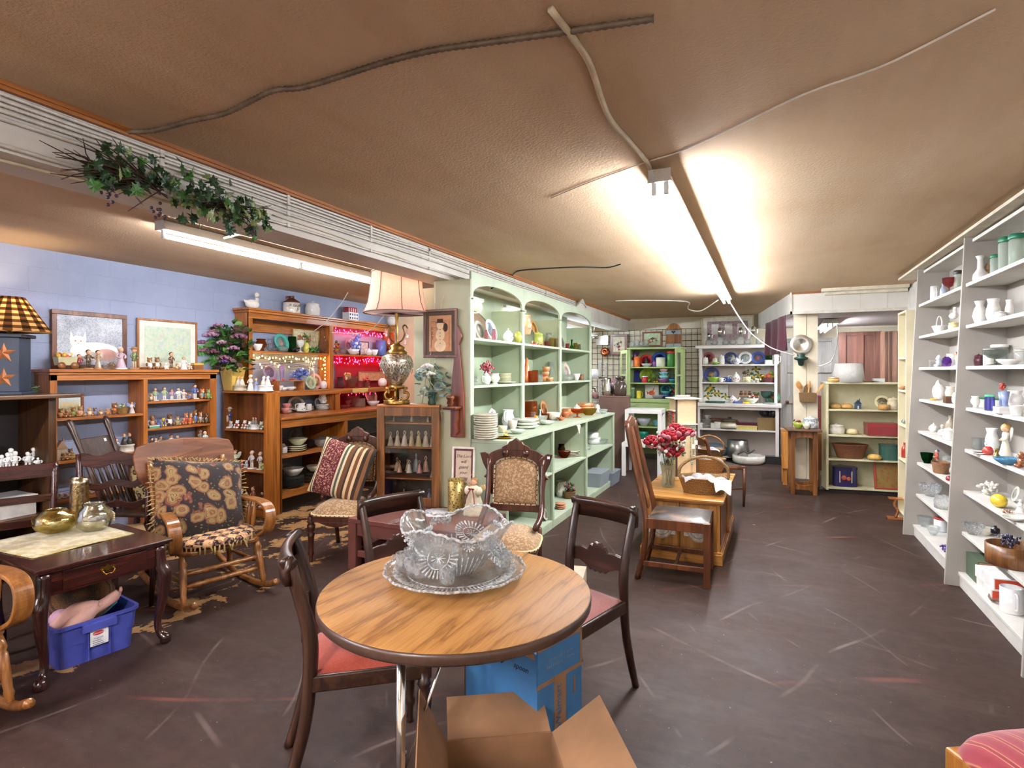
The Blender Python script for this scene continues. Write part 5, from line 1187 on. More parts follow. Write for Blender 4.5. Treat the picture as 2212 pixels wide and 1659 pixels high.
# ---- pictures on the oak bookcase ----
def lean(name,label,px0,px1,py0,py1,X,zb,tl=.1):
 xa,ya=onX(px0,X);xb,yb=onX(px1,X);cy=(ya+yb)/2;h=zat(X,cy,py0)-zb
 t=thing(name,label,'picture',(X,cy,zb+.002),pi/2);t.rotation_euler=Euler((-tl*0,0,pi/2));return t,yb-ya,h
t,w_,h_=lean('framed_picture','framed picture of a white cat on a grey quilt',112,275,675,797,-5.27,1.50)
WALN=WOOD('#8a5434','#5f361f','z');qm=NT('quilt_print');v=qm.coord();vo=qm.n('ShaderNodeTexVoronoi');qm.l(v,vo.inputs['Vector']);vo.inputs['Scale'].default_value=75
qm.set(Base_Color=qm.mix(.45,qm.ramp(qm.noise(v,7,4),[(.35,'#7c8496'),(.65,'#dfe2e6')]),qm.ramp(vo.outputs['Distance'],[(.1,'#6d7484'),(.6,'#d9dde2')])),Roughness=.6)
frame_pic(t,w_,h_,.038,WALN,qm.m)
def cat(g):
 y=.0075;e=lambda x,z,rx,rz,m,d:g.c(m).prism(circ(26,rx,rz,x*w_,z*h_),y-d,y+.002)
 e(.06,.32,.19,.075,0,0);e(-.12,.30,.09,.085,0,.0003);e(-.17,.47,.062,.052,0,.0006);e(.2,.26,.09,.05,2,.0004)
 for s in (-1,1):
  x=(-.17+.075*s);g.c(0).prism([((x-.035)*w_,.50*h_),((x+.035)*w_,.50*h_),((x+.02*s)*w_,.66*h_)],y-.0007,y+.002)
  e(-.17+.035*s,.485,.007,.006,1,.001)
 e(-.17,.445,.005,.004,2,.001)
part(t,'cat_image',[P('#f6f2ee',.6,0,.03,30),P('#c98b3a',.5),P('#d9a99a',.6)],cat,0)
t,w_,h_=lean('framed_picture','framed pastel garden print in a light wood frame',297,427,692,801,-5.27,1.50)
gm=NT('garden_print');v=gm.coord();n1=gm.noise(v,30,5,.7);s=gm.n('ShaderNodeSeparateXYZ');gm.l(v,s.inputs[0])
gm.set(Base_Color=gm.mix(.5,gm.ramp(n1,[(.3,'#7fa98f'),(.45,'#b6cfae'),(.55,'#e0d6c0'),(.7,'#d3a9b4')]),gm.ramp(gm.noise(v,9,4),[(.3,'#a9c7b4'),(.5,'#cfe0c4'),(.7,'#b3c4d6')])),Roughness=.6)
frame_pic(t,w_,h_,.02,WOOD('#c08048','#96592a','z'),gm.m,P('#f1ead9',.7),.05)
# ---- cushions ----
def pillow(w,h,th):
 g=G();n=18
 def f(sg):
  def k(u,v):
   a,b=2*u-1,2*v-1;q=max(0,(1-abs(a)**3.2)*(1-abs(b)**3.2))**.55
   return (a*w/2*(1-.05*(1-abs(b))),sg*th/2*q,b*h/2*(1-.05*(1-abs(a))))
  return k
 return g.grid(f(1),n,n).grid(f(-1),n,n)
def paisley(base,cols,sc,sc2=3.2):
 t=NT('paisley_cloth');v=t.coord();nz=t.n('ShaderNodeTexNoise');t.l(v,nz.inputs['Vector']);nz.inputs['Scale'].default_value=9
 vv=t.n('ShaderNodeVectorMath',operation='MULTIPLY_ADD');t.l(nz.outputs['Color'],vv.inputs[0]);vv.inputs[1].default_value=(.09,.09,.09);t.l(v,vv.inputs[2])
 vo=t.n('ShaderNodeTexVoronoi');t.l(vv.outputs[0],vo.inputs['Vector']);vo.inputs['Scale'].default_value=sc
 r=t.ramp(t.math('MULTIPLY',vo.outputs['Distance'],1.0),[(0,cols[0]),(.09,cols[1]),(.17,cols[2]),(.25,cols[1]),(.33,cols[3]),(.41,cols[1]),(.5,cols[2]),(.54,base),(1,base)])
 sp=t.n('ShaderNodeTexVoronoi');t.l(vv.outputs[0],sp.inputs['Vector']);sp.inputs['Scale'].default_value=sc*sc2
 ln=t.ramp(t.math('SINE',t.math('MULTIPLY',vo.outputs['Distance'],95)),[(.55,0.0),(.8,.75)]);r=t.mix(ln,r,shade(cols[0],.6));c=t.mix(t.ramp(sp.outputs['Distance'],[(.12,.6),(.3,0.0)]),r,cols[3])
 t.set(Base_Color=c,Roughness=.9,Sheen_Weight=.2);t.bump(t.noise(v,350,2),.001,.5);return t.m
PAIS=paisley('#171413',['#5f2f22','#8f7346','#84452f','#a08452'],11,3.6)
FRG=P('#b59a64',.8,0,.2,60)
def fringe(g,pts,L,n,rr,r=.0035):
 for i in range(n):
  p=Vector(pts[i*len(pts)//n]);d=Vector((rr.gauss(0,.3),rr.gauss(0,.3),rr.gauss(0,.3)))*L*.5
  g.tube([p,p+d*.6+Vector((0,0,-L*.4)),p+d+Vector((0,0,-L))],[r,r*1.3,r*.7],5)
RC=[o for o in COL.objects if o.name=='rocking_chair'][0];rr=random.Random(3)
o=tag(pillow(.60,.54,.16).build('cushion',PAIS),'black and gold paisley cushion with fringe leaning in the rocking chair','cushion')
g=G();per=[(-.3+.6*k/20,0,.27) for k in range(20)]+[(.3,0,.27-.54*k/20) for k in range(20)]+[(.3-.6*k/20,0,-.27) for k in range(20)]+[(-.3,0,-.27+.54*k/20) for k in range(20)]
for i,p in enumerate(per*2):
 p=Vector(p);d=Vector((p.x*1.0,rr.gauss(0,.03),p.z)).normalized();g.tube([p*.97,p+d*.016+Vector((rr.gauss(0,.008),rr.gauss(0,.008),-.006)),p+d*.03+Vector((rr.gauss(0,.012),rr.gauss(0,.01),-.014))],[.003,.0042,.002],5)
g.build('fringe',FRG,o);rest(o,RC,(-.03,.03,.62),(-.40,radians(9),.05))
dm_=NT('diamond_cloth');v=dm_.coord((1,1,0),rot=(0,0,.78));ck=dm_.n('ShaderNodeTexChecker');dm_.l(v,ck.inputs[0]);ck.inputs['Scale'].default_value=19
ck.inputs[1].default_value=lin('#1b1716');ck.inputs[2].default_value=lin('#d9ac7c');dm_.set(Base_Color=dm_.mix(dm_.ramp(dm_.noise(dm_.coord(),55,3),[(.5,0.0),(.56,.8)]),ck.outputs[0],'#a8765a'),Roughness=.9)
g=G().lathe([(0,0),(.22,0),(.262,.012),(.27,.03),(.255,.05),(.18,.062),(0,.066)],40)
o=tag(g.build('seat_cushion',dm_.m),'black and peach seat cushion with tassels on the rocking chair','cushion')
g=G();fringe(g,[(.262*cos(2*pi*k/60),.262*sin(2*pi*k/60),.022) for k in range(60)],.05,60,rr,.005);g.build('tassel_fringe',FRG,o);rest(o,RC,(0,-.05,.354))
leo=NT('leopard_cloth');v=leo.coord();vo=leo.n('ShaderNodeTexVoronoi');leo.l(v,vo.inputs['Vector']);vo.inputs['Scale'].default_value=26
leo.set(Base_Color=leo.ramp(vo.outputs['Distance'],[(0,'#7a6238'),(.22,'#8a7044'),(.3,'#1c1712'),(.48,'#231c14'),(.56,'#b3a070')]),Roughness=.9)
PB=[o for o in COL.objects if o.name=='pressback_chair'][0]
rest(tag(pillow(.42,.44,.16).build('cushion',leo.m),'leopard print cushion standing in the old spindle-back chair','cushion'),PB,(.06,.03,.64),(-.18,0,.5))
stp=NT('tapestry_stripe');v=stp.coord();s=stp.n('ShaderNodeSeparateXYZ');stp.l(v,s.inputs[0]);f=stp.math('ADD',stp.math('MULTIPLY',s.outputs[0],2.2),.5)
rp=stp.ramp(f,[(0,'#d2bb94'),(.05,'#4b5545'),(.075,'#d8c6a2'),(.1,'#5b1420'),(.46,'#5b1420'),(.461,'#d8c6a2'),(.5,'#4b5545'),(.54,'#d8c6a2'),(.58,'#6d4428'),(.66,'#2f2b25'),(.69,'#d8b98e'),(.74,'#6d4428'),(.80,'#d8b98e'),(.84,'#3a2a20'),(.9,'#8a5a36'),(.95,'#2f2b25')],True)
fl_=stp.noise(v,30,3,.5,3.5);msk=stp.math('MULTIPLY',stp.math('MULTIPLY',stp.math('GREATER_THAN',f,.12),stp.math('LESS_THAN',f,.44)),stp.math('GREATER_THAN',fl_,.56))
stp.set(Base_Color=stp.mix(msk,rp,'#c79a80'),Roughness=.9);stp.bump(stp.noise(v,300,2),.001,.5)
rest(tag(pillow(.46,.46,.15).build('cushion',stp.m),'maroon striped tapestry pillow on the parlour chair','cushion'),VC1,(-.04,.02,.675),(-.30,radians(13),-.12))
RC2=[o for o in COL.objects if o.name=='rocking_chair.001'][0]
rest(tag(G().lathe([(0,0),(.2,0),(.25,.02),(.262,.045),(.25,.075),(.17,.088),(0,.09)],32,wob=lambda a,t:1+.03*cos(8*a)).build('seat_cushion',P('#1d7d80',.85,0,.1,18,.002)),'teal seat cushion on the rocking chair at the left edge','cushion'),RC2,(0,-.03,.354))
# ---- storage tote with dolls' things under the side table ----
tt_=flo(115,1460);an=radians(80);t=thing('storage_tote','blue plastic storage tote under the mahogany side table','tote',(tt_[0]-.005,tt_[1]+.01,0),an);TB=P('#4a53a8',.4,0,.05,12);w_,d_,h_=.37,.36,.215
def rr_(w,d,r=.04):return [(x,y) for cx,cy,a0 in ((w/2-r,d/2-r,0),(-w/2+r,d/2-r,pi/2),(-w/2+r,-d/2+r,pi),(w/2-r,-d/2+r,1.5*pi)) for x,y in [(cx+r*cos(a0+pi/2*k/5),cy+r*sin(a0+pi/2*k/5)) for k in range(6)]]
def tub(g):
 rings=[(rr_(w_*.9,d_*.9),0),(rr_(w_*.94,d_*.94),h_*.5),(rr_(w_*.965,d_*.965),h_*.5),(rr_(w_,d_),h_*.93),(rr_(w_+.024,d_+.024,.05),h_*.93),(rr_(w_+.024,d_+.024,.05),h_),(rr_(w_-.006,d_-.006),h_),(rr_(w_*.88,d_*.88),.006)]
 n=24;vs=[(x+w_/2,y+d_/2,z) for ring,z in rings for x,y in ring];fs=[(k*n+j,k*n+(j+1)%n,(k+1)*n+(j+1)%n,(k+1)*n+j) for k in range(7) for j in range(n)]
 g.add(vs,fs+[tuple(range(n))[::-1],tuple(range(7*n,8*n))])
part(t,'tub',TB,tub,0)
part(t,'handle',TB,lambda g:(g.box(w_/2-.075,w_/2+.075,-.022,.012,h_*.74,h_*.93),g.box(w_/2-.05,w_/2-.044,-.008,.02,.01,h_*.74),g.box(w_/2+.044,w_/2+.05,-.008,.02,.01,h_*.74)),.004)
lb=part(t,'paper_label',P('#f1f0ec',.6),lambda g:g.box(w_/2-.04,w_/2+.04,-.008,-.004,h_*.36,h_*.72),0)
part(lb,'red_badge',P('#c3202c',.5),lambda g:g.prism(circ(20,.026,.010,w_/2-.006,h_*.65),-.0095,-.008),0)
text('Rubbermaid',.011,P('#ffffff',.5),lb,(w_/2-.006,-.0096,h_*.635));text('Roughneck',.009,P('#2f5fa8',.5),lb,(w_/2-.004,-.0085,h_*.52))
part(lb,'fine_print',P('#555a66',.6),lambda g:[g.box(w_/2-.03,w_/2+.02-.006*k,-.0086,-.008,h_*(.38+.045*k),h_*(.392+.045*k)) for k in range(3)],0)
DS=P('#d3a192',.5,0,.06,14)
def leg_(g,p,r):g.tube(smooth(p,4),r,12)
TM=MX(t)
def dl(label,pts,rad,foot):
 sp=smooth(pts,5);n=len(sp);m=len(rad)-1
 g=G().tube(sp,[rad[int(i/(n-1)*m)]+(rad[min(m,int(i/(n-1)*m)+1)]-rad[int(i/(n-1)*m)])*((i/(n-1)*m)%1) for i in range(n)],14)
 e=Vector(pts[-1])
 for k in range(5):g.ell((e.x+foot[0]*.018+(k-2)*.011*foot[1],e.y+(k-2)*.010*foot[2],e.z+.012-abs(k-1)*.003),(.009-.001*k,.008-.0006*k,.013-.001*k),8,6)
 o=g.build('doll',DS);o.matrix_world=TM;return tag(o,label,'doll')
dl('pale doll leg with bare toes poking out of the blue tote',[(.06,.05,.16),(.12,.06,.205),(.175,.075,.235),(.23,.085,.245),(.275,.075,.27),(.30,.068,.30)],[.035,.045,.042,.03,.028,.03,.018],(.6,.35,1))
dl('second pale doll limb lying across the front of the tote',[(.03,.12,.18),(.09,.10,.23),(.15,.09,.255),(.205,.07,.25)],[.03,.04,.042,.034,.026],(.6,.3,.7))
o=tag(G().grid(lambda u,v:(.05+.28*u,.16+.16*v,.17+.03*sin(7*u+3*v)+.02*cos(9*v)),12,10).build('cloth',P('#138a94',.85,0,.1,30),solid=.006),'crumpled teal cloth in the blue tote','cloth');o.matrix_world=TM
o=tag(G().ell((.02+.05,.15,.21),(.05,.06,.05),14,9).build('doll',P('#c79bb0',.6)),'pinkish stuffed piece at the left end of the tote','doll');o.matrix_world=TM
bk=WICK('#8a5e33','#4c2f17',1.4)
o=tag(G().lathe([(0,0),(.14,0),(.155,.012),(.15,.045),(.12,.06),(0,.068)],30).build('wicker_lid',bk),'round dark wicker basket lid tilted on the tote contents','tray');o.matrix_world=TM@Matrix.Translation((.18,.22,.245))@Euler((.5,-.18,0)).to_matrix().to_4x4()  # lid of a wicker basket, not a tray
# ---- vases on the side table ----
MERC=MGL('#f0e8b8',.38);SMK=MGL('#f2f3ee',.30,12,.03)
x,y=on_side(172,1122);o=tag(G().lathe([(0,0),(.05,0),(.053,.01),(.048,.22),(.051,.25),(.046,.25),(.044,.02),(0,.015)],28).build('vase',MGL('#e6dcc0',.42,70,.15),loc=(x,y,.572)),'tall crackled glass cylinder vase on the gold runner','vase')
x,y=on_side(119,1150);tag(G().lathe([(0,0),(.05,0),(.09,.02),(.107,.055),(.10,.09),(.06,.115),(.05,.125),(.045,.125),(.053,.112),(.09,.085),(.097,.055),(.08,.025),(0,.01)],30).build('vase',MERC,loc=(x,y,.572)),'low squashed gold-tinted glass vase on the runner','vase')
x,y=on_side(203,1147);t=thing('glass_jar','round clear glass jar with rope trim on the runner','jar',(x,y,.572));
part(t,'bowl',SMK,lambda g:g.lathe([(0,0),(.05,0),(.082,.03),(.092,.07),(.08,.115),(.055,.14),(.058,.155),(.052,.155),(.05,.14),(.075,.11),(.085,.07),(.07,.03),(0,.01)],30),0)
part(t,'rope',P('#c9b691',.8,0,.1,80),lambda g:[g.tube([(.094*cos(a+1.1),.094*sin(a+1.1),.04+.012*k+.02*sin(a)) for a in [pi*2*j/30 for j in range(10)]],.007,6) for k in range(4)],0)
# ---- punch bowl set ----
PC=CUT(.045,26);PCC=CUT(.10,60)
px_,py_=flo(983,1243,.742);zt=ZT+.002
scl=lambda n,a_:(lambda a,t:1+(a_*abs(cos(n*a/2)) if .35<t<.75 else 0))
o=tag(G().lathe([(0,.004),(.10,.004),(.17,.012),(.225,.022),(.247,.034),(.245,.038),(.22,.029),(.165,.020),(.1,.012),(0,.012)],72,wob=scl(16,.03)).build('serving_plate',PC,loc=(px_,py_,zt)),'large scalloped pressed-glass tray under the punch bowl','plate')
t=thing('punch_bowl','pressed-glass punch bowl with a scalloped rim on the round table','punch bowl',(px_-.005,py_+.02,zt+.014))
prb=[(0,0),(.07,0),(.085,.012),(.115,.045),(.15,.095),(.175,.135),(.20,.168),(.203,.172),(.197,.172),(.168,.135),(.142,.095),(.106,.047),(.06,.014),(0,.012)]
def wv(a,t_):return 1+.03*cos(4*a)*(t_>.3)*(t_<.75)
def bw(g):
 g.lathe(prb,96,wob=wv);
 for i in range(len(g.v)):
  v=g.v[i];r=math.hypot(v.x,v.y)
  if r>.1:a=atan2(v.y,v.x);k=(r-.1)/.1;g.v[i]=Vector((v.x,v.y,v.z+k*k*(.016*cos(4*a)+.005*abs(sin(16*a)))))
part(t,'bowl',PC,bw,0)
def medal(g,a,r0,z0,R_,n,tilt):
 g.at(r0*cos(a),r0*sin(a),z0,rz=a+pi/2,rx=pi/2-tilt)
 for k in range(n):w=2*pi*k/n;g.tube([(R_*.62*cos(w),R_*.62*sin(w),0),(R_*cos(w),R_*sin(w),.002)],[.0018,.0036],5)
 g.tube([(R_*.55*cos(2*pi*k/24),R_*.55*sin(2*pi*k/24),0) for k in range(24)],.002,5,True)
 for k in range(12):w=2*pi*k/12;g.tube([(0,0,0),(R_*.38*cos(w),R_*.38*sin(w),0)],.0016,4)
g=G()
for k in range(4):medal(g,-pi/2+.1+pi/2*k,.151,.092,.072,28,.62)
for k in range(8):medal(g,-pi/2+.1+pi/4+pi/2*(k//2)+(.13 if k%2 else -.13),.176,.14,.022,12,.6)
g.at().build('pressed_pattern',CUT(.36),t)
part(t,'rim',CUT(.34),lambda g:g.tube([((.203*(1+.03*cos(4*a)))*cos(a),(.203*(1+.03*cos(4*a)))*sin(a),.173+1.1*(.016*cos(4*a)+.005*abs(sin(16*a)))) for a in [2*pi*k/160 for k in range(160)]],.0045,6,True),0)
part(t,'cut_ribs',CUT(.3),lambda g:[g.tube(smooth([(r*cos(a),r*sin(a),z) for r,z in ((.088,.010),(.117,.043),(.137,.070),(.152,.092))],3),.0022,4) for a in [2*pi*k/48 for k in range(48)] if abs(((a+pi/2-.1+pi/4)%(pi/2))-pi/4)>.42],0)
pl_=[o for o in COL.objects if o.name=='serving_plate'][0]
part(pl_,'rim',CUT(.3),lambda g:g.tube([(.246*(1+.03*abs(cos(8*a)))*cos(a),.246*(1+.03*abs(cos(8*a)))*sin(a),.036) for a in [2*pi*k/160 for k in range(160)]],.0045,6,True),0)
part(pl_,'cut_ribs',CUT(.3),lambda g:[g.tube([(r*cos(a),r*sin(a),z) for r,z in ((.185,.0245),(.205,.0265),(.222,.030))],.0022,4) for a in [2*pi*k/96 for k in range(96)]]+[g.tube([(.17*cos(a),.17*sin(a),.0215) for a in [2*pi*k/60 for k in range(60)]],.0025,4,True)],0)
lad=G().tube(smooth([(-.26,-.06,.158),(-.245,-.05,.163),(-.21,-.045,.172),(-.14,-.03,.155),(-.05,0,.08),(0,.02,.05)],5),.006,8).ell((.02,.03,.045),(.035,.035,.022),14,8)
o=tag(lad.build('ladle',CRYSTAL('#f6fbfa',.3,0,40,0),loc=(px_-.005,py_+.02,zt+.014)),'clear glass ladle resting in the punch bowl','ladle')
cups=[(-.165,.03),(-.15,-.045),(-.105,-.11),(-.185,-.02),(-.135,-.005-.08),(-.01,-.165),(.165,.03),(.15,.09),(.175,-.03)]
cl=['farthest left','left of the bowl, nearest it','front left of the bowl','left edge of the tray','among the left cluster, in front','at the very front of the tray','on the right of the tray','behind on the right of the tray','right edge of the tray']
for k,(a,b) in enumerate(cups):
 ca,sa=CT,ST;X=px_+a*ca-b*sa;Y=py_+a*sa+b*ca;s=.9
 o=mug(.052,.055,1 if a>0 else -1).build('punch_cup',PCC,loc=(X,Y,zt+.036));o.rotation_euler.z=TH+[.2,-.3,-.4,0,.3,-1.8,.3,.9,-.2][k]
 if k==5:o.rotation_euler.z=TH-1.2
 tag(o,f'small pressed-glass punch cup, {cl[k]}','cup','punch cups on the glass tray')
 # ---- boxes under the round table ----
KR=P('#9b7350',.8,0,.06,9);KRI=P('#85613f',.8,0,.06,9);BLU=P('#3f78ad',.6,0,.05,12)
pA,pB=(-.705,1.775),(-.622,2.005);an=atan2(pB[1]-pA[1],pB[0]-pA[0]);lw=math.hypot(pB[0]-pA[0],pB[1]-pA[1])
t=thing('cardboard_box','tall blue and brown cardboard carton under the round table','box',(pA[0],pA[1],0),an);hb=.425;ll=.36
part(t,'carton',[BLU,KR],lambda g:(g.box(0,lw,0,ll,0,hb),g.c(1).box(lw*.36,lw*.62,-.0015,ll,.0,hb+.001),g.box(0,lw,-.001,.003,hb-.016,hb+.0005)),0)
part(t,'flap',[BLU,KR],lambda g:(g.box(0,lw,-.002,.002,hb,hb+.12),g.c(1).box(0,lw,-.0025,.0025,hb+.11,hb+.128),g.box(lw-.012,lw,-.0025,.0025,hb,hb+.12)),0)
part(t,'flap',[BLU,KR],lambda g:(g.box(-.003,.001,.0,ll,hb,hb+.105),g.c(1).box(-.0035,.0015,.01,ll-.01,hb+.085,hb+.105)),0)
part(t,'hand_slot',KR,lambda g:g.box(lw*.80,lw*.83,-.003,0,hb-.10,hb-.04),0)
text('Walmart',.042,P('#2f6ba3',.6),t,(lw*.51,-.002,hb-.11),(pi/2,-pi/2,0))
def spark(g):
 for k in range(6):a=pi/3*k;g.at(lw*.49,-.002,hb-.20,ry=a).box(-.003,.003,-.0006,.0006,.007,.022)
part(t,'spark_mark',P('#2f6ba3',.6),spark,0)
for k,s in enumerate(('for pick up in store','free shipping to home')):text(s,.017,P('#8a94a0',.6),t,(lw*.5,-.0026,hb+.06-.022*k),(pi/2,0,0))
for k in range(2):part(t,'printed_panel',P('#3a79b3',.6),lambda g:g.box(lw*.42,lw*.56,-.003,-.001,hb-.33+.05*k,hb-.29+.05*k),0)
HW=P('#1b1c20',.6);text('109',.07,HW,t,(-.004,ll*.55,hb+.02),(pi/2,0,-pi/2),shear=.25);text('spoon',.028,HW,t,(-.004,ll*.2,hb+.03),(pi/2,0,-pi/2),shear=.25)
t=thing('cardboard_box','open brown cardboard box with spread flaps at the foot of the round table','box',(-.69,1.175,0),radians(32));w_,d_,h_=.34,.44,.32
part(t,'carton',KR,lambda g:(g.box(0,w_,0,.004,0,h_),g.box(0,w_,d_-.004,d_,0,h_),g.box(0,.004,0,d_,0,h_),g.box(w_-.004,w_,0,d_,0,h_),g.box(0,w_,0,d_,0,.004)),0)
def flap(ax,sg,L,a,name='flap'):
 g=G()
 if ax=='x':g.at(0 if sg<0 else w_,0,h_,ry=(-a if sg>0 else a)).box(0 if sg>0 else -L,L if sg>0 else 0,.005,d_-.005,-.002,.002)
 else:g.at(0,0 if sg<0 else d_,h_,rx=(a if sg>0 else -a)).box(.005,w_-.005,0 if sg>0 else -L,L if sg>0 else 0,-.002,.002)
 return g.build(name,KR,t)
flap('x',-1,.19,1.12);flap('x',1,.19,.60);flap('y',1,.17,.25);flap('y',-1,.17,.35)
o=tag(G().box(.02,w_-.03,.03,d_-.16,0,.005).build('cardboard_sheet',KRI),'loose cardboard sheet lying in the open brown box','cardboard');o.matrix_world=MX(t)@Matrix.Translation((0,.05,h_-.09))@Euler((.15,.1,0)).to_matrix().to_4x4()
t=thing('cardboard_box','small tan carton on the floor right of the parlour chair','box',(-1.24,3.36,0),.2);part(t,'carton',P('#cbb49c',.8),lambda g:g.box(0,.2,0,.22,0,.2),0);part(t,'flap',P('#cbb49c',.8),lambda g:g.at(.0,0,.2,rx=.2).box(0,.2,-.1,0,0,.003),0)
IV='#efe8dc';WH='#f4f2ee';BR='#8a5a34';TN='#b98a58';DKB='#4a3020';BLK='#26211f';BLUE_='#5f79b5';REDC='#b23a3a';YEL='#e0c04a';GRN='#6d8a4e';PNK='#dca3a8'
BB=(-5.08,[(2.61,YB0+dvB-.03),(YB0+dvB+.02,3.95)]);BU=(-5.06,[(4.45,5.665),(5.695,7.0)]);BLo=(-4.62,[(4.44,5.395),(5.455,7.0)])
FG='figurines on the oak bookcase'
r=Row('X',-5.17,1.50,pi/2,'on top of the oak bookcase',FG)
def cart(w,h):
 g=G().frus(w*.78,w*.4,w*.9,w*.5,h*.22,h*.68)
 for s in (-1,1):g.c(1).at(s*w*.3,-w*.24,h*.2,rx=pi/2).lathe([(0,0),(h*.2,0),(h*.2,h*.05),(0,h*.05)],14)
 g.at();rr=random.Random(2)
 for k in range(16):g.c(2+k%3).ell((rr.uniform(-.34,.34)*w,rr.uniform(-.15,.15)*w,h*(.72+.16*rr.random())),(h*.12,h*.12,h*.11),8,6)
 return g
r.put(141,38,cart,['#c9c29a',BR,'#c64a3a','#e3b63f','#d9d2c0'],'ceramic_cart','planter','ceramic wheelbarrow planter heaped with vegetables',42)
r.put(171,33,person,['#8d2f34',SKIN,DKB,BR,'#3f4a2c'],'figurine','figurine','red-coated figurine',18)
r.put(191,43,person,['#5f4a34',SKIN,DKB,TN,'#433022'],'figurine','figurine','figurine of a tall man in brown',20,arms=1)
r.put(212,42,angel,['#a9947c',SKIN,DKB,TN,'#cfc4b4'],'figurine','figurine','grey winged figurine',22)
r.put(228,13,ball,[CRYSTAL()],'glass_ball','ornament','small clear glass ball',14);r.put(241,15,ball,[CRYSTAL('#f3ead8')],'glass_ball','ornament','amber-tinted glass ball',15)
r.put(261,49,person,['#c4a9b4',SKIN,'#ddd6cc',IV,IV],'figurine','figurine','grey-haired old woman in a lilac shawl',26,gown=True)
r.put(290,49,person,['#6f7f4c',SKIN,'#b5874f',TN,'#c9b590'],'figurine','figurine','standing man in a green coat and straw hat',21,hat=True)
r.put(323,26,bear,['#8a5f38',WH,'#d9bb94',BLK],'figurine','figurine','left bear of the white-dressed bridal pair',19);r.put(339,27,bear,['#8a5f38','#e9ded0','#d9bb94',BLK],'figurine','figurine','right bear of the white-dressed bridal pair',19)
r.put(358,15,bear,[IV,WH,IV,BLK],'figurine','figurine','tiny cream bear',12)
r.put(370,38,person,['#6b4a34',SKIN,DKB,TN,'#7d6a50'],'figurine','figurine','barefoot boy figurine in brown before the garden print',17,arms=-1)
r.put(382,13,bear,[TN,'#d9c09a',IV,BLK],'figurine','figurine','tiny tan bear',11)
r.put(397,28,person,[WH,SKIN,'#cfae72',IV,WH],'figurine','figurine','fair lady figurine in a white gown',17,gown=True);r.put(409,16,bear,['#d9d0c0','#c9a37a',IV,BLK],'figurine','figurine','small greyish bear at the right end',12)
r.put(425,14,bxs,['#8a5a34','#d8b05a'],'wooden_box','box','little wooden box at the right end',22)
r=Row('X',-5.18,1.11,pi/2,'on the upper left shelf',FG,BB)
bl=[(131,20,BR,TN),(144,19,TN,BR),(158,22,'#a8743c','#7d8a4c'),(173,23,TN,'#d9a58a'),(193,18,'#c9965c','#e8dcc8'),(205,17,'#7d5a3c','#7a8fb5'),(218,13,TN,'#e0d0b8'),(232,14,'#b58348','#c08a54'),(247,25,'#8f5c30','#b06a3a')]
nm=['brown bear in a tan vest, leftmost','tan bear in a brown vest','bear holding an olive bundle','bear in a peach jumper','cream-dressed honey bear','dark bear in blue overalls','low reclining tan bear','bear seated in a tub','largest brown bear in a rust coat']
for (px,h,a,b),n_ in zip(bl,nm):r.put(px,h,bear,[a,b,'#e0c39a',BLK],'bear_figurine','figurine',n_+', figurine',h*.85)
r.put(264,13,basket,[WICK('#d9a94e','#9a6c24',3)],'basket','basket','tiny golden basket ornament',24,off=-.02);r.put(264,9,lambda w,h:bunch(26,w*.4,w*.25,h*.4,h*.25,h,3),['#7fa87c','#5f86b0','#d9d26a'],'flowers','ornament','painted flowers heaped in the tiny basket',20,off=-.02,dz=.04)
r.put(285,25,angel,['#e8e2da',SKIN,'#a33c44',IV,'#8f9fd0'],'figurine','figurine','small angel figurine with blue wings',17)
t=thing('framed_picture','small framed landscape standing behind the bears','picture',(-5.265,onX(152,-5.265)[1],1.112),pi/2)
lp=NT('landscape_print');v=lp.coord();s_=lp.n('ShaderNodeSeparateXYZ');lp.l(v,s_.inputs[0]);lp.set(Base_Color=lp.ramp(lp.math('ADD',lp.math('MULTIPLY',s_.outputs[2],5),lp.math('MULTIPLY',lp.noise(v,25,4),.25)),[(.2,'#c9b27a'),(.45,'#8fa07a'),(.6,'#d9c08a'),(.8,'#cfd8d8')]),Roughness=.6)
frame_pic(t,.21,.185,.022,WALN,lp.m,P('#efe6d2',.7),.012)
r=Row('X',-5.18,1.21,pi/2,'on the upper right shelf',FG,BB)
def P5(c,hair,tr=IV,base=IV):return [c,SKIN,hair,base,tr]
for px,h,fn,ms,w,l in [(326,17,bear,[TN,'#e5d5c0',IV,BLK],13,'small tan bear, leftmost'),(335,28,person,P5('#9fb48c',TN),16,'girl in a sage green frock'),(355,29,person,P5('#b9cda6',BR),17,'boy in a pale green coat'),(371,24,person,P5('#cfa9bd','#a06a3a'),16,'child in a mauve smock'),(386,25,person,P5(WH,'#e6cf85'),20,'blonde girl in a white pinafore'),(397,22,person,P5('#e8d7c8','#e6cf85'),14,'small blonde child waving'),(408,13,bear,['#b5794a',BLUE_,IV,BLK],18,'low sledging figure in blue'),(421,32,person,P5('#5a6aa0',BR),18,'taller boy in navy with arms out'),(437,21,bear,['#d98a4e','#7ab0b8',IV,BLK],17,'orange cat-eared figure in teal'),(450,21,bear,['#6f8a4c','#7f9a58','#c9b590',BLK],14,'green-capped frog-like figure')]:
 r.put(px,h,fn,ms,'figurine','figurine',l+', figurine',w)
r=Row('X',-5.18,.965,pi/2,'on the middle right shelf',FG,BB)
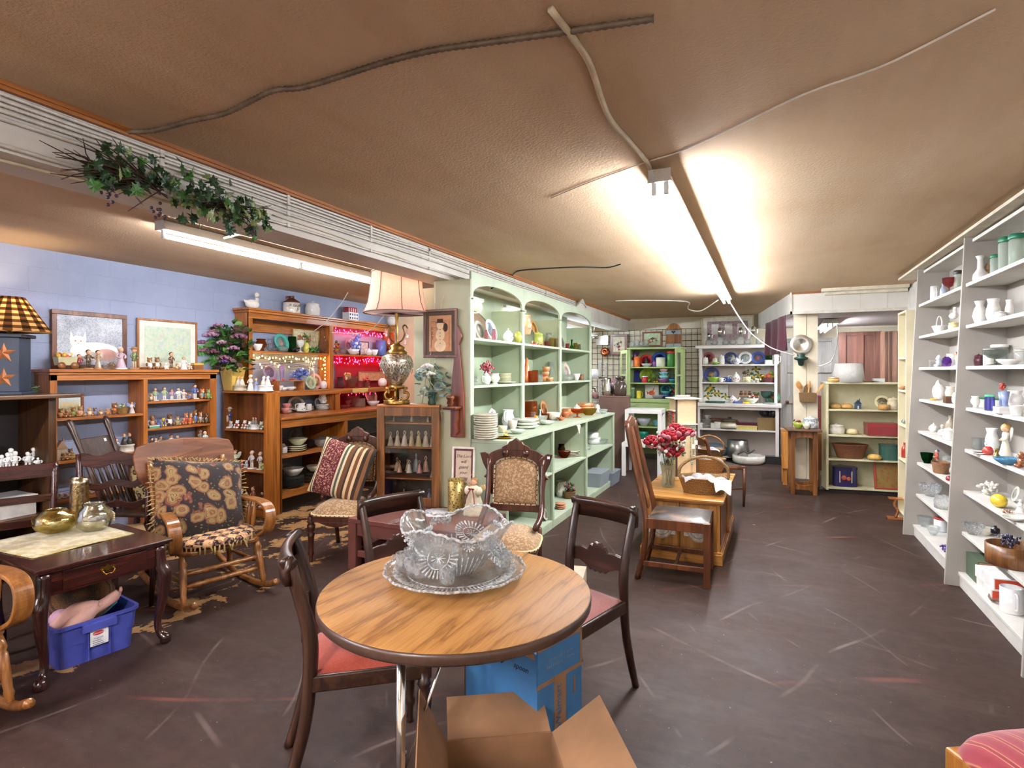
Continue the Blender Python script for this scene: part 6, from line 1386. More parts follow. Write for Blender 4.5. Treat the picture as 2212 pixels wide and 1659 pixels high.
for px,h,ms,w,l in [(329,26,[BR,'#b98a6a',TN,BLK],18,'big brown bear, leftmost'),(342,18,['#5a6aa5',BLUE_,TN,BLK],11,'slim blue-coated mouse'),(353,19,[YEL,'#3a4a95',TN,BLK],11,'yellow-headed figure in navy'),(366,26,['#5f3d28',WH,TN,BLK],20,'dark-haired bear in white'),(383,19,[TN,'#a8b58c',IV,BLK],15,'tan bear in sage'),(397,15,['#c98a5a','#c04a3a',IV,BLK],13,'little bear in a red vest'),(402,25,['#c8763a','#b23a3a',IV,BLK],15,'orange bear in red'),(412,24,['#d09048','#bf5a34',IV,BLK],13,'orange bear in rust'),(421,30,[BR,'#4f7ab0',IV,BLK],16,'brown bear in a sky blue shirt'),(433,24,[TN,'#c9d0d8',IV,BLK],14,'tan bear in pale grey'),(445,24,[DKB,'#6a5a48',TN,BLK],14,'dark bear in grey tweed'),(454,17,['#d08a4c','#5f86b0',IV,BLK],14,'small orange bear in blue, rightmost')]:
 r.put(px,h,bear,ms,'bear_figurine','figurine',l+', figurine',w)
r.put(330,6,bxs,['#4f9a78','#e8e8e0'],'trinket','ornament','small green and white checked trinket lying',22,off=-.06)
r=Row('X',-5.18,.77,pi/2,'on the middle left shelf',FG,BB)
def cott(w,h):return G().box(-w*.4,w*.4,-w*.2,w*.2,0,h*.55).c(1).prism([(-w*.48,h*.5),(w*.48,h*.5),(0,h*.9)],-w*.24,w*.24).box(w*.15,w*.26,-w*.06,w*.06,h*.6,h).c(2).box(-w*.08,w*.08,-w*.22,-w*.2,0,h*.3)
r.put(131,47,cott,['#c9b9a0','#a8866a','#8a5a3a'],'cottage','ornament','pale cottage ornament',24)
for k,(px,c) in enumerate([(138,TN),(148,'#b5834a'),(158,'#c99a5c'),(152,BR)]):r.put(px,[17,15,12,22][k],bear,[c,shade(c,.9),IV,BLK],'bear_figurine','figurine',['first','second','third','back'][k]+' golden bear of the heap by the cottage',16,off=-.02+.04*(k==3))
r.put(182,17,cott,['#e0d2bd','#c9a98a',BR],'cottage','ornament','tiny white cottage behind the old chair',16)
r.put(232,34,person,P5('#d8c9b8',BR),'figurine','figurine','slender cream figurine by the old chair',15,gown=True)
r.put(251,33,person,P5('#d8d5d8','#b03a58',BLK),'figurine','figurine','girl in a crimson hat and white skirt',17,gown=True)
r.put(274,42,musicbox,['#e3dccb','#4a4440',SKIN,'#b5703a'],'music_box','music box','music box with two clowns',30)
r=Row('X',-5.18,.46,pi/2,'on the lower left shelf',FG,BB)
for k,(px,c) in enumerate([(130,'#d8c6b4'),(143,'#c9a5a0'),(179,'#8a6a4a'),(200,'#c9a58a'),(212,'#b0766a')]):r.put(px,[13,10,26,10,12][k],bear,[c,shade(c,.85),IV,BLK],'figurine','figurine',['pale','pinkish','tall brown','low tan','dusty rose'][k]+' animal figurine',[14,20,12,18,14][k])
r=Row('X',-5.18,.75,pi/2,'on the right shelf behind the rocking chair',FG,BB)
for px,h,c,hr,l in [(328,15,'#6a5040',DKB,'dark'),(337,13,WH,'#f0ebe6','white-bonneted'),(347,17,'#9a8a78',BR,'taupe'),(370,17,'#cfc2b4','#8a6a58','shy grey'),(384,12,IV,IV,'tiny ivory'),(433,20,'#8f867a','#77706a','slate grey'),(443,16,'#cfe0de',WH,'pale aqua')]:r.put(px,h+14,person,P5(c,hr),'figurine','figurine',l+' child figurine',16)
r=Row('X',-5.18,.08,pi/2,'on the bottom left shelf',FG,BB);r.put(215,22,person,P5('#7a4a36',DKB),'figurine','figurine','brown-haired kneeling figurine',16)
r=Row('X',-5.0,.767,pi/2,'on the dark bookcase shelf','white bisque figurines')
for k,(px,h,w) in enumerate([(4,36,22),(17,40,24),(33,42,24),(24,45,20),(60,36,28),(73,40,20),(82,22,22)]):
 r.put(px,h,person,['#e9e7e3','#efe9e2','#dcd8d2','#e6e3de','#e9e7e3'],'bisque_figurine','figurine',['white bisque child, leftmost','white bisque child with a basket','white bisque girl standing front','taller white bisque child behind','seated white bisque child','white bisque child at the back right','low white bisque lamb figure, rightmost'][k],w,off=[0,-.02,-.04,.07,-.02,.07,-.05][k])
for nm,y0,y1,z,c in (('long flat white carton on the lower shelf of the dark bookcase',1.45,2.4,.432,'#d8d4cc'),('white carton on the bottom shelf of the dark bookcase',1.5,2.38,.082,'#d3cfc6')):
 t=thing('carton',nm,'box',(-5.0,y0,z),pi/2);part(t,'box',P(c,.7),lambda g:g.box(0,y1-y0,-.06,.22,0,.13),0);part(t,'lid',P('#e3e0d9',.7),lambda g:g.box(-.01,y1-y0+.01,-.07,.225,.10,.145),.003)
t=thing('picture_board','dark shaped board standing in the dark bookcase','board',(-5.2,1.6,.768),pi/2);part(t,'board',P('#3a4045',.5),lambda g:g.prism([(0,0),(.7,0),(.7,.16),(.62,.2),(.6,.3),(0,.3)],0,.02),.003)
leafy('plant_sprig','small green sprig on the dark bookcase behind the star lamp','plant',(-5.12,2.42,1.314),lambda t:None,['#4f6a48','#6f8a5e'],26,(.05,.10,.07,.03),.022,8)
FC='figurines in the corner case'
r=Row('Y',4.29,.882,0,'on its upper shelf',FC)
def viol(w,h):return person(w,h,hat=True,arms=1).c(4).ell((w*.15,-w*.35,h*.45),(w*.2,w*.1,h*.16),8,6)
r.put(495,46,viol,['#3f57a5',SKIN,'#c9c4b8',IV,'#c9b28a'],'figurine','figurine','violin player in a blue coat',20)
for px,h,fn,ms,w,l in [(500,15,bear,[WH,'#d8d4cc',IV,BLK],13,'little white puppy'),(513,18,bear,[WH,REDC,IV,BLK],17,'white bear in a red scarf'),(529,19,bear,['#e8e2d8','#b5655a',IV,BLK],16,'white bear with a rose bow'),(540,17,bear,[WH,'#7f9a78',IV,BLK],14,'white bear with a green bow'),(550,28,musicbox,[WH,'#8f867e',SKIN,REDC],20,'white music box with a red-capped pair'),(565,18,bear,['#dfd8cc','#7a8a5c',IV,BLK],16,'white bear with holly, rightmost')]:r.put(px,h,fn,ms,'figurine','figurine',l+' figurine',w)
r=Row('Y',4.29,.47,0,'on the corner case middle shelf',FC)
for px,h,fn,ms,w,l in [(490,24,person,P5(PNK,'#d89aa4'),14,'pink-hooded girl'),(508,38,angel,['#d8dcb8',SKIN,TN,'#d8dcc4','#e3e2cc'],24,'pale green angel with a hoop'),(523,18,bear,[REDC,PNK,IV,BLK],10,'tiny red bear'),(533,18,bear,['#b8bccb','#cfd2da',IV,BLK],13,'small grey bird-like'),(544,40,person,P5('#d8d0cc','#dcdad4'),20,'tall lady in a white fur hat'),(562,39,person,P5('#e3ddd2','#cfc9be'),18,'child in a cream coat'),(568,15,bear,['#d9c95a','#8fb58a',IV,BLK],14,'yellow chick')]:r.put(px,h,fn,ms,'figurine','figurine',l+' figurine',w)
r=Row('Y',4.29,.09,0,'on the corner case bottom shelf',FC)
for px,h,fn,ms,w,l in [(497,38,person,P5('#9a5a5a',SKIN),18,'rose-robed figure'),(514,36,angel,['#b8d8d0',SKIN,'#c9a25a',IV,'#efe6cc'],22,'angel in aqua'),(533,30,person,P5('#6a8a8a',DKB),12,'slim dark-haired figure'),(547,42,person,P5('#b5705a','#a8503c'),18,'red-hooded tall figure'),(567,34,person,P5('#6a4a40',DKB),18,'dark brown robed figure')]:r.put(px,h,fn,ms,'figurine','figurine',l,w)
r=Row('Y',4.27,1.28,0,'on top of the corner case',FC)
r.put(519,33,musicbox,['#c9bda4',IV,SKIN,'#d8a83f'],'figurine','figurine','courting couple on an oval base',28);r.put(541,36,person,P5('#efe9de','#e3dccf'),'figurine','figurine','white lady in a long gown',18,gown=True);r.put(553,28,person,P5('#8f9fc4','#c9a06a'),'figurine','figurine','lady in powder blue',15,gown=True,off=.05);r.put(574,34,musicbox,[WH,'#e8e2d8',WH,'#dfd4c4'],'figurine','figurine','white porcelain group of dancers',32)
x,y=onY(500,4.30);PUR=['#6d3f55','#8a5a70']
def ypot(t):
 p_=part(t,'pot',P('#dcb95c',.4,0,.05,10),lambda g:g.frus(.13,.12,.195,.17,0,.25),.004);part(p_,'price_sticker',P('#c9a0a0',.6),lambda g:g.at(-.055,-.088,.21,rx=-.1,ry=.5).box(-.018,.018,-.001,.001,-.018,.018),0)
leafy('flower_arrangement','big arrangement of purple flowers and ferns in a yellow pot','flowers',(x,y,1.281),ypot,['#24451f','#2f5a28','#4f7a34','#1f3a24','#5a4038'],250,(.27,.16,.42,.36),.040,9,[(.16,-.12,.44,.06,['#8a5a70','#a87a94']),(-.24,-.1,.5,.05,PUR),(-.02,-.15,.68,.05,['#c9a0b4','#8f6078']),(-.16,-.12,.42,0.081,PUR),(-.10,-.16,.58,0.068,['#c9a0b4','#a87a94']),(.05,-.14,.34,0.074,PUR),(.20,-.08,.56,0.081,PUR),(.06,-.17,.50,0.054,['#d8b4c0','#b58a9c']),(.10,-.18,.30,0.047,['#7a3f8f','#4f2a6a']),(-.16,-.05,.62,0.054,['#b58aa0','#8f6078']),(-.05,-.18,.40,0.061,['#8f5a6a','#6d3f4f'])],droop=.25)
rr=random.Random(12);g=G()
for k,(ax,ez,Ln) in enumerate([(-1.0,.10,.36),(-.9,-.12,.34),(-.6,-.35,.34),(.15,-.3,.30),(.5,-.45,.34),(.55,.35,.34),(.2,.75,.32),(-.3,-.5,.26)]):
 p=smooth([(0,-.05,.38),(ax*Ln*.5,-.14,.42+ez*Ln*.7),(ax*Ln,-.2,.40+ez*Ln*1.1)],8);g.tube(p,.0025,4)
 for i in range(2,len(p)-1):
  d=(p[i+1]-p[i-1]).normalized();q=.062*(1-i/len(p))+.008;n_=Vector((d.z,0,-d.x)).normalized()
  for sg in (-1,1):e=p[i]+n_*sg*q+d*q*.4;g.add([tuple(p[i]-d*.008),tuple(e),tuple(p[i]+d*.008+Vector((0,-.003,0)))],[(0,1,2)])
FA=[o for o in COL.objects if o.name=='flower_arrangement'][0];FA.location.x+=.03;FA.location.y-=.01;g.build('foliage',P('#4f9a34',.5,0,.2,40),FA)
for o in COL.objects:
 if o.parent==FA:
  for v_ in o.data.vertices:
   ex=-5.285-FA.location.x-v_.co.x
   if ex>0:v_.co.x+=ex*1.02;v_.co.y-=ex*1.3
   v_.co.y=min(v_.co.y,4.405-FA.location.y)
o=bunch(34,.03,.03,.08,.017,0,4,2).build('grape_bunch',[P('#9ab53c',.3,0,.08,30,0,.3),P('#86a52e',.3,0,.08,30,0,.3)]);o.location=(x-.14,y-.05,1.33);tag(o,'bunch of green grapes hanging at the yellow pot','grapes')
o=G().lathe([(0,-.05),(.02,-.03),(.032,0),(.034,.012),(.02,.018),(0,.015)],14).tube(smooth([(0,0,-.05),(.03,.0,-.15),(.09,.02,-.28)],4),.003,5).build('seed_pod',P('#7a6048',.7,0,.2,60));o.location=(x-.20,y,1.93);tag(o,'dried lotus pod standing out of the arrangement','seed pod')
# ---- oak hutch ----
r=Row('X',-5.19,2.172,pi/2,'on top of the oak hutch')
r.put(545,37,duck,[IV,'#e8c88a','#8fa8d0'],'duck','duck','white ceramic duck with a blue neck ribbon',38,rz=-.2)
def jug(w,h):
 g=G().lathe([(0,0),(w*.48,0),(w*.5,h*.03),(w*.5,h*.60)],24);g.c(1).lathe([(w*.5,h*.60),(w*.46,h*.68),(w*.2,h*.84),(w*.15,h*.88),(w*.15,h*.98),(w*.18,h),(0,h)],24)
 return g.tube(smooth([(-w*.16,0,h*.93),(-w*.3,0,h*.97),(-w*.3,0,h*.8),(-w*.24,0,h*.76)],4),w*.045,6).c(0)
o=r.put(630,38,jug,['#ece5d6','#5a2f1e'],'jug','jug','stoneware jug with a brown shoulder and handwriting',36,rz=-.45)
jw=36*zc(*r.xy(630))/F;jh=38*zc(*r.xy(630))/F
for s,dx,dz in (('= Guil',0,.36),('Ji',jw*.18,.16)):text(s,jw*.27,P('#2a221e',.6),o,(dx,-jw*.5-.002,jh*dz),shear=.2)
r.put(675,32,jarl,['#efece6'],'canister','canister','white lidded canister',32)
def house(w,h):
 g=G().box(-w*.5,w*.5,-w*.3,w*.3,0,h*.62);g.c(1).prism([(-w*.52,h*.60),(w*.52,h*.60),(w*.46,h),(-w*.46,h)],-w*.2,w*.2)
 for k in range(4):g.c(2).box(-w*.42+w*.24*k,-w*.30+w*.24*k,-w*.315,-w*.30,h*.12,h*.26).box(-w*.42+w*.24*k,-w*.30+w*.24*k,-w*.315,-w*.30,h*.38,h*.52).c(0).box(-w*.40+w*.22*k,-w*.34+w*.22*k,-w*.215,-w*.19,h*.66,h*.92)
 return g.c(0)
r.put(757,29,house,['#eeeae6','#a83a4a','#4a5a7a'],'toy_house','ornament','white and red painted house ornament',30)
r.put(848,22,ball,['#f2efe9'],'globe','globe','round white glass globe',24)
r=Row('X',-5.17,1.712,pi/2,'on the hutch top left shelf',bays=BU)
def vrib(w,h):return vase(w,h)
r.put(564,26,urn,[AMBG],'amber_jar','jar','round amber glass jar',24);r.put(556,14,bowl,[WH],'bowl','bowl','small white ceramic bowl',22,off=-.05)
r.put(583,28,bear,[GL,GL,GL,GL],'glass_bear','ornament','clear glass teddy bear',24,off=-.03)
r.put(609,43,plate_f,[WH,'#4fb8a8','#d08a8a'],'plate','plate','standing plate with a turquoise rim and rosebud',40,rim=2)
r.put(610,13,ball,[GL],'glass_bowl','bowl','round clear crystal bowl',26,off=-.06);r.put(631,34,cylv,[GRNG],'glass_vase','vase','emerald green pressed-glass vase',17,off=.03)
r.put(649,26,goblet,[WH],'goblet','goblet','white milk-glass goblet',17,off=-.04);r.put(662,26,vase,['#e6df6a'],'vase','vase','yellow vase of silk flowers',15)
r.put(661,20,lambda w,h:bunch(40,w*.5,w*.3,h*.5,h*.16,h*.4,6),['#c96a4a','#e8d8c0','#6d8a4c'],'silk_flowers','flowers','mixed silk flowers in the yellow vase',34,dz=.13)
r.put(640,11,lambda w,h:bunch(30,w*.45,w*.3,h*.45,h*.25,h*.45,7),['#2a2430','#3a3040','#221d26'],'dark_grapes','grapes','dark grape cluster',22,off=-.06)
r.put(679,12,lambda w,h:bunch(40,w*.5,w*.3,h*.5,h*.3,h*.5,8),['#2f6a34','#4f8a44','#274f2a'],'ivy_sprig','plant','green leafy sprig',24,off=-.05)
r.put(697,52,prof([(0,0),(.62,0),(.6,.06),(1,.3),(.85,.5),(.45,.72),(.42,.9),(.56,1),(.5,1),(.36,.9),(.4,.7),(.8,.48),(.94,.3),(.5,.05),(0,.04)]),[CRYSTAL('#f6ead8',.35,0,40,.0,0,.03)],'lamp_chimney','lamp chimney','clear glass oil-lamp chimney',20,off=-.03)
def pframe(px0,px1,h,X,z,label,col,pc,fw=.012,name='framed_picture',mat_=None,mw=0):
 ya,yb=onX(px0,X)[1],onX(px1,X)[1];t=thing(name,label,'picture',(X,(ya+yb)/2,z+.001),pi/2);frame_pic(t,yb-ya,h,fw,P(col,.5),P(pc,.7,0,.15,30),mat_,mw);return t
t=pframe(634,690,.29,-5.25,1.711,'framed floral picture at the back of the hutch','#cfc08a','#e3d7ac')
o=bunch(36,.09,.004,.08,.017,.15,9).build('painted_bouquet',[P(c,.7) for c in ('#c0703f','#d8b59a','#8a9a5c')],t);o.location.y=.008
r=Row('X',-5.15,1.262,pi/2,'on the left hutch ledge',bays=BU)
tw=G().box(-.19,.19,-.075,.075,.105,.117).box(-.19,-.178,-.075,.075,0,.105).box(.178,.19,-.075,.075,0,.105);y_=onX(620,-5.08)[1]
o=tw.build('riser_shelf',OAKX,loc=(-5.08,y_,1.262),rz=pi/2,bev=.002);tag(o,'small oak riser box on the left hutch ledge','riser')
r2=Row('X',-5.10,1.379,pi/2,'on the oak riser',bays=BU)
r2.put(583,37,plate_f,['#b99ab8','#8f7a96','#6d4f7a'],'plate','plate','lilac glass plate with violets standing',36,rim=2,off=.03);r2.put(609,32,flare,['#8a6f96'],'vase','vase','folded purple vase',14)
for k,px in enumerate((592,612,631)):r2.put(px,5,lambda w,h:bunch(8,w*.4,w*.3,h*.4,h*.4,h*.4,k),[REDC,'#c94a4a','#8f2a2a'],'berry_sprig','berries',['left','middle','right'][k]+' red berry sprig',9,off=-.05)
r.put(648,24,lambda w,h:bunch(80,w*.5,w*.25,h*.5,h*.17,h*.6,10),['#5f74c4','#7f90d8','#4a5cae'],'hydrangea','flowers','blue silk hydrangea bunch',44,off=.0,dz=.10)
r.put(655,30,flare,[CRYSTAL('#f4f7fa',.4,.1,60,.002,0,.2)],'vase','vase','frosted glass vase under the hydrangea',17,off=-.02)
def wstand(w,h):return G().tube(smooth([(-w*.3,0,0),(-w*.28,0,h*.6),(-w*.05,0,h),(w*.2,0,h*.6),(w*.22,0,0)],5),w*.03,6).tube([(-w*.4,-w*.2,.004),(w*.4,-w*.2,.004)],w*.03,6).tube(smooth([(-w*.3,0,h*.8),(-w*.1,0,h*.75),(w*.2,0,h*.82)],4),w*.03,5)
r.put(674,60,wstand,[P('#f4f4f2',.3)],'plate_stand','plate stand','white wire plate stand',30,off=.0);r.put(671,28,plate_f,['#e8ecd8','#b8c8a0','#d8b4a0'],'plate','plate','pale flowered plate in the wire stand, front',30,rim=2,off=-.05);r.put(683,34,plate_f,['#eadfdc','#c9a0a8','#c9d0b0'],'plate','plate','pink-edged plate in the wire stand, back',34,rim=2,off=.06)
r.put(699,17,ball,['#ece4e4'],'vase','vase','little round white flowered vase',15,off=-.05)
for k,(px,h,w) in enumerate([(603,11,18),(612,7,18),(628,8,20)]):r.put(px,h,cup,[WH],'teacup','cup',['left white teacup inside the oak riser','middle low white cup inside the oak riser','right white teacup inside the oak riser'][k]+'.',w,off=-.06)
r=Row('X',-5.15,1.001,pi/2,'on the hutch counter',bays=BU)
def oval(w,h,flat=False):g=plate(w if flat else h/.98,flat=flat);w=w if not flat else h;[setattr(p,'x',p.x*w/h) for p in g.v];return g
r.put(641,31,oval,[WH,'#e3dcd6','#a8505a'],'platter','platter','oval white platter with roses standing',48,off=.06)
def stack(row,px,n,w,dh,m,name,lab,top=None,off=0,place=''):
 x,y=row.xy(px,off);q=zc(x,y)/F;d=w*q;hh=dh*q
 for k in range(n):
  o=G().lathe([(0,0),(d*.3,0),(d*.5,hh*.9),(d*.49,hh*1.0),(d*.3,hh*.45),(0,hh*.4)],26).build(name,m_(m));o.location=(x,y,row.z+.001+hh*k);o.rotation_euler.z=k*.4
  tag(o,(top if top and k==n-1 else lab),'plate',lab)
stack(r,619,3,24,3.2,'#ece2da','saucer','white saucer stacked under the pink cups on the hutch counter',off=-.06)
r.put(617,12,cup,['#dc8f8a'],'teacup','cup','lower pink teacup of a stack',19,off=-.09,dz=.0);r.put(619,10,cup,['#e0958f'],'teacup','cup','upper pink teacup of a stack',18,off=-.09,dz=.06)
def gravy(w,h):return pitcher(w,h,1)
r.put(650,19,gravy,[WH,'#8f9a7c'],'gravy_boat','gravy boat','white gravy boat on a saucer',28,off=-.08);r.put(667,15,mug,[WH],'mug','cup','small white mug with gold rim',12,off=-.02)
stack(r,668,4,22,2.4,'#d8d0c4','dish','grey-white dish in the short stack behind the gravy boat',off=.03)
r.put(689,24,plate_f,[WH,'#e6e0da'],'plate','plate','plain white plate leaning behind the creamer',25,off=.05);stack(r,697,4,31,3.0,'#f0ece8','plate','white plate in the stack under the creamer',off=-.03)
r.put(698,19,pitcher,[WH,'#c9b08a'],'creamer','creamer','white creamer atop the stacked plates',22,off=-.03,dz=.082)
r.put(655,4,bowl,['#ece6e0'],'saucer','plate','low white dish in front of the gravy boat',34,off=-.12)
FR='in the red-lit bay'
r=Row('X',-5.15,1.001,pi/2,'on the counter of the red-lit bay',bays=BU)
r.put(759,24,lambda w,h:bowl(w,h,20,.06),[PINKG],'glass_bowl','bowl','ruffled pink glass bowl',38,off=.02);r.put(802,34,lambda w,h:plate(w,sc=.03),[WH,'#f2eeea'],'plate','plate','large white scalloped plate standing',40,off=.05)
r.put(776,18,cylv,[GL],'glass_bowl','bowl','ribbed clear glass tub',26,off=-.06);r.put(752,16,goblet,[PINKG],'goblet','goblet','small pink glass goblet',12,off=-.06);r.put(806,10,bowl,['#e6ebf0'],'dish','dish','white dish of pale flowers',28,off=-.08);r.put(742,7,bowl,[PINKG],'dish','dish','low pink glass dish',30,off=-.10)
r=Row('X',-5.15,1.262,pi/2,'on the ledge of the red-lit bay',bays=BU)
r.put(737,16,ball,[PINKG],'glass_jar','jar','small pink patterned glass jar',20);r.put(760,24,lambda w,h:bowl(w,h,20,.05),[CRYSTAL('#e8d8c8')],'glass_bowl','bowl','smoky glass bowl',26);r.put(752,18,lambda w,h:bunch(14,w*.5,w*.3,h*.5,h*.25,h*.6,3),['#e8c888','#dcb46a','#f0dca8'],'silk_rose','flowers','yellow silk rose',18,dz=.08,off=.04)
r.put(777,14,flare,[PINKG],'dish','dish','pale pink glass dish',16);r.put(791,11,basket,[WICK('#b5553a','#7a3020',3)],'basket','basket','little red basket',16);r.put(792,12,lambda w,h:bunch(18,w*.5,w*.3,h*.5,h*.25,h*.5,5),['#c03a3a','#d85a5a','#8f2a2a'],'silk_rose','flowers','red silk flowers in the little basket',18,dz=.06)
r.put(826,18,ball,[WH],'vase','vase','white globe vase with flowers',20);r.put(735,24,cylv,[CRYSTAL('#cbb8b0')],'vase','vase','smoked tumbler vase',12,off=.05)
t=pframe(776,832,.13,-5.24,1.35,'tan plaque at the back of the red-lit ledge','#b98a66','#b98a66',.008)
o=tag(G().grid(lambda u,v:(-4.968,5.95+.32*u,1.26-.05*v-.02*v*abs(sin(7*u))),20,4).build('lace_doily',P('#d8b46a',.8,0,.1,60),solid=.002),'gold lace doily hanging over the red-lit ledge','doily')
r=Row('X',-5.17,1.712,pi/2,'on the top shelf of the red-lit bay',bays=BU)
r.put(757,24,plate_f,['#b8aeb8','#a89aa8'],'plate','plate','oval glass plate under wisteria',34,off=.05);r.put(767,44,lambda w,h:bunch(70,w*.5,w*.25,h*.5,h*.10,h*.5,12),['#6f84d8','#8fa0e0','#e0e4f4'],'wisteria','flowers','blue and white silk wisteria draped',34,off=-.03)
r.put(763,11,bowl,[WH],'bowl','bowl','white bowl',27,off=-.05);r.put(797,16,teapot,[WH,'#d8d0d8'],'teapot','teapot','white covered dish',22);r.put(809,12,bowl,[WH],'bowl','bowl','square white bowl',16,off=-.05)
o=r.put(823,34,cylv,['#5a6fb0'],'canister','canister','blue canister with red flowers',22);r.put(728,26,lambda w,h:bunch(40,w*.5,w*.3,h*.5,h*.12,h*.5,13),['#c04a3a','#d8903f','#5f7a3c'],'silk_flowers','flowers','red and orange silk flowers',14);r.put(740,14,bowl,[GL],'glass_bowl','bowl','clear glass bowl',20);r.put(841,22,vase,[PINKG],'vase','vase','pink flowered glass vase',14)
t=pframe(778,797,.2,-5.25,1.711,'small framed print behind the wisteria','#6a3a30','#cfc6bc',.014)
def fairy(name,label,col,st,pts,wcol):
 g=G();[g.ell(p,(.006,.006,.010),6,4) for p in pts]
 t=thing(name,label,'fairy lights',(0,0,0));part(t,'wire',P(wcol,.5),lambda q:q.tube(pts,.0016,4),0);b=g.build('bulbs',EMI(col,st),t);b['kind']='stuff'
rr=random.Random(6);X_=-5.09
fairy('fairy_lights','warm white fairy lights strung in the left bay of the hutch','#ffd27a',9,[(X_-.02*rr.random()-.15*(k%3==1),4.5+1.12*((k*.618)%1 if k>22 else k/22),1.69-.03-.03*abs(sin(k*1.7))-.14*(k>22)*rr.random()) for k in range(48)]+[(X_-.02,5.60,1.66-.045*k) for k in range(9)],'#5a4a2a')
fairy('fairy_lights','red fairy lights strung in the right bay of the hutch','#ff1040',8,[(X_-.18*rr.random(),5.8+1.15*(k/60),2.045-.05*abs(sin(k*1.3))) for k in range(60)]+[(X_-.18*rr.random(),6.95-1.15*(k/70),1.675-.09*rr.random()) for k in range(70)]+[(X_-.1*rr.random(),5.8+.9*k/12,1.19-.02*(k%2)) for k in range(12)],'#4a1a1a')
r=Row('X',-4.82,.591,pi/2,'on the middle shelf of the oak hutch',bays=BLo)
r.put(612,21,prof([(0,0),(.9,0),(1,.1),(1,.62),(.8,.72),(.5,.78),(.5,.9),(.15,1),(0,1)]),[WH],'teapot','teapot','white round teapot with a wicker handle',17);stack(r,640,3,44,4.4,'#dcd8bc','dish','cream patterned dish in the stack','top cream lacy bowl of the dish stack in the oak hutch');r.put(643,14,lambda w,h:bowl(w,h),['#d8d6b4'],'bowl','bowl','speckled cream bowl',42,dz=.07)
r.put(694,17,lambda w,h:bowl(w,h,24,.04),[CRYSTAL('#f8f8f6',.4,.1,60,.002,0,.25)],'casserole','dish','frosted glass casserole',34);r.put(668,16,lambda w,h:bowl(w,h,24,.06),[CRYSTAL('#d8d0d4',.4)],'glass_bowl','bowl','smoky cut-glass bowl',30,off=.1);r.put(710,22,lambda w,h:bowl(w,h,24,.05),[GL],'glass_bowl','bowl','wide clear cut-glass bowl behind',40,off=.14);r.put(641,26,plate_f,[GL,GL],'glass_plate','plate','clear glass platter standing behind',40,off=.3,rim=0)
r.put(775,22,cylv,[GL],'glass_tumbler','glass','clear tumbler in the right bay',12);r.put(790,16,cylv,[GL],'glass_tumbler','glass','short clear tumbler in the right bay',10,off=.05);r.put(765,12,bowl,[GL],'glass_dish','dish','clear dish in the right bay',26,off=.1)
r=Row('X',-4.80,.211,pi/2,'on the bottom shelf of the oak hutch',bays=BLo)
stack(r,629,7,54,3.4,CRYSTAL('#f2f5f2'),'glass_plate','clear glass plate in the stack at the left of the bottom shelf');r.put(633,16,bowl,['#efece4'],'bowl','bowl','white bowl atop the glass plates',44,dz=.12);r.put(622,30,plate_f,[GL,GL],'glass_plate','plate','large clear platter leaning behind',44,off=.2,rim=0)
stack(r,676,3,46,7,CRYSTAL('#eaf2ea'),'glass_bowl','nested clear glass bowl on the bottom shelf','topmost of the nested clear glass bowls on the bottom shelf');r.put(677,12,bowl,['#e0d8b8'],'bowl','bowl','cream bowl inside the nested glass bowls',30,dz=.12);r.put(655,26,lambda w,h:bowl(w,h),[GL],'glass_bowl','bowl','tilted clear mixing bowl',36,off=.2)
def bell(w,h):return bellp(w,h).c(1).tube(smooth([(-w*.05,0,h*.72),(-w*.13,0,h*.86),(0,0,h),(w*.13,0,h*.86),(w*.05,0,h*.72)],4),w*.06,6).c(0)
def hbell(w,h):return bellp(w,h).c(1).lathe([(w*.1,h*.7),(w*.07,h*.8),(w*.11,h*.9),(w*.06,h),(0,h)],10).c(0)
BM=MX(BCAB);BL=[('cream','#efe6d0'),('ivory','#e8e0cc'),('white',WH),('buff','#e0d3b4'),('pale yellow','#e6dfae')]
def putbell(lx,ly,z,hgt,fn,c,lab):
 o=fn(hgt*.52,hgt).build('china_bell',[CER(c),CER(shade(c,.92))]);o.matrix_world=BM@Matrix.Translation((lx,ly,z+.001));tag(o,lab,'bell','china bells in the glass-door cabinet')
for k in range(7):
 putbell(.085+.062*k,.09,.48,.115+.006*(k%3),bell,BL[k%5][1],f'{BL[k % 5][0]} china bell, {ORD[k]} from left in the front row, upper cabinet shelf')
 if k<6:putbell(.115+.062*k,.17,.48,.118,bell,BL[(k+2)%5][1],f'{BL[(k+2) % 5][0]} china bell, {ORD[k]} from left in the back row, upper cabinet shelf')
mid=[(.115,.16,.11,bell,'#e6dab8','tan-flecked'),(.205,.17,.095,bell,'#e0d29a','straw yellow'),(.285,.16,.15,hbell,'#9fb8c4','grey-blue long-handled'),(.37,.16,.13,bell,'#e8c0a8','heart-handled blush'),(.165,.09,.10,bell,'#d8a890','peach'),(.25,.09,.105,bell,WH,'snow white'),(.34,.09,.105,bell,'#d8a0a0','rose pink'),(.46,.1,.13,hbell,'#cfd0a8','sage green')]
tr_=thing('wire_riser','black wire riser holding bells in the cabinet','riser',(0,0,0));tr_.matrix_world=BM@Matrix.Translation((0,0,.226));part(tr_,'frame',P('#1d1b1a',.5),lambda g:[g.tube([(.08,y,.03),(.42,y,.03)],.003,5) for y in (.06,.12,.2)]+[g.tube([(x,y,0),(x,y,.03)],.003,5) for x in (.08,.42) for y in (.06,.2)],0)
for lx,ly,h,fn,c,l in mid:putbell(lx,ly,.225+(.034 if lx<.44 else 0),h,fn,c,l+' bell on the middle shelf of the glass-door cabinet')
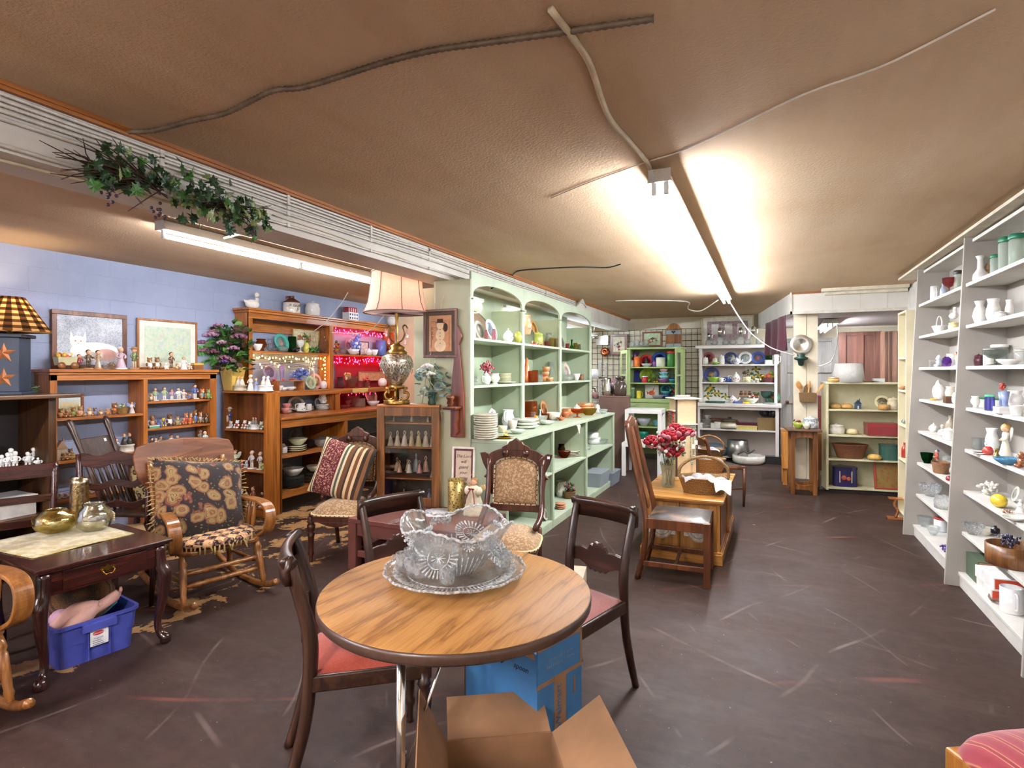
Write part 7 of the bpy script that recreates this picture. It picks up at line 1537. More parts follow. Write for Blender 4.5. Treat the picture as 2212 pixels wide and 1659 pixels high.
for lx,h,fn,c,l in [(.10,.06,bell,'#d8cda8','small buff'),(.20,.10,hbell,'#e0cfae','cream gold-handled'),(.26,.055,bell,'#c9a07a','little amber'),(.42,.11,bell,'#6f86a8','slate blue')]:putbell(lx,.1,.02,h,fn,c,l+' bell on the bottom shelf of the glass-door cabinet')
for lx,h,l in [(.10,.05,'squat'),(.26,.07,'tall'),(.40,.055,'round')]:putbell(lx,.12,.68,h,bell,'#cfc4ae',l+' dim bell on the top shelf of the glass-door cabinet')
x,y=onY(985,3.91);t=thing('lantern','pierced gold metal cylinder lantern on the low table','lantern',(x,y,.381));gp=NT('pierced_brass');v=gp.coord();vo=gp.n('ShaderNodeTexVoronoi');gp.l(v,vo.inputs['Vector']);vo.inputs['Scale'].default_value=60
gp.set(Base_Color=gp.ramp(vo.outputs['Distance'],[(.28,'#4a3a18'),(.36,'#b0985a')]),Metallic=.6,Roughness=.4);part(t,'cylinder',gp.m,lambda g:g.lathe([(0,0),(.062,0),(.064,.005),(.064,.25),(.061,.25),(.06,.01),(0,.008)],32),0);part(t,'rim',P('#a88d4c',.35,.8),lambda g:[g.tube([(.064*cos(2*pi*k/32),.064*sin(2*pi*k/32),z) for k in range(32)],.003,5,True) for z in (.006,.25)],0)
x,y=onY(1024,3.88);t=thing('doll','cream lace angel doll with a maroon ribbon on the low table','doll',(x,y,.381));part(t,'gown',P('#ddd3b4',.8,0,.1,50),lambda g:g.lathe([(0,0),(.085,0),(.08,.02),(.06,.10),(.042,.16),(.05,.18),(.035,.215),(.012,.225)],28,wob=lambda a,t:1+.05*cos(9*a)),0);part(t,'sleeve',P('#e6dec4',.8),lambda g:[g.ell((s*.05,-.01,.185),(.026,.028,.034),10,7) for s in (-1,1)],0)
part(t,'head',P('#d8a888',.6),lambda g:g.ell((0,0,.25),(.026,.025,.03),14,9),0);part(t,'hair',P('#a8774a',.8),lambda g:g.ell((0,.006,.258),(.028,.027,.028),12,8),0);part(t,'ribbon',P('#8a2f3c',.6),lambda g:[g.tube(smooth([(s*.008,-.045,.2),(s*.03,-.062,.15),(s*.04,-.07,.09)],4),.0035,5) for s in (-1,1)]+[g.ell((s*.014,-.047,.203),(.014,.006,.008),8,5) for s in (-1,1)],0)
def wing(g):
 for s in (-1,1):g.prism([(s*x,z) for x,z in ((0,.16),(.05,.17),(.085,.2),(.075,.23),(.045,.22),(.0,.2))],.03,.036)
part(t,'wings',P('#c9ab78',.7),wing,0);part(t,'halo',P('#cfc6b0',.4,.4),lambda g:g.tube([(.03*cos(a),.0,.285+.03*sin(a)) for a in [2*pi*k/20 for k in range(20)]],.0015,5,True),0)
xa=onY(998,3.955);t=thing('framed_verse','white framed calligraphy verse leaning by the bell cabinet','picture',(xa[0],xa[1],.381),.12);t.rotation_euler=Euler((-.06,0,.12));frame_pic(t,.195,.5,.016,P('#ece4d6',.5),P('#d3bda4',.7,0,.04,30),P('#6d3340',.6),.016)
for k,s in enumerate(['The Lord','will','guard','your','going','out and','your','coming','in']):text(s,.034,P('#4a2f30',.6),t,(0,.007,.415-.043*k),shear=.3)
x,y=flo(948,1108,.38);o=G().lathe([(0,0),(.10,.001),(.142,.002),(.142,.004),(0,.004)],60,wob=lambda a,t:1+.04*cos(20*a)*(.3<t<.9)).build('doily',P('#e6e4e8',.8,0,.08,90),loc=(x,y,.381));tag(o,'round white crocheted doily on the low table','doily')
NM={bowl:('bowl','bowl'),cup:('teacup','cup'),mug:('mug','mug'),teapot:('teapot','teapot'),pitcher:('pitcher','pitcher'),vase:('vase','vase'),urn:('urn_vase','vase'),cylv:('tumbler','glass'),flare:('flared_vase','vase'),bud:('bud_vase','vase'),goblet:('goblet','goblet'),jarl:('lidded_jar','jar'),bottle:('bottle','bottle'),ball:('round_vase','vase'),plate_f:('plate','plate'),oval:('platter','plate'),person:('figurine','figurine'),bear:('bear_figurine','figurine'),angel:('angel_figurine','figurine'),basket:('basket','basket'),tin:('tin','tin'),bxs:('box','box'),stopper:('jar','jar')}
def L(r,px,h,fn,ms,w,lab,off=0,dz=0,nm=None,**k):
 n=nm or NM[fn];return r.put(px,h,fn,ms,n[0],n[1],lab,w,off=off,dz=dz,**k)
def posy(n,cols,seed=1,q=.16):return lambda w,h:bunch(n,w*.5,w*.3,h*.5,h*q,h*.5,seed,len(cols))
FLW=('silk_flowers','flowers')
BG=(-2.14,[(4.035,5.07),(5.09,6.16),(6.18,7.38)]);BGL=(-1.85,[(4.06,5.08),(5.10,6.16),(6.19,7.38)]);BR_=(1.235,[(3.545,4.835),(4.885,6.17)])
# ---- green hutch, top shelf ----
r=Row('X',-2.31,1.757,pi/2,'on the top shelf of the green hutch',bays=BG);CA=CRYSTAL('#f0ecdf',.35,.05,50,.002,0,.08);CP=CRYSTAL('#f6d0bc',.35,.02,50,.002,0,.05)
L(r,1023,36,bottle,['#e6e9f2'],10,'slim blue and white bottle',-.08);L(r,1038,50,plate_f,['#eee9e2','#e3ddd2'],46,'white platter standing behind',.1)
L(r,1062,50,plate_f,[CRYSTAL('#cfd8e0',.4,.05,40,.002,0,.3),'#d9dee4'],50,'large blue-grey glass plate standing',.02)
L(r,1050,20,stopper,[PINKG],8,'left pink glass shaker',-.10);L(r,1067,24,stopper,[PINKG],11,'right pink glass shaker',-.10)
L(r,1098,31,teapot,[WH,'#9a4a8a'],36,'white teapot with purple flowers',-.06);L(r,1119,24,ball,['#b5b858'],18,'yellow-green fruit jar',-.05)
sh=G().box(-.24,.24,-.06,.06,0,.014);[sh.c(1).tube(smooth([(x,.05,-.08),(x,.0,-.07),(x,-.04,-.03),(x,-.05,0)],4),.008,6) for x in (-.15,.15)]
o=sh.c(0).build('bracket_shelf',[P('#d9b890',.5),P('#2a2624',.5)],loc=(-2.43,5.36,1.875),rz=pi/2);tag(o,'tan bracket shelf mounted in the green hutch','shelf')
r2=Row('X',-2.43,1.889,pi/2,'on the tan bracket shelf',bays=BG);L(r2,1139,42,pitcher,['#e8b08a','#c9442e'],26,'orange flowered ewer',0);L(r2,1155,36,plate_f,['#e8c070','#d89a50','#c0503a'],34,'fluted orange plate',0,rim=2)
L(r,1163,33,jarl,['#a9b45a'],22,'lime grape-moulded jar',.02);L(r,1186,31,vase,[GL],19,'clear cut-glass decanter',0)
for k,(px,h) in enumerate([(1151,9),(1160,8),(1171,8)]):L(r,px,h,posy(10,[REDC,'#d8b0a0'],k,.3),[REDC,'#d8b0a0'],10,['first','second','third'][k]+' red berry glass ornament',-.09,nm=('ornament','ornament'))
for px,h,c,l in [(1182,12,'#e8a0a0','red-flowered'),(1192,20,'#f0e4a0','yellow-tinted'),(1201,19,'#f4e6c0','straw-tinted')]:L(r,px,h,cylv,[CRYSTAL(c)],11,l+' drinking glass',-.07)
L(r,1215,36,plate_f,[CRYSTAL('#ecdcdc',.4,.02,40,.002,0,.1),GL],34,'clear scalloped glass plate standing',.03);L(r,1235,23,bud,[GRNG],9,'green glass bud vase',0)
for px,h,c,l in [(1226,12,'#f0b0a8','pink'),(1243,15,'#e8d890','yellow and red'),(1250,13,'#d8d8c0','plain')]:L(r,px,h,cylv,[CRYSTAL(c)],9,l+' juice glass',-.07)
r=Row('X',-2.31,1.368,pi/2,'on the green hutch middle shelf',bays=BG)
L(r,1025,18,cylv,[GL],14,'clear tumbler at the left end',-.05);L(r,1050,28,teapot,['#eef0e6','#e0e4d4'],34,'white lidded sugar pot',-.03);L(r,1069,23,urn,['#eef0dc'],23,'small cream footed vase',-.07)
L(r,1052,40,lambda w,h:bunch(60,w*.5,w*.25,h*.32,h*.085,h*.55,5),['#b8485a','#c86070','#8f3a4a'],50,'spray of deep pink blossoms',.02,dz=.06,nm=FLW)
stack(r,1088,9,36,2.4,'#e3dfbc','plate','cream plate in the stack on the green hutch middle shelf','topmost cream plate of the middle shelf stack',.02);L(r,1094,4,bowl,['#dfe3cc'],44,'flat green-white tray',-.07)
def cone(w,h):return G().lathe([(w*.5,0),(w*.45,h*.2),(w*.1,h*.95),(0,h)],16)
L(r,1138,54,cone,['#d8804a'],20,'tall orange cone candle',.0,nm=('candle','candle'))
for k,(px,h) in enumerate([(1148,25),(1156,26),(1166,16)]):L(r,px,h,cylv,[AMBG if k<2 else GL],13,['left amber tumbler','right amber tumbler','low clear tumbler'][k],-.06)
for k in range(3):L(r,1176+2*k,11,cup,[PEACH],19,['lowest','middle','top'][k]+' lustre orange cup in the pile',-.02,dz=.055*k)
L(r,1190,43,flare,[GL],15,'tall clear flute vase',0);L(r,1188,9,bowl,[PEACH],16,'peach lustre saucer bowl',-.09)
L(r,1226,41,lambda w,h:plate(w,sc=.04),[WH,'#e8c0b8','#d89a9a'],38,'pink-edged scalloped plate standing',.05,nm=('plate','plate'),);L(r,1228,13,bowl,[GL],26,'clear glass bowl in front of the pink plate',-.06);L(r,1245,14,bowl,['#e8e4d8'],17,'cream flowered bowl',-.02);L(r,1256,12,cylv,['#8a5a44'],10,'brown pottery cup',-.04)
r=Row('X',-2.10,.943,pi/2,'on the green hutch counter')
stack(r,1049,11,54,5.0,'#e6dfcc','plate','cream dinner plate in the tall stack on the green hutch counter','topmost plate of the tall cream stack on the green counter',-.05)
r2=Row('X',-2.34,.943,pi/2,'at the back of the green counter',bays=BG);L(r2,1066,37,lambda w,h:plate(w,.2,.05),[WH,'#e0d4d8'],42,'shell-shaped white platter standing',.04,nm=('platter','plate'));L(r2,1098,38,pitcher,[WH,'#8a4a6a'],38,'white pitcher with a violet medallion',-.02)
L(r2,1038,33,lambda w,h:bunch(50,w*.5,w*.3,h*.45,h*.13,h*.5,2,4),['#e8a088','#f0b8a0','#d88a78','#4a5a4a'],30,'peach silk roses',-.04,dz=.02,nm=FLW)
L(r,1108,20,cup,['#f0dfd4'],22,'cream cup with pink trim',.06,dz=.0);L(r,1086,14,cup,['#efe4c8'],22,'cream sugar cup',.04);stack(r,1135,3,60,7,'#e8eadc','dish','pale dish in the low stack on the green counter',None,0)
L(r,1118,9,bowl,['#d4e0d0'],34,'green-rimmed oval dish',-.12);L(r,1090,5,oval,['#e0b850','#d0a040'],40,'yellow tray lying',-.16,flat=True);L(r,1092,11,duck,['#e8b84a','#d8783a','#e8d0a0'],16,'little yellow duck on the tray',-.16,dz=.012,nm=('duck','duck'))
L(r2,1147,43,cylv,[AMBG],28,'tall amber ribbed glass pitcher',0);L(r2,1177,42,plate_f,[PEACH,PEACH],40,'large orange lustre plate standing',.06)
for px,h,fn,m,w,l,o_ in [(1141,22,goblet,AMBG,12,'amber goblet',-.03),(1151,22,cylv,GL,12,'clear glass tumbler in front',-.05),(1157,14,ball,'#d8882f',14,'orange glass ball',-.08),(1167,24,bud,'#c8d8e0',8,'pale blue bud vase',-.06),(1178,14,cup,AMBG,20,'amber glass cup',-.09),(1190,12,bowl,CP,18,'pale peach glass dish',-.03),(1204,14,bowl,CP,22,'peach glass sherbet dish',.0),(1215,12,cup,PEACH,20,'lustre peach cup',-.02),(1222,11,bowl,'#e8d8c8',30,'cream lustre bowl',.08)]:L(r2,px,h,fn,[m],w,l,o_)
for px,h,fn,m,w,l,o_ in [(1172,18,bowl,GL,22,'clear footed bowl',.0),(1196,16,cup,'#e8dccb',34,'cream and orange tureen',.08),(1181,8,bowl,'#dfe4d6',36,'low greenish plate',-.05),(1221,13,bowl,'#b5623c',22,'terracotta lustre dish',.06),(1229,15,bowl,PEACH,28,'peach lustre serving bowl',.12),(1212,7,bowl,'#b8683f',18,'small brown lustre dish',-.02)]:L(r,px,h,fn,[m],w,l,o_)
r3=Row('X',-2.0,.943,pi/2,'at the far end of the green counter')
for k in range(2):L(r3,1264,14,bowl,[PEACH],40,['lower','upper'][k]+' orange bowl of a nested pair',.16,dz=.045*k)
L(r3,1247,18,goblet,[AMBG],28,'amber compote',.05);L(r3,1246,22,teapot,['#efe9df','#e0d8c8'],34,'white covered tureen',.22);L(r3,1272,14,bowl,[CRYSTAL('#d8c878')],36,'golden glass bowl',.02);L(r3,1290,19,jarl,['#e8ece6'],13,'white lidded shaker',.03);L(r3,1303,10,bowl,[GL],20,'clear glass dish at the corner',-.08)
y_=onX(1250,-1.845)[1];o=tag(G().grid(lambda u,v:(-1.852+.012*(v>.3)+.012*sin(6*u)*v,y_+(u-.5)*(.16-.13*v),.945-.13*v),10,8).build('cloth_napkin',P('#e8d0c0',.8,0,.05,40),solid=.003),'pale pink cloth corner hanging over the green counter','cloth')
r=Row('X',-2.05,.531,pi/2,'on the lower middle shelf of the green hutch',bays=BGL)
L(r,1176,8,plate_f,['#dfe6da','#cfd8cc'],30,'pale green plate',0,rim=0);L(r,1213,24,urn,[CRYSTAL('#b08a58')],16,'amber carnival glass vase',.1);L(r,1219,14,bowl,[CRYSTAL('#c87848')],28,'orange carnival glass bowl',0);stack(r,1233,4,40,3,'#e8e0cc','plate','cream plate in the stack on the lower shelf of the green hutch')
L(r,1283,14,cylv,[WH],28,'lower white casserole',.05);L(r,1281,12,cylv,[WH],24,'upper white casserole',.05,dz=.075);L(r,1303,10,bowl,[GL],22,'clear glass dish by the casseroles',0);L(r,1272,10,cup,[GL],12,'clear glass cup',-.06)
r=Row('X',-2.02,.076,pi/2,'on the bottom shelf of the green hutch',bays=BGL)
L(r,1178,18,plate_f,['#eae4da','#dcd4c8'],26,'white flowered plate leaning',.05);L(r,1212,33,pitcher,['#e0dcc8','#4a6a4a'],36,'cream pitcher with a green band',.12)
L(r,1230,15,basket,[WICK('#b98448','#7a4f24',2)],38,'wicker basket',0);L(r,1230,22,posy(44,['#5f2f45','#7a3a50','#4f8a3a','#8a4a5a'],4,.13),['#5f2f45','#7a3a50','#4f8a3a','#8a4a5a'],38,'plums and greens heaped in the wicker basket',0,dz=.055,nm=('fruit_heap','fruit'))
stack(r,1211,3,24,4,'#e0a07a','dish','peach dish stacked at the hutch floor',None,-.08)
for k,(px,c,l) in enumerate([(1297,'#dfe4e6','clear plastic bin on the bottom shelf of the green hutch'),(1322,'#c9d0d8','clear plastic bin behind another at the end of the green hutch')]):
 x,y=onX(px,-1.90+.02*k);g=G().frus(.26,.38,.30,.42,0,.17);g.frus(.29,.41,.245,.37,.172,.01);o=g.build('plastic_bin',CRYSTAL(c,.3,.1,20,0,0,.3),loc=(x-.08,y,.077 if k==0 else .002),bev=.004);tag(o,l,'bin')
 # ---- grey wall shelves ----
SW='#ece9e4'
def sh_(i,bay):return Row('X',1.325,ZS[i] if i<7 else .103,-pi/2,f'on the {["top", "second", "third", "fourth", "fifth", "sixth", "seventh", "bottom"][i]} shelf of the {bay} grey bookcase',bays=BR_)
A=lambda i:sh_(i,'nearer');B=lambda i:sh_(i,'farther')
def cjar(w,h):return G().lathe([(0,0),(w*.46,0),(w*.5,h*.04),(w*.5,h*.8),(w*.42,h*.86)],24).c(1).lathe([(w*.5,h*.85),(w*.52,h*.87),(w*.52,h*.97),(w*.46,h),(0,h)],24).c(0)
JC=CRYSTAL('#e6efe6',.35,.05,30,.002,0,.3);GT=P('#1f7a58',.35)
r=A(0);L(r,2118,56,bud,[SW],29,'white pear-shaped vase');L(r,2134,40,bear,['#b58a6a','#d8b0a0','#e0c8b0',BLK],20,'brown rabbit-like figurine with a pink bow',.04);L(r,2152,47,cjar,[JC,GT],21,'small glass jar with a green lid',nm=('glass_jar','jar'));L(r,2174,76,cjar,[JC,GT],28,'tall glass jar with a green lid',nm=('glass_jar','jar'));L(r,2199,72,cjar,[JC,GT],32,'widest glass jar with a green lid',nm=('glass_jar','jar'))
r=A(1);L(r,2117,50,vase,[SW],28,'white handled vase');L(r,2146,50,pitcher,[SW,SW],36,'white ewer',fl=False);L(r,2161,16,jarl,[SW],22,'low white jar',-.05);L(r,2181,40,pitcher,[SW,'#c9a05a'],22,'small white pitcher with a gold bow')
t=thing('gilt_picture','gold leaf picture frame leaning on the second shelf of the nearer grey bookcase','frame',(1.33,3.93,1.802));part(t,'frame',P('#b98838',.4,.5,.1,60),lambda g:g.at(0,0,.004,rx=.45).box(-.06,.06,0,.012,0,.24),.002)
r=A(2);L(r,2114,26,jarl,['#4f2430'],17,'dark maroon lidded jar');L(r,2136,36,cylv,['#e9e6da'],20,'white pot');L(r,2150,34,goblet,[CRYSTAL('#d8dcd8',.4)],44,'ribbed glass compote',-.04);L(r,2159,46,cjar,[GL,P(SW,.4)],30,'glass jar with a white lid',.08,nm=('glass_jar','jar'));L(r,2180,12,bowl,[SW],46,'white oblong serving dish',-.05);L(r,2207,34,cjar,[GL,P('#c9c4b8',.3,.6)],26,'clip-top glass jar',.02,nm=('glass_jar','jar'))
r=A(3);L(r,2107,25,urn,[SW],18,'small white urn with roses');L(r,2122,22,cjar,['#e8e8dc','#2f8a5a'],16,'cream pot with a green lid',.03,nm=('pot','pot'));L(r,2138,34,cjar,[CRYSTAL('#9f9fe0',.4,0,40,0,0,.1),'#5ab88a'],18,'violet bottle with a mint cap',-.05,nm=('bottle','bottle'));L(r,2152,22,cjar,['#e8e8dc','#2f8a5a'],18,'second cream pot with a green lid',.05,nm=('pot','pot'))
L(r,2163,40,flare,['#8f9fc4'],12,'slim blue vase',.02);L(r,2171,45,flare,['#8898c0'],17,'blue trumpet vase',-.02);L(r,2166,14,posy(14,[REDC,'#c85a4a'],3,.3),[REDC,'#c85a4a'],16,'red flowers in the blue vases',.02,dz=.13,nm=FLW);L(r,2193,46,urn,[SW],30,'large white urn',.04);L(r,2166,14,bxs,[SW,'#f2efe9'],38,'white ceramic box',-.07);L(r,2196,22,basket,[SW],34,'white pierced basket',-.07)
r=A(4);L(r,2110,25,cylv,[GL],18,'left crystal tumbler');L(r,2124,25,cylv,[GL],16,'right crystal tumbler',.03);L(r,2143,50,pitcher,['#eef0ee','#4aa0a0'],34,'white pitcher with an aqua rim',.03);L(r,2134,18,stopper,['#c0443a'],20,'red and white apple pot',-.05);L(r,2172,76,angel,['#ece8d4',SKIN,'#c9a05a','#e0dcc8','#f0ede2'],36,'tall angel in a pleated cream gown');L(r,2153,22,bud,[P('#8f7a3a',.3,.7)],14,'little brass oil lamp',-.06);L(r,2176,14,bowl,['#4f86a8'],50,'blue glazed dish',-.08);L(r,2207,36,bear,['#8a5434','#a86a48','#d8b08a',BLK],26,'brown bear pair figurine',-.06);L(r,2115,4,oval,[WH,WH],30,'flat white dish',-.09,flat=True)
r=A(5);L(r,2134,30,posy(40,['#e8e2d6','#efeae0','#d8d0c0'],9,.16),['#e8e2d6','#efeae0','#d8d0c0'],48,'white lacy shell-work dish',nm=('shell_dish','dish'))
def gourd(w,h):return G().ell((0,0,h*.5),(w*.38,w*.26,h*.5),18,12).ell((-w*.32,0,h*.42),(w*.2,w*.17,h*.36),14,10)
L(r,2158,28,gourd,['#e0c23a'],56,'yellow ceramic gourd',-.06,nm=('gourd','gourd'));L(r,2193,45,plate_f,['#e4e0d8','#d0ccc0'],34,'oval plate standing',.08);L(r,2204,30,person,[SW,SW,SW,SW,SW],22,'white praying figurine',0,gown=True);L(r,2190,8,bowl,['#dfe0d0'],40,'pale green plate',-.10);L(r,2176,6,posy(24,['#8a5a40','#a8785a'],6,.3),['#8a5a40','#a8785a'],34,'small twig wreath',-.07,nm=('wreath','wreath'))
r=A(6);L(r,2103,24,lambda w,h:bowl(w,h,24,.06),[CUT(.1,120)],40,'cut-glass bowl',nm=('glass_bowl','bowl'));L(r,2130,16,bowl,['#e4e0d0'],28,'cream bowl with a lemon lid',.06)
wb=WOOD('#8f5f35','#6b421f','z',2);o=L(r,2186,44,cylv,[wb],92,'oval wooden bucket with painted hearts',-.06,nm=('bucket','bucket'));L(r,2180,24,posy(60,['#4a4658','#5f5a70','#3a3648'],5,.17),['#4a4658','#5f5a70','#3a3648'],50,'dark grape bunch in the wooden bucket',-.06,dz=.10,nm=('grapes','grapes'));L(r,2150,16,bottle,['#22202a'],16,'dark bottle poking from the bucket',-.07,dz=.12)
t=thing('gift_box','black and white boxed goblets on the seventh grey shelf','box',(1.30,3.66,.384),.1);part(t,'carton',P('#c4c4c8',.3),lambda g:g.box(-.08,.1,-.08,.1,0,.085),0);part(t,'picture_lid',P('#2c2a30',.2),lambda g:g.box(-.07,.09,-.07,.09,.085,.087),0)
r=A(7)
def pbox(x,y,z,w,d,h,cols,name,lab,rz=0):
 t=thing(name,lab,'box',(x,y,z),rz);part(t,'carton',P(cols[0],.6),lambda g:g.box(-w/2,w/2,-d/2,d/2,0,h),0)
 if len(cols)>1:part(t,'printed_end',P(cols[1],.6),lambda g:g.box(-w/2+.006,w/2-.006,-d/2-.001,-d/2+.06,.006,h-.006),0)
 return t
b_=pbox(1.335,4.70,.104,.20,.24,.15,['#4f5f48','#b07a60'],'carton','green and peach printed carton on the bottom grey shelf');part(b_,'bear_print',P('#e8d8c8',.6),lambda g:[g.at(x,-.122,.07,rx=pi/2).lathe([(0,0),(.032,0),(.032,.002),(0,.002)],16) for x in (-.045,.045)],0)
for k in range(2):pbox(1.32,4.42,.104+.072*k,.20,.26,.07,['#e6e4e0','#d04a30'],'carton',['lower','upper'][k]+' flat white carton with a red end on the bottom grey shelf',.08*k)
x,y=onX(2165,1.27);o=tag(G().tube(smooth([(.05*cos(a)*(1+.2*sin(3*a)),.07*sin(a),.012+.02*sin(2*a)**2) for a in [k*.55 for k in range(26)]],3),.007,6).build('beaded_cord',P('#5f4634',.6,0,.3,60),loc=(x,y,.104)),'coil of brown beaded cord on the bottom grey shelf','cord')
o=L(r,2186,54,mug,[P('#ecebe8',.2,0,.02,9,0,.4)],42,'large white enamel mug',-.05)
r=B(0);L(r,2020,34,mug,[SW],18,'white floral mug');L(r,2037,36,bottle,['#b8c4d8'],12,'pale blue bottle',.03);L(r,2050,36,goblet,[CRYSTAL('#e8b0b0')],25,'red-trimmed glass goblet',-.03);L(r,2069,50,cjar,[JC,P('#3a3430',.4)],15,'glass jar with a dark lid',.02,nm=('glass_jar','jar'))
def wbask(w,h):return basket(w,h*.45,w*.6,True,.55)
r=B(1);L(r,2029,38,wbask,[SW],44,'white lattice basket with a handle',nm=('basket','basket'));L(r,2060,20,jarl,['#e8d8a0'],20,'cream and gold jar');L(r,2060,26,duck,[SW,'#d8c8a8',SW],34,'white dove perched on the gold jar',dz=.09,nm=('dove','bird'))
r=B(2);L(r,2013,16,bxs,[P('#b0aca4',.3,.5),P('#c0bcb4',.3,.5)],15,'silver trinket box');L(r,2028,26,bear,['#d0d6e0','#c0c8d8',SW,BLK],18,'pale blue kitten figurine');L(r,2045,22,ball,[CRYSTAL('#c0a0d8')],18,'violet glass votive');L(r,2056,28,cylv,[SW],19,'white pot',.06);L(r,2066,32,person,P5('#e8dcd0',REDC),12,'red-haired figurine')
r=B(3);L(r,2028,44,goose,[SW,'#e8a83a'],30,'white goose with orange feet',nm=('goose','goose'));L(r,2053,32,urn,['#d8d2c0'],20,'beige ribbed vase',.05);L(r,2049,15,bxs,['#5f3f34','#6b483a'],24,'small brown wooden box',-.05);L(r,2064,24,stopper,[SW],14,'white shaker',-.02)
r=B(4);L(r,2017,20,teapot,[SW,'#c9a05a'],30,'white teapot with gold trim');L(r,2033,26,duck,[SW,'#d8883a',REDC],26,'white hen dish',-.03,nm=('hen','hen'));L(r,2051,28,jarl,[SW],26,'white lidded sugar pot',-.05);L(r,2053,42,bottle,['#a89a84'],18,'taupe bottle',.06)
r=B(5);L(r,2002,22,bowl,[DGRN],24,'emerald glass bowl');L(r,2024,34,person,['#c05a48',SKIN,'#6a6a8a',TN,'#b8b0a0'],20,'seated figurine in an orange shawl',.02);L(r,2032,24,basket,[WICK('#e0a878','#a86a40',2.5)],46,'peach wicker basket',-.06);L(r,2048,24,bowl,[GL],22,'clear glass bowl behind the basket',.07);L(r,2051,10,stopper,['#8a2a34'],14,'maroon dish',-.09)
r=B(6);L(r,2010,26,lambda w,h:bowl(w,h,24,.05),[CUT(.12,90)],42,'pressed-glass bowl',nm=('glass_bowl','bowl'));L(r,2041,30,jarl,[CUT(.12,90)],40,'covered pressed-glass casserole',-.03)
r=B(7);L(r,1997,22,bowl,[GL],28,'clear glass bowl');L(r,2016,18,bowl,[GL],26,'second clear glass bowl',-.05);L(r,2033,30,cjar,['#e4e6ea',REDC],26,'white tin with a red lid',.04,nm=('tin','tin'));L(r,2042,16,posy(30,['#6a4a9a','#7f62b0','#4f3a7a'],7,.25),['#6a4a9a','#7f62b0','#4f3a7a'],22,'purple bead cluster',-.09,nm=('bead_cluster','beads'))
r=Row('X',1.3,1.301,-pi/2,'in the narrow cream case',bays=(1.2,[(6.52,6.84)]));L(r,1947,8,bowl,['#c9906a'],14,'peach shell dish');r.z=.961;L(r,1950,8,oval,['#6fa8b8','#6fa8b8'],16,'aqua dish');r.z=.621;L(r,1954,32,bottle,['#a83a34'],12,'red and white bottle')
o=tag(G().box(-.07,.07,-.05,.05,0,.012).box(-.06,.06,-.04,.04,.20,.212).tube(smooth([(0,0,.012),(.02,0,.08),(-.01,0,.14),(0,0,.2)],4),.012,6).build('clamp',WOOD('#b5703a','#8a4c20','x'),loc=(1.17,6.80,.002)),'wooden clamp stand at the foot of the narrow cream case','clamp')
# ---- worn yellow bookshelf ----
def rw(z):return Row('Y',8.13,z,.1,'on the worn yellow bookshelf')
r=rw(1.353);r.place='on top of the worn yellow bookshelf'
def shade_(w,h):return G().lathe([(w*.5,0),(w*.42,h),(w*.415,h),(w*.495,0)],60,wob=lambda a,t:1+.012*cos(45*a))
L(r,1833,40,shade_,[lampmat('#f2efea',.3)],62,'pleated white lampshade',nm=('lampshade','lampshade'));L(r,1801,11,jarl,['#d0a868'],24,'pale wooden lidded jar',-.1);L(r,1828,8,tin,['#5f7890','#a8b8a0'],16,'small blue-green tin',-.12);L(r,1898,8,bxs,['#d0d4d0','#c0c8c8'],20,'pale oval box');L(r,1873,3,oval,['#a87a4a','#a87a4a'],40,'thin wooden board',-.02,flat=True)
r=rw(1.023);L(r,1805,11,stopper,['#cfa060'],24,'left tan wooden box');L(r,1829,11,stopper,['#c89858'],24,'right tan wooden box');L(r,1853,22,cott,['#3f5068','#2f3a4c','#d8d8d0'],15,'navy house ornament',nm=('toy_house','ornament'));L(r,1906,27,plate_f,[P('#b8b4a8',.05,1),'#ddd2a8'],30,'round mirror in a cream rim',.03,nm=('mirror','mirror'));L(r,1909,11,cylv,['#c9985a'],22,'low tan pot',-.05);L(r,1930,28,jarl,['#e0d4b0'],24,'cream pierced jar')
r=rw(.709);L(r,1806,22,jarl,['#ece6da'],34,'white covered tureen');L(r,1841,12,stopper,['#e0cfa0'],24,'cream squat pot');o=L(r,1902,27,bxs,[P('#8a1f24',.25,0,.05,8,0,.4),P('#962428',.25,0,.05,8,0,.4)],56,'glossy red wooden chest',nm=('chest_box','box'))
r=rw(.416);L(r,1836,30,basket,[WICK('#b5713f','#7a431f',1.4)],68,'large brown wicker basket',fl=.72);L(r,1889,12,stopper,['#d8b060'],28,'tan wooden bowl',-.05);L(r,1921,34,tin,['#2f5a4c','#284c40'],38,'dark green canister')
r=rw(.066);o=L(r,1824,42,tin,['#2f2a58','#27224a'],46,'navy oval tin with a fruit picture');x,y=r.xy(1824);part(o,'fruit_picture',[P('#d8c8a0',.5),P('#c05a3a',.5)],lambda g:(g.box(-.07,.07,-.078,-.06,.05,.19),g.c(1).ell((-.02,-.078,.11),(.03,.006,.03),10,6).ell((.03,-.078,.10),(.025,.006,.025),10,6)),0)
t=thing('tray','red and gold painted tray leaning in the worn yellow bookshelf','tray',(onY(1921,8.12)[0],8.08,.067),.13);RG=NT('painted_tray');v=RG.coord();vo=RG.n('ShaderNodeTexVoronoi');RG.l(v,vo.inputs['Vector']);vo.inputs['Scale'].default_value=22;RG.set(Base_Color=RG.ramp(vo.outputs['Distance'],[(.2,'#a8402a'),(.3,'#7a6a2a'),(.6,'#8a6a34')]),Roughness=.4)
part(t,'panel',RG.m,lambda g:g.at(rx=-.2).box(-.15,.15,0,.01,.01,.33),0);part(t,'rim',P('#a83a24',.4),lambda g:g.at(rx=-.2).box(-.16,-.14,-.012,.014,0,.34).box(.14,.16,-.012,.014,0,.34).box(-.14,.14,-.012,.014,0,.02).box(-.14,.14,-.012,.014,.32,.34),.002)
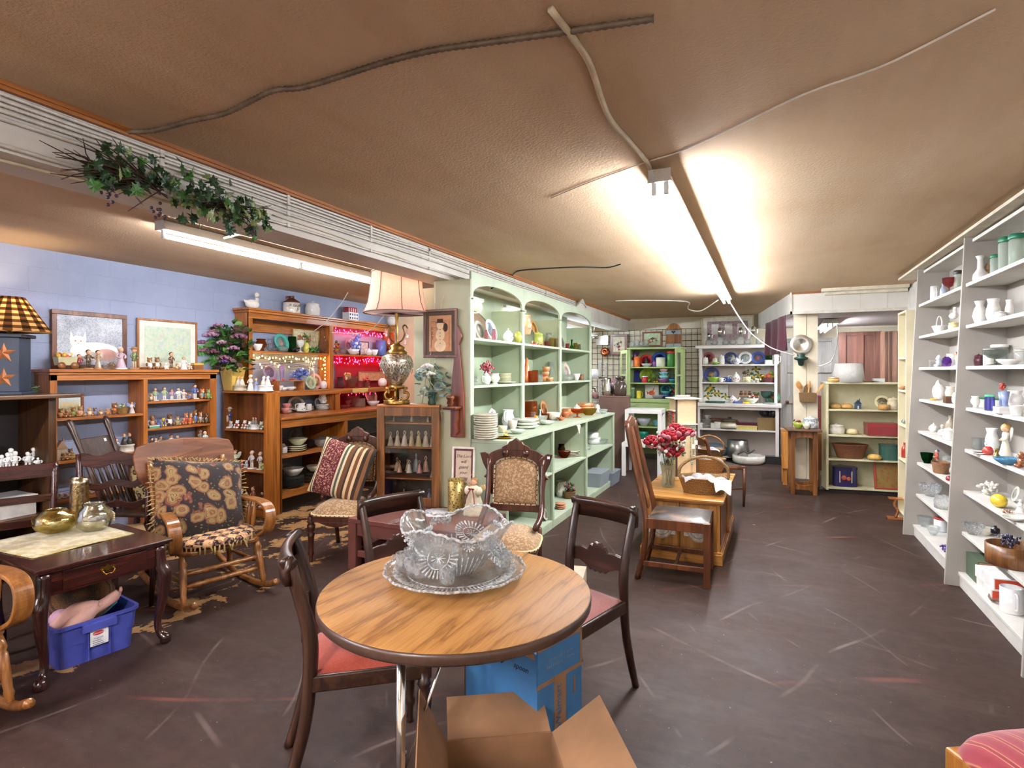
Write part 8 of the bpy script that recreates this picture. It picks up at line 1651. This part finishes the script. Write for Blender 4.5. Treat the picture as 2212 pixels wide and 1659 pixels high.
# ---- plant stand, post and alcove ----
r=Row('Y',7.79,.791,0,'on the oak plant stand');L(r,1725,13,bowl,['#a8c04a'],24,'lime green bowl of red potpourri',-.02);L(r,1725,9,posy(26,['#7a2a34','#a8504a','#5a2a2a'],3,.3),['#7a2a34','#a8504a','#5a2a2a'],18,'dark red potpourri in the lime bowl',-.02,dz=.05,nm=('potpourri','potpourri'));L(r,1751,26,jarl,[P('#b8c4d4',.2,0,.35,45,0,.4)],32,'blue and white covered butter dish',.03);L(r,1742,11,bowl,['#e4dfc8'],16,'small cream dish',-.07)
xr,yr=onY(1730,7.96);t=thing('wall_lamp','round tin reflector with a green iron base on the post','reflector',(xr,7.995,zat(xr,7.96,744)));part(t,'reflector',P('#d4d2cc',.2,.9,.05,30),lambda g:g.at(rx=pi/2).lathe([(0,.0),(.06,.008),(.118,.03),(.122,.034),(.12,.036),(.06,.014),(0,.006)],36),0);part(t,'iron_base',P('#1f4034',.4),lambda g:g.lathe([(0,-.27),(.03,-.26),(.04,-.2),(.075,-.19),(.08,-.165),(.04,-.15),(.05,-.13),(0,-.12)],18,0,-.085),0)
xr,yr=onY(1744,7.96);t=thing('wall_basket','wicker wall basket of wooden spoons on the post','basket',(xr,7.945,zat(xr,7.96,869)));part(t,'basket',WICK('#b9925c','#7d5a30',2),lambda g:g.frus(.17,.08,.19,.10,0,.12),.006);part(t,'back',WICK('#b9925c','#7d5a30',2),lambda g:g.prism([(-.05,.1),(.05,.1),(.03,.2),(0,.23),(-.03,.2)],.04,.05),0)
for k,(a,c,lb) in enumerate([(-.25,'#b57f3f','broad round wooden spoon'),(.1,'#c9975a','narrow wooden spoon'),(.55,'#d09a58','slanting wooden spatula')]):o=tag(G().at(-.05+.05*k,0,.03,ry=a).box(-.008,.008,-.004,.004,0,.16).ell((0,0,.19),(.03 if k==0 else .018,.007,.05),12,8).build('wooden_spoon',P(c,.6)),lb+' in the wall basket','spoon');o.location=(xr,7.945,zat(xr,7.96,869))
p0,p1,p2=(onY(1697,8.0)[0],8.0),(onY(1652,8.9)[0],8.9),0
def cur(u,v):x=p0[0]+(p1[0]-p0[0])*u;y=p0[1]+(p1[1]-p0[1])*u;return (x+.03*sin(20*u)*(.3+v),y+.01*cos(23*u),2.20-.04*u-(.44+.03*sin(3*u))*v)
tag(G().grid(cur,40,10).build('curtain',FAB('#451826','#54202e',50),solid=.006),'short maroon curtain valance hanging at the soffit corner','curtain')
t=thing('drop_leaf_table','folded oak drop-leaf table behind the plant stand','table',(.16,8.22,0),.05)
part(t,'top',GOLDX,lambda g:g.box(0,.47,0,.3,.70,.725),.004);part(t,'leaf',GOLDOAK,lambda g:g.box(0,.47,-.02,0,.22,.70),.004)
for x in (.02,.40):
 for y in (.01,.24):part(t,'leg',GOLDOAK,lambda g:g.box(x,x+.05,y,y+.05,0,.70),.004)
t=thing('armchair','maroon upholstered chair with wooden arms in the alcove','chair',(.52,8.95,0),-.2)
part(t,'backrest',FAB('#6f3438','#85454a',40),lambda g:g.box(-.24,.24,.2,.27,.42,1.16),.03);part(t,'seat',FAB('#6f3438','#85454a',40),lambda g:g.box(-.25,.25,-.25,.22,.36,.45),.03)
for x in (-.27,.27):
 part(t,'arm',VIC,lambda g:g.box(x-.02,x+.02,-.22,.22,.64,.67),.006)
 for y in (-.2,.22):part(t,'leg',VIC,lambda g:g.box(x-.02,x+.02,y-.02,y+.02,0,.64),.004)
 # ---- white kitchen cabinet ----
r=Row('Y',10.36,Zw(745)+.001,0,'on top of the white cabinet')
t=thing('framed_picture','big framed shopfront print standing on the white cabinet','picture',(onY(1571,10.5)[0],10.5,Zw(745)+.002));w_,h_=.85,.52;fp=NT('shop_print');v=fp.coord();s_=fp.n('ShaderNodeTexBrick');fp.l(v,s_.inputs[0]);s_.inputs['Scale'].default_value=6
fp.set(Base_Color=fp.ramp(fp.noise(v,16,4),[(.35,'#8a7a7c'),(.5,'#b8a8a8'),(.6,'#a06a70'),(.7,'#d8cfc8')]),Roughness=.5);frame_pic(t,w_,h_,.025,P('#d6c49a',.5),fp.m,P('#e8e2d4',.6),.07)
part(t,'window_print',P('#e6dfd8',.6),lambda g:[g.box(x-.06,x+.06,.007,.009,.2,.38) for x in (-.2,.02,.22)],0)
def perc(w,h):return G().lathe([(0,0),(w*.4,0),(w*.5,h*.1),(w*.45,h*.35),(w*.25,h*.5)],18).c(1).lathe([(w*.24,h*.5),(w*.26,h*.9),(w*.15,h),(0,h)],16).tube(smooth([(w*.25,0,h*.9),(w*.5,0,h*.85),(w*.45,0,h*.55)],4),w*.06,6).c(0)
for k,(px,h,w) in enumerate([(1531,27,14),(1555,38,18),(1600,38,18),(1627,40,17)]):L(r,px,h,perc,[GL,CHROME],w,['short','second','third','rightmost tall'][k]+' glass percolator with a silver neck',-.05,nm=('percolator','coffee pot'))
for k,px in enumerate((1543,1568,1583,1615,1640)):L(r,px,12,ball,[GL],16,ORD[k]+' round glass jar from the left',-.12)
r=Row('Y',10.38,Zw(787)+.001,0,'on the white cabinet top shelf')
for px,d,c,l,o_ in [(1530,27,['#a85a5a','#b56868'],'dusky red plate standing',.1),(1578,27,['#e8e0b8','#3f4a88','#4a5a9a'],'cream plate with blue flowers',.05),(1610,28,[WH,'#e8ece8','#8aa08a'],'white plate with a vine',.05),(1638,28,['#e8d87a','#4f5fb0','#d8603a'],'fruit plate with blue and yellow',.05),(1662,26,['#6fae5a','#5f9a4c'],'green plate at the right end',.1)]:L(r,px,d,plate_f,c,d,l,o_,rim=2 if len(c)>2 else 1)
for px,h,w,l in [(1524,17,12,'left'),(1545,15,12,'middle'),(1558,21,14,'tallest')]:L(r,px,h,jarl,['#e0dcd2'],w,l+' apple canister',-.08)
L(r,1591,16,teapot,['#dcdce4','#3f4a9a'],22,'white teapot with blue fruit',-.08);L(r,1662,9,tin,['#e4e0e0','#d8d4d8'],19,'low white flowered tin',-.08);L(r,1675,20,mug,[WH],13,'poppy mug',-.06);L(r,1545,5,bowl,['#8fc050'],18,'lime bowl at the front',-.15)
def tray(px0,px1,h,row,lab,nlem,off=.15):
 a,b=row.xy(px0,off),row.xy(px1,off);w=b[0]-a[0];q=zc(*a)/F;t=thing('lemon_tray',lab,'tray',((a[0]+b[0])/2,a[1],row.z),0);t.rotation_euler=Euler((-.1,0,0));part(t,'panel',P('#ecebe4',.4),lambda g:g.box(-w/2,w/2,0,.012,0,h*q),.004);rr=random.Random(nlem)
 def le(g):
  for k in range(nlem):
   x,z=(rr.random()-.5)*w*.8,h*q*(.15+.7*rr.random());g.c(0).ell((x,-.001,z),(.032,.005,.026),10,6)
   for j in range(4):g.c(1).ell((x+.05*cos(j*1.6),-.001,z+.04*sin(j*1.6)),(.03,.004,.014),8,4,Euler((0,j*1.3,0)))
 part(t,'painted_lemons',[P('#e0b82a',.5),P('#5a7a3a',.5)],le,0)
r2=Row('Y',10.38,Zw(826)+.001,0,'on the white cabinet middle shelf');tray(1609,1664,38,r2,'lemon-painted tray standing on the white cabinet middle shelf',7)
L(r2,1537,33,plate_f,[WH,'#4f5a9a','#d8902f'],32,'fruit plate with a blue rim',.05,rim=2);L(r2,1541,11,bowl,['#8fb83a'],26,'lime green bowl',-.08);L(r2,1558,9,cup,[WH],12,'white cup on a saucer',-.1);L(r2,1573,10,bowl,['#3f5fa0'],24,'blue enamel pan',0);L(r2,1590,22,teapot,[WH,'#c04a5a'],30,'white flowered teapot',-.05);L(r2,1613,12,cylv,['#e8dcb0'],17,'cream utensil crock',-.08);L(r2,1613,25,posy(14,['#8a8a84','#6a5a44'],3,.2),[CHROME,'#6a5a44'],12,'bunch of kitchen utensils in the cream crock',-.08,nm=('utensils','utensils'));L(r2,1631,9,posy(16,[WH,'#c9d08a','#e8c8c0'],8,.3),[WH,'#c9d08a','#e8c8c0'],22,'cluster of small flowered figurines',-.1,nm=('ornament','ornament'))
L(r2,1661,11,basket,[WICK('#b56a60','#7a4038',2)],30,'reddish basket',-.07);L(r2,1661,15,posy(18,['#e0c03a','#c0443a','#8fb04a'],2,.33),['#e0c03a','#c0443a','#8fb04a'],26,'ceramic fruit heaped in the reddish basket',-.07,dz=.04,nm=('fruit_heap','fruit'))
r3=Row('Y',10.30,Zw(871)+.002,0,'on the white cabinet counter');tray(1520,1573,37,r3,'lemon-painted tray standing on the white cabinet counter',8,.2)
L(r3,1583,17,teapot,[WH,'#a83a3a'],26,'white apple teapot',-.05);L(r3,1622,11,bowl,['#e6ead8'],32,'pale green mixing bowl',-.1);L(r3,1622,9,posy(16,[REDC,'#2f5a3a','#e8e0d8'],4,.35),[REDC,'#2f5a3a','#e8e0d8'],20,'red and green ornaments in the pale bowl',-.1,dz=.06,nm=('ornament','ornament'));L(r3,1671,27,plate_f,['#e8e0c0','#3f7a5a','#c87a3a'],25,'green-rimmed plate standing at the right',.05,rim=2)
L(r3,1655,26,goblet,[CRYSTAL('#b8d8d0')],22,'tiered glass serving stand',.02);L(r3,1612,4,tin,['#e0c03a','#d8b82f'],15,'yellow dish',-.2);L(r3,1595,4,tin,['#4f6ab0','#5a74b8'],22,'blue folded cloth',-.16);L(r3,1665,4,oval,[WH,WH],28,'white oval dish',-.2,flat=True);L(r3,1545,4,tin,['#2f5a50','#284c44'],40,'dark green cutting board',-.18)
o=tag(G().box(-.17,.17,-.06,.06,.11,.12).box(-.17,-.16,-.06,.06,0,.11).box(.16,.17,-.06,.06,0,.11).build('riser_shelf',P('#d8b088',.6),loc=(onY(1616,10.4)[0],10.42,Zw(871)+.002)),'little tan riser on the white cabinet counter','riser');rr3=Row('Y',10.42,Zw(871)+.123,0,'on the tan riser')
for k,(px,c) in enumerate([(1601,BR),(1610,TN),(1619,BR)]):L(rr3,px,10,bear,[c,shade(c,.8),IV,BLK],9,['first','second','third'][k]+' tiny brown figurine')
L(rr3,1633,7,bowl,['#6f7a3a'],14,'olive dish')
r=Row('Y',10.22,.531,0,'on the lower shelf of the white cabinet');stack(r,1526,6,26,3,'#b8b4ac','plate','grey stoneware plate in the white cabinet stack');L(r,1527,9,cup,['#c4c0b8'],12,'stoneware cup atop the grey plates',dz=.14)
for k,(px,h,w) in enumerate([(1540,11,10),(1550,14,15),(1513,11,9)]):L(r,px,h,mug,['#d8d4cc'],w,['small','larger','leftmost'][k]+' mug',-.1)
o=L(r,1576,15,stopper,['#e0d6c0'],42,'cream electric casserole with a glass lid',-.05);L(r,1576,10,lambda w,h:G().lathe([(w*.5,0),(w*.42,h*.4),(w*.12,h*.6),(w*.1,h),(0,h)],20),[CRYSTAL('#d8d0c4',.4)],38,'domed glass lid of the cream casserole',-.05,dz=.115,nm=('glass_dome','lid'));L(r,1555,5,tin,['#7a4a34','#6a3e2c'],40,'brown frying pan',.08,dz=.12)
for k,(c,h) in enumerate([('#d8c87a',9),('#5a2034',6)]):L(r,1613,h,bxs,[c,c],41,['yellow-edged large book, lower of two','maroon book lying on the yellow one'][k],-.05,dz=.066*k,nm=('book','book'))
L(r,1626,14,ball,['#c4b8a0'],20,'round tan pot behind the books',.1);L(r,1656,27,lambda w,h:G().frus(w*.9,w*.6,w,w*.66,0,h),[WICK('#c4a06a','#8a6a38',1.5)],38,'square wicker basket',-.05,nm=('basket','basket'))
x,y=r.xy(1656,-.05);rr=random.Random(5);g=G()
for k in range(7):a=rr.uniform(-.5,.5);g.at(-.08+.03*k,rr.uniform(-.04,.04),.16,ry=a*.7).tube([(0,0,0),(0,0,.08)],.008,6).ell((0,0,.115),(.042,.01,.05),12,8)
o=tag(g.build('utensils',P('#23242a',.35),loc=(x,y,.533)),'black cooking utensils standing in the square wicker basket','utensils')
r=Row('Y',10.10,.072,0,'on the bottom of the white cabinet');L(r,1540,26,lambda w,h:G().lathe([(0,0),(w*.42,0),(w*.5,h*.4),(w*.47,h*.6),(w*.25,h*.95),(0,h)],26,sy=.6),[P('#7d8d9a',.3,.4)],66,'blue-grey oval roaster',.1,nm=('roaster','roaster'));L(r,1593,36,cylv,[P('#a8a6a2',.3,.8,.08,20)],42,'large aluminium stock pot',.05,nm=('stock_pot','pot'))
r=Row('Y',9.98,.003,0,'on the floor before the white cabinet');L(r,1617,17,lambda w,h:G().lathe([(0,0),(w*.46,0),(w*.5,h*.3),(w*.5,h),(w*.44,h),(w*.42,h*.4),(0,h*.35)],28),['#e3ddd0'],66,'white electric skillet',0,nm=('electric_skillet','skillet'));L(r,1612,12,lambda w,h:G().tube(smooth([(-w*.4,0,0),(-w*.1,0,h*.6),(w*.1,0,h*.3),(w*.4,0,h)],4),h*.15,7),[P('#4a4440',.4)],44,'dark pan handle resting on the skillet',0,dz=.125,nm=('pan_handle','pan'));L(r,1672,16,bxs,['#24221f','#2c2a27'],36,'black tray',.1)
# ---- green cabinet ----
r=Row('Y',9.88,Zg(792.5)+.001,0,'on the top shelf of the green cabinet');PL=lambda c:P(c,.3)
L(r,1371,31,pitcher,[PL('#5a3a7a'),PL('#5a3a7a')],26,'purple plastic pitcher',.08,fl=False);L(r,1376,22,cylv,[PL('#e0702f')],14,'orange plastic cup',-.08);L(r,1364,14,cylv,[PL('#d8d8d4')],9,'white cup',-.1);L(r,1396,28,plate_f,[PL('#b02028'),PL('#c02a30')],28,'red plate standing',.08);L(r,1396,18,bottle,[PL('#1f4a30')],8,'dark green bottle',-.06);L(r,1397,7,bowl,[PL('#b8b8b4')],24,'grey glass dish',-.1);L(r,1424,34,plate_f,[PL('#27408a'),PL('#2f4a9a')],33,'large blue platter standing',.08)
L(r,1427,20,cylv,[PL('#dfe0c8')],20,'cream canister with a tag',-.06);L(r,1413,15,bottle,[PL('#7a4a8a')],8,'little purple bottle',-.08);L(r,1449,34,cjar,[PL('#4f9a4a'),PL('#c02a30')],17,'green pitcher with a red lid',-.04,nm=('pitcher','pitcher'));L(r,1461,32,bxs,[PL('#3ab83a'),PL('#3ab83a')],10,'bright green tall box',.08)
r=Row('Y',9.88,Zg(827)+.001,0,'on the middle shelf of the green cabinet')
L(r,1375,28,lambda w,h:G().at(0,.02,0,rx=-.25).prism([(-w*.5,h*.6),(0,h),(w*.5,h*.6),(w*.35,0),(-w*.35,0)],0,w*.05),[PL('#26307a')],28,'navy five-sided tray standing',.06,nm=('tray','tray'));L(r,1397,31,plate_f,[PL('#8fae2a'),PL('#a8c03a')],31,'lime green plate standing',.08);L(r,1393,14,cjar,[PL('#c03038'),PL('#e0d8d0')],13,'red cup with a white lid',-.08,nm=('cup','cup'));L(r,1411,24,bottle,[CRYSTAL('#d8e0b0')],12,'clear green bottle',-.02)
for k,(c,w) in enumerate([('#8a4a8f',25),('#8fc8c8',21),('#7ab8c0',20),('#e0b0b0',19)]):L(r,1434,8,bowl,[PL(c)],w,['purple','aqua','teal','pink'][k]+' plastic bowl in the pile',-.05,dz=.058*k)
L(r,1453,8,bowl,[PL('#1f8aa0')],18,'turquoise bowl',-.07);L(r,1452,12,ball,[GL],16,'glass jar above the turquoise bowl',.03,dz=.05);L(r,1461,20,plate_f,[PL('#2a3a80'),PL('#2a3a80')],20,'dark blue plate',.1);L(r,1415,4,posy(6,['#e0902f','#d8a03a'],2,.5),['#e0902f','#d8a03a'],9,'orange trinket',-.12,nm=('trinket','ornament'))
r=Row('Y',9.88,Zg(862)+.001,0,'on the bottom open shelf of the green cabinet')
L(r,1366,23,cjar,[PL('#7aa07a'),PL('#d8d0a8')],10,'sage green jar',-.05,nm=('jar','jar'));L(r,1380,16,mug,[PL('#e0c82a')],10,'yellow cup',-.08);L(r,1381,20,ball,[GL],20,'clear glass globe',.06);t=thing('tile','square tile painted with an orange fish in the green cabinet','tile',(onY(1408,9.95)[0],9.95,Zg(862)+.001));part(t,'panel',P('#e4e0d8',.4),lambda g:g.box(-.115,.115,0,.012,0,.235),.002)
part(t,'fish',[P('#d85a24',.5)],lambda g:(g.ell((0,0,.09),(.055,.004,.04),14,8),g.prism([(-.05,.09),(-.09,.13),(-.08,.06)],-.003,.003),g.prism([(0,.11),(.05,.21),(.03,.12)],-.003,.003)),0)
L(r,1438,9,bowl,[PL('#2a3a7a')],24,'navy plastic bowl',-.02);L(r,1438,8,bowl,[PL('#4fa0a8')],21,'teal plastic bowl',-.02,dz=.066);L(r,1438,24,plate_f,[PL('#3f9aa0'),PL('#4fa8b0')],23,'teal plate standing behind',.1,dz=.06)
L(r,1455,32,posy(14,[REDC,'#3fa0a8','#5a3a30'],5,.14),[PL('#c83a34'),PL('#3fa0a8'),PL('#5a3a30')],12,'bunch of coloured spatulas',-.05,nm=('utensils','utensils'));L(r,1421,8,bowl,[CRYSTAL('#e0e0e4',.4,.1,40,.001,0,.3)],26,'frosted oblong dish',-.1)
r=Row('Y',9.85,.551,0,'low in the green cabinet');L(r,1391,16,bowl,[PL('#b8b8c4')],30,'lavender mixing bowl');L(r,1418,14,ball,[PL('#5a98a0')],16,'blue teapot-like jar');r.z=.301;L(r,1390,20,bowl,[PL('#1f9a80')],24,'emerald plastic bowl')
r=Row('Y',9.86,Zg(750)+.002,0,'on top of the green cabinet');L(r,1380,4,oval,[GL,GL],48,'glass tray',0,flat=True)
for k,px in enumerate((1366,1376,1386,1396)):L(r,px,13+k%2*3,ball,[GL],13,ORD[k]+' clear glass jar on the glass tray',0,dz=.012)
def wpic(px0,px1,py0,py1,Y,lab,fc,pc,fw,cols=(),name='framed_picture'):
 xa,xb=onY(px0,Y)[0],onY(px1,Y)[0];z0,z1=zat((xa+xb)/2,Y,py1),zat((xa+xb)/2,Y,py0);t=thing(name,lab,'picture',((xa+xb)/2,Y,z0));frame_pic(t,xb-xa,z1-z0,fw,fc,P(pc,.6,0,.1,20))
 if cols:o=bunch(30,(xb-xa)*.25,.003,(z1-z0)*.22,.018,(z1-z0)*.45,len(lab),len(cols)).build('painted_still_life',[P(c,.6) for c in cols],t);o.location.y=.008
 return t
wpic(1387,1430,716,749,10.0,'framed still life of a pitcher and fruit on the green cabinet',WOOD('#9a5a38','#6f3a20','x'),'#a8b890',.03,('#4a5a44','#b8503a','#c8ccb8'));wpic(1318,1355,722,766,10.5,'framed bouquet hanging on the wire grid',WOOD('#7d4a30','#55301c','z'),'#cfc4a8',.05,('#a83a34','#d8d0c0','#4a5a4a'))
t=thing('letter_rack','wooden letter rack with a heart cut-out on the green cabinet','rack',(onY(1455,9.95)[0],9.95,Zg(752)));part(t,'back_board',WOOD('#b5783f','#8a5424','z'),lambda g:g.prism([(-.13,0),(.13,0),(.13,.34)]+circ(12,.1,.07,0,.36,0,pi,True)+[(-.13,.34)],.02,.035),.003)
[part(t,'front_rail',P('#8f9aa0',.6),lambda g:g.box(-.13,.13,-.02,-.005,a,b),.002) for a,b in ((.24,.31),(0,.08))];part(t,'heart',P('#23282a',.6),lambda g:g.prism([(0,.25),(.035,.28),(.03,.297),(.015,.3),(0,.288),(-.015,.3),(-.03,.297),(-.035,.28)],-.022,-.019),0)
for x in (-.13,0,.12):part(t,'upright',WOOD('#b5783f','#8a5424','z'),lambda g:g.box(x,x+.012,-.02,.02,0,.33),.001)
# ---- wire grid, kitchen wares on the back wall and rack ----
xa,xb=onY(1268,10.57)[0],onY(1520,10.57)[0];za,zb2=.25,zat(-1.5,10.57,711);g=G();n=int((xb-xa)/.1);m=int((zb2-za)/.1)
for k in range(n+1):g.tube([(xa+(xb-xa)*k/n,10.57,za),(xa+(xb-xa)*k/n,10.57,zb2)],.004,4)
for k in range(m+1):g.tube([(xa,10.563,za+(zb2-za)*k/m),(xb,10.563,za+(zb2-za)*k/m)],.004,4)
tag(g.build('wire_grid',P('#3f332c',.5,.4)),'black wire display grid fixed on the back wall','grid')
def hang(px,py,Y,fn,w,h,m,nm,cat,lab):x=onY(px,Y)[0];z=zat(x,Y,py);q=zc(x,Y)/F;o=fn(w*q,h*q).build(nm,m);o.location=(x,Y,z);tag(o,lab,cat)
hang(1307,770,10.5,lambda w,h:G().at(0,0,h*.5,rx=pi/2).lathe([(w*.5,0),(w*.4,h*.2),(w*.2,h*.3),(w*.15,h*.1),(0,h*.1)],20,wob=lambda a,t:1+.08*cos(8*a)),20,20,P('#b5653c',.25,.8),'copper_mould','mould','round copper jelly mould hanging on the wire grid')
hang(1300,745,10.5,lambda w,h:G().box(-w/2,w/2,0,.01,0,h).add([],[])if 0 else [G().box(-w/2,w/2,0,.01,0,h)][0],27,20,P('#c4c2bc',.3,.7),'muffin_tin','muffin tin','silver muffin tin hanging on the wire grid')
hang(1283,732,9.2,lambda w,h:G().lathe([(0,0),(w*.45,0),(w*.5,h*.6),(w*.46,h*.6),(0,h*.1)],20).tube([(0,0,h*.5),(w*.1,0,h*1.6)],w*.05,6),20,22,P('#d0cec8',.2,.8),'saucepan','pan','silver saucepan hanging at the far end of the green hutch')
r=Row('Y',8.75,1.401,0,'on the metal rack');L(r,1284,16,cylv,[WH],18,'white crock on the top tier');r.z=1.061;L(r,1287,14,bowl,['#d8a8a0'],24,'pink bowl on the second tier');L(r,1283,22,pitcher,[CHROME,CHROME],18,'silver jug on the second tier',.1,fl=False);r.z=.721;L(r,1285,20,cylv,['#5a4a40'],20,'brown crock on the third tier')
r=Row('Y',8.62,1.116,0,'on the brown pedestal');L(r,1313,37,lambda w,h:G().lathe([(0,0),(w*.5,0),(w*.48,h*.3),(w*.34,h*.9),(w*.3,h),(0,h)],20).tube(smooth([(-w*.34,0,h*.9),(-w*.7,0,h*.8),(-w*.5,0,h*.3)],4),w*.06,6),[CHROME],22,'chrome coffee percolator',nm=('coffee_pot','coffee pot'));L(r,1340,41,lambda w,h:G().lathe([(0,0),(w*.46,0),(w*.5,h*.1),(w*.5,h*.55),(w*.32,h*.72),(w*.3,h*.85),(w*.4,h*.9),(w*.38,h),(0,h)],22),['#4a3a34'],27,'brown ceramic milk can',nm=('milk_can','milk can'));L(r,1328,34,plate_f,['#d8b8b4','#c8a0a0'],36,'pink-rimmed platter standing behind',.1)
# ---- on the oak chest ----
x,y=flo(1443,1052,.497);t=thing('flower_vase','clear glass vase of frosted red roses on the oak chest','flowers',(x,y,.498));part(t,'vase',CRYSTAL('#f2f6f2',.4,.0,60,.002),lambda g:g.lathe([(0,0),(.05,0),(.06,.02),(.05,.10),(.065,.19),(.058,.19),(.043,.1),(.05,.02),(0,.01)],26),0);part(t,'stems',P('#4a5a34',.6),lambda g:[g.tube([(.02*cos(k),.02*sin(k),.02),(.05*cos(k*2),.05*sin(k*2),.3)],.003,5) for k in range(8)],0)
rr=random.Random(8);RS=[P('#7a0f1c',.8,0,.2,60),P('#980f20',.8,0,.2,60),P('#c07a86',.7,0,.2,60)]
for k in range(20):
 a=k*2.4;q=.04+.02*(k%7);cx_,cy_,cz_=q*cos(a)*1.1,q*sin(a)*.8-.02,.30+.22*((k*.37)%1);g=G()
 for Lr in range(4):
  for j in range(5):b=2*pi*j/5+Lr*.6;o_=.012+.014*Lr;g.c((0,1,1,2)[Lr] if k%3 else (0,1,0,1)[Lr]).ell((cx_+o_*cos(b),cy_+o_*sin(b),cz_+.02-.012*Lr),(.026,.026,.009),7,4,Euler((sin(b)*(.5+.2*Lr),-cos(b)*(.5+.2*Lr),0)))
 g.build('rose',RS,t)
bunch(60,.19,.14,.13,.016,.33,6,3).build('frosted_foliage',[P('#6d7d62',.7),P('#c9ccc4',.7),P('#8a9a80',.7)],t)
def wb_(px,py,w,d,h,lab,hd,cols,rz=0):
 x,y=flo(px,py,.497);o=basket(w,h,d,hd,.78).build('wicker_basket',WICK(*cols,1.3),loc=(x,y,.498),rz=rz);tag(o,lab,'basket')
 c=tag(G().grid(lambda u,v:(w*(u-.5)*.85,d*(v-.5)*.85,h*.75+.03*sin(9*u+4*v)+.02*sin(13*v)),12,10).build('plastic_wrap',CRYSTAL('#eceaf0',.25,.1,30,.003,0,.35),loc=(x,y,.498),rz=rz),lab.split(' on ')[0].replace('wicker basket','clear-wrapped bundle in the wicker basket'),'bundle');return x,y
WK=('#c49a5c','#8a5f2c');x,y=wb_(1520,1063,.40,.30,.13,'largest handled wicker basket on the oak chest front',True,WK,.3)
tag(G().grid(lambda u,v:(x+.05+.17*u,y-.12-.05*v,.63-.09*v*(u>.3)-.02*sin(8*u)*v),12,8).build('lace_cloth',P('#ece8e0',.8),solid=.003),'white lace cloth draped over the basket rim','cloth')
wb_(1528,1020,.34,.22,.14,'middle squared wicker basket on the oak chest',False,('#c99a58','#8a5c2a'),.1);wb_(1533,992,.32,.24,.12,'farthest handled wicker basket on the oak chest',True,('#b58548','#7a5022'),-.2)
xt,yt=flo(1475,1032,.497);t=thing('display_tower','cream pegboard display tower of necklaces on the oak chest','display',(xt,yt,.498),.5);TW=P('#d8c49c',.6,0,.04,20);s=.095
part(t,'tower',TW,lambda g:g.box(-s,s,-s,s,.02,.73),.003);part(t,'top',P('#dcd0b4',.6),lambda g:g.box(-s-.03,s+.03,-s-.03,s+.03,.73,.742),.003);part(t,'base',TW,lambda g:g.box(-s-.02,s+.02,-s-.02,s+.02,0,.02),.002);part(t,'corner_strip',P('#4a3a30',.6),lambda g:[g.box(a*s-.008,a*s+.008,-s-.003,-s+.005,.03,.73) for a in (-1,1)],0)
part(t,'hook_bar',P('#e8e0d0',.4),lambda g:[g.box(-.09,.09,-s-.03,-s,.50,.51),g.box(-s-.03,-s,-.09,.09,.62,.63)],0)
o=tag(G().box(-.06,.06,-.05,.05,0,.02).build('card_stack',P('#8a8684',.6)),'small grey box lying on the display tower','box');o.location=(xt,yt,1.241)
TMx=MX(t)
for k,(c,l,ax,p_,zt_,ln) in enumerate([('#c02030','long red bead necklace at the left','x',-.07,.62,.42),('#b83a3a','second red bead necklace','x',-.045,.62,.40),('#3a3a34','dark green bead necklace','x',-.015,.62,.34),('#4a6a4a','mossy bead necklace','x',.015,.62,.32),('#c8283a','red bead necklace towards the corner','x',.05,.62,.36),('#c0a098','pale pink bead necklace','y',-.05,.5,.26),('#6fa0a8','turquoise bead necklace','y',.04,.5,.36),('#8fb0a0','sea-green bead necklace','y',.065,.5,.30)]):
 g=G();
 for j in range(26):
  a=pi*2*j/26;u=.014*sin(a);z=zt_-ln/2+ln/2*cos(a);g.ell((-s-.022,p_+u,z) if ax=='x' else (p_+u,-s-.022,z),(.006,)*3,6,4)
 g.tube([((-s-.022,p_+.014*sin(2*pi*j/20),zt_-ln/2+ln/2*cos(2*pi*j/20)) if ax=='x' else (p_+.014*sin(2*pi*j/20),-s-.022,zt_-ln/2+ln/2*cos(2*pi*j/20))) for j in range(20)],.0015,4,True)
 o=g.build('necklace',P(c,.35));o.matrix_world=TMx;tag(o,l+' on the display tower','necklace');b=G().box(-.014,.014,-.002,.002,0,.04);e=b.build('price_tag',TAG,o);e.location=(-s-.03,p_+.01,zt_-ln*.6) if ax=='x' else (p_+.01,-s-.03,zt_-ln*.6)
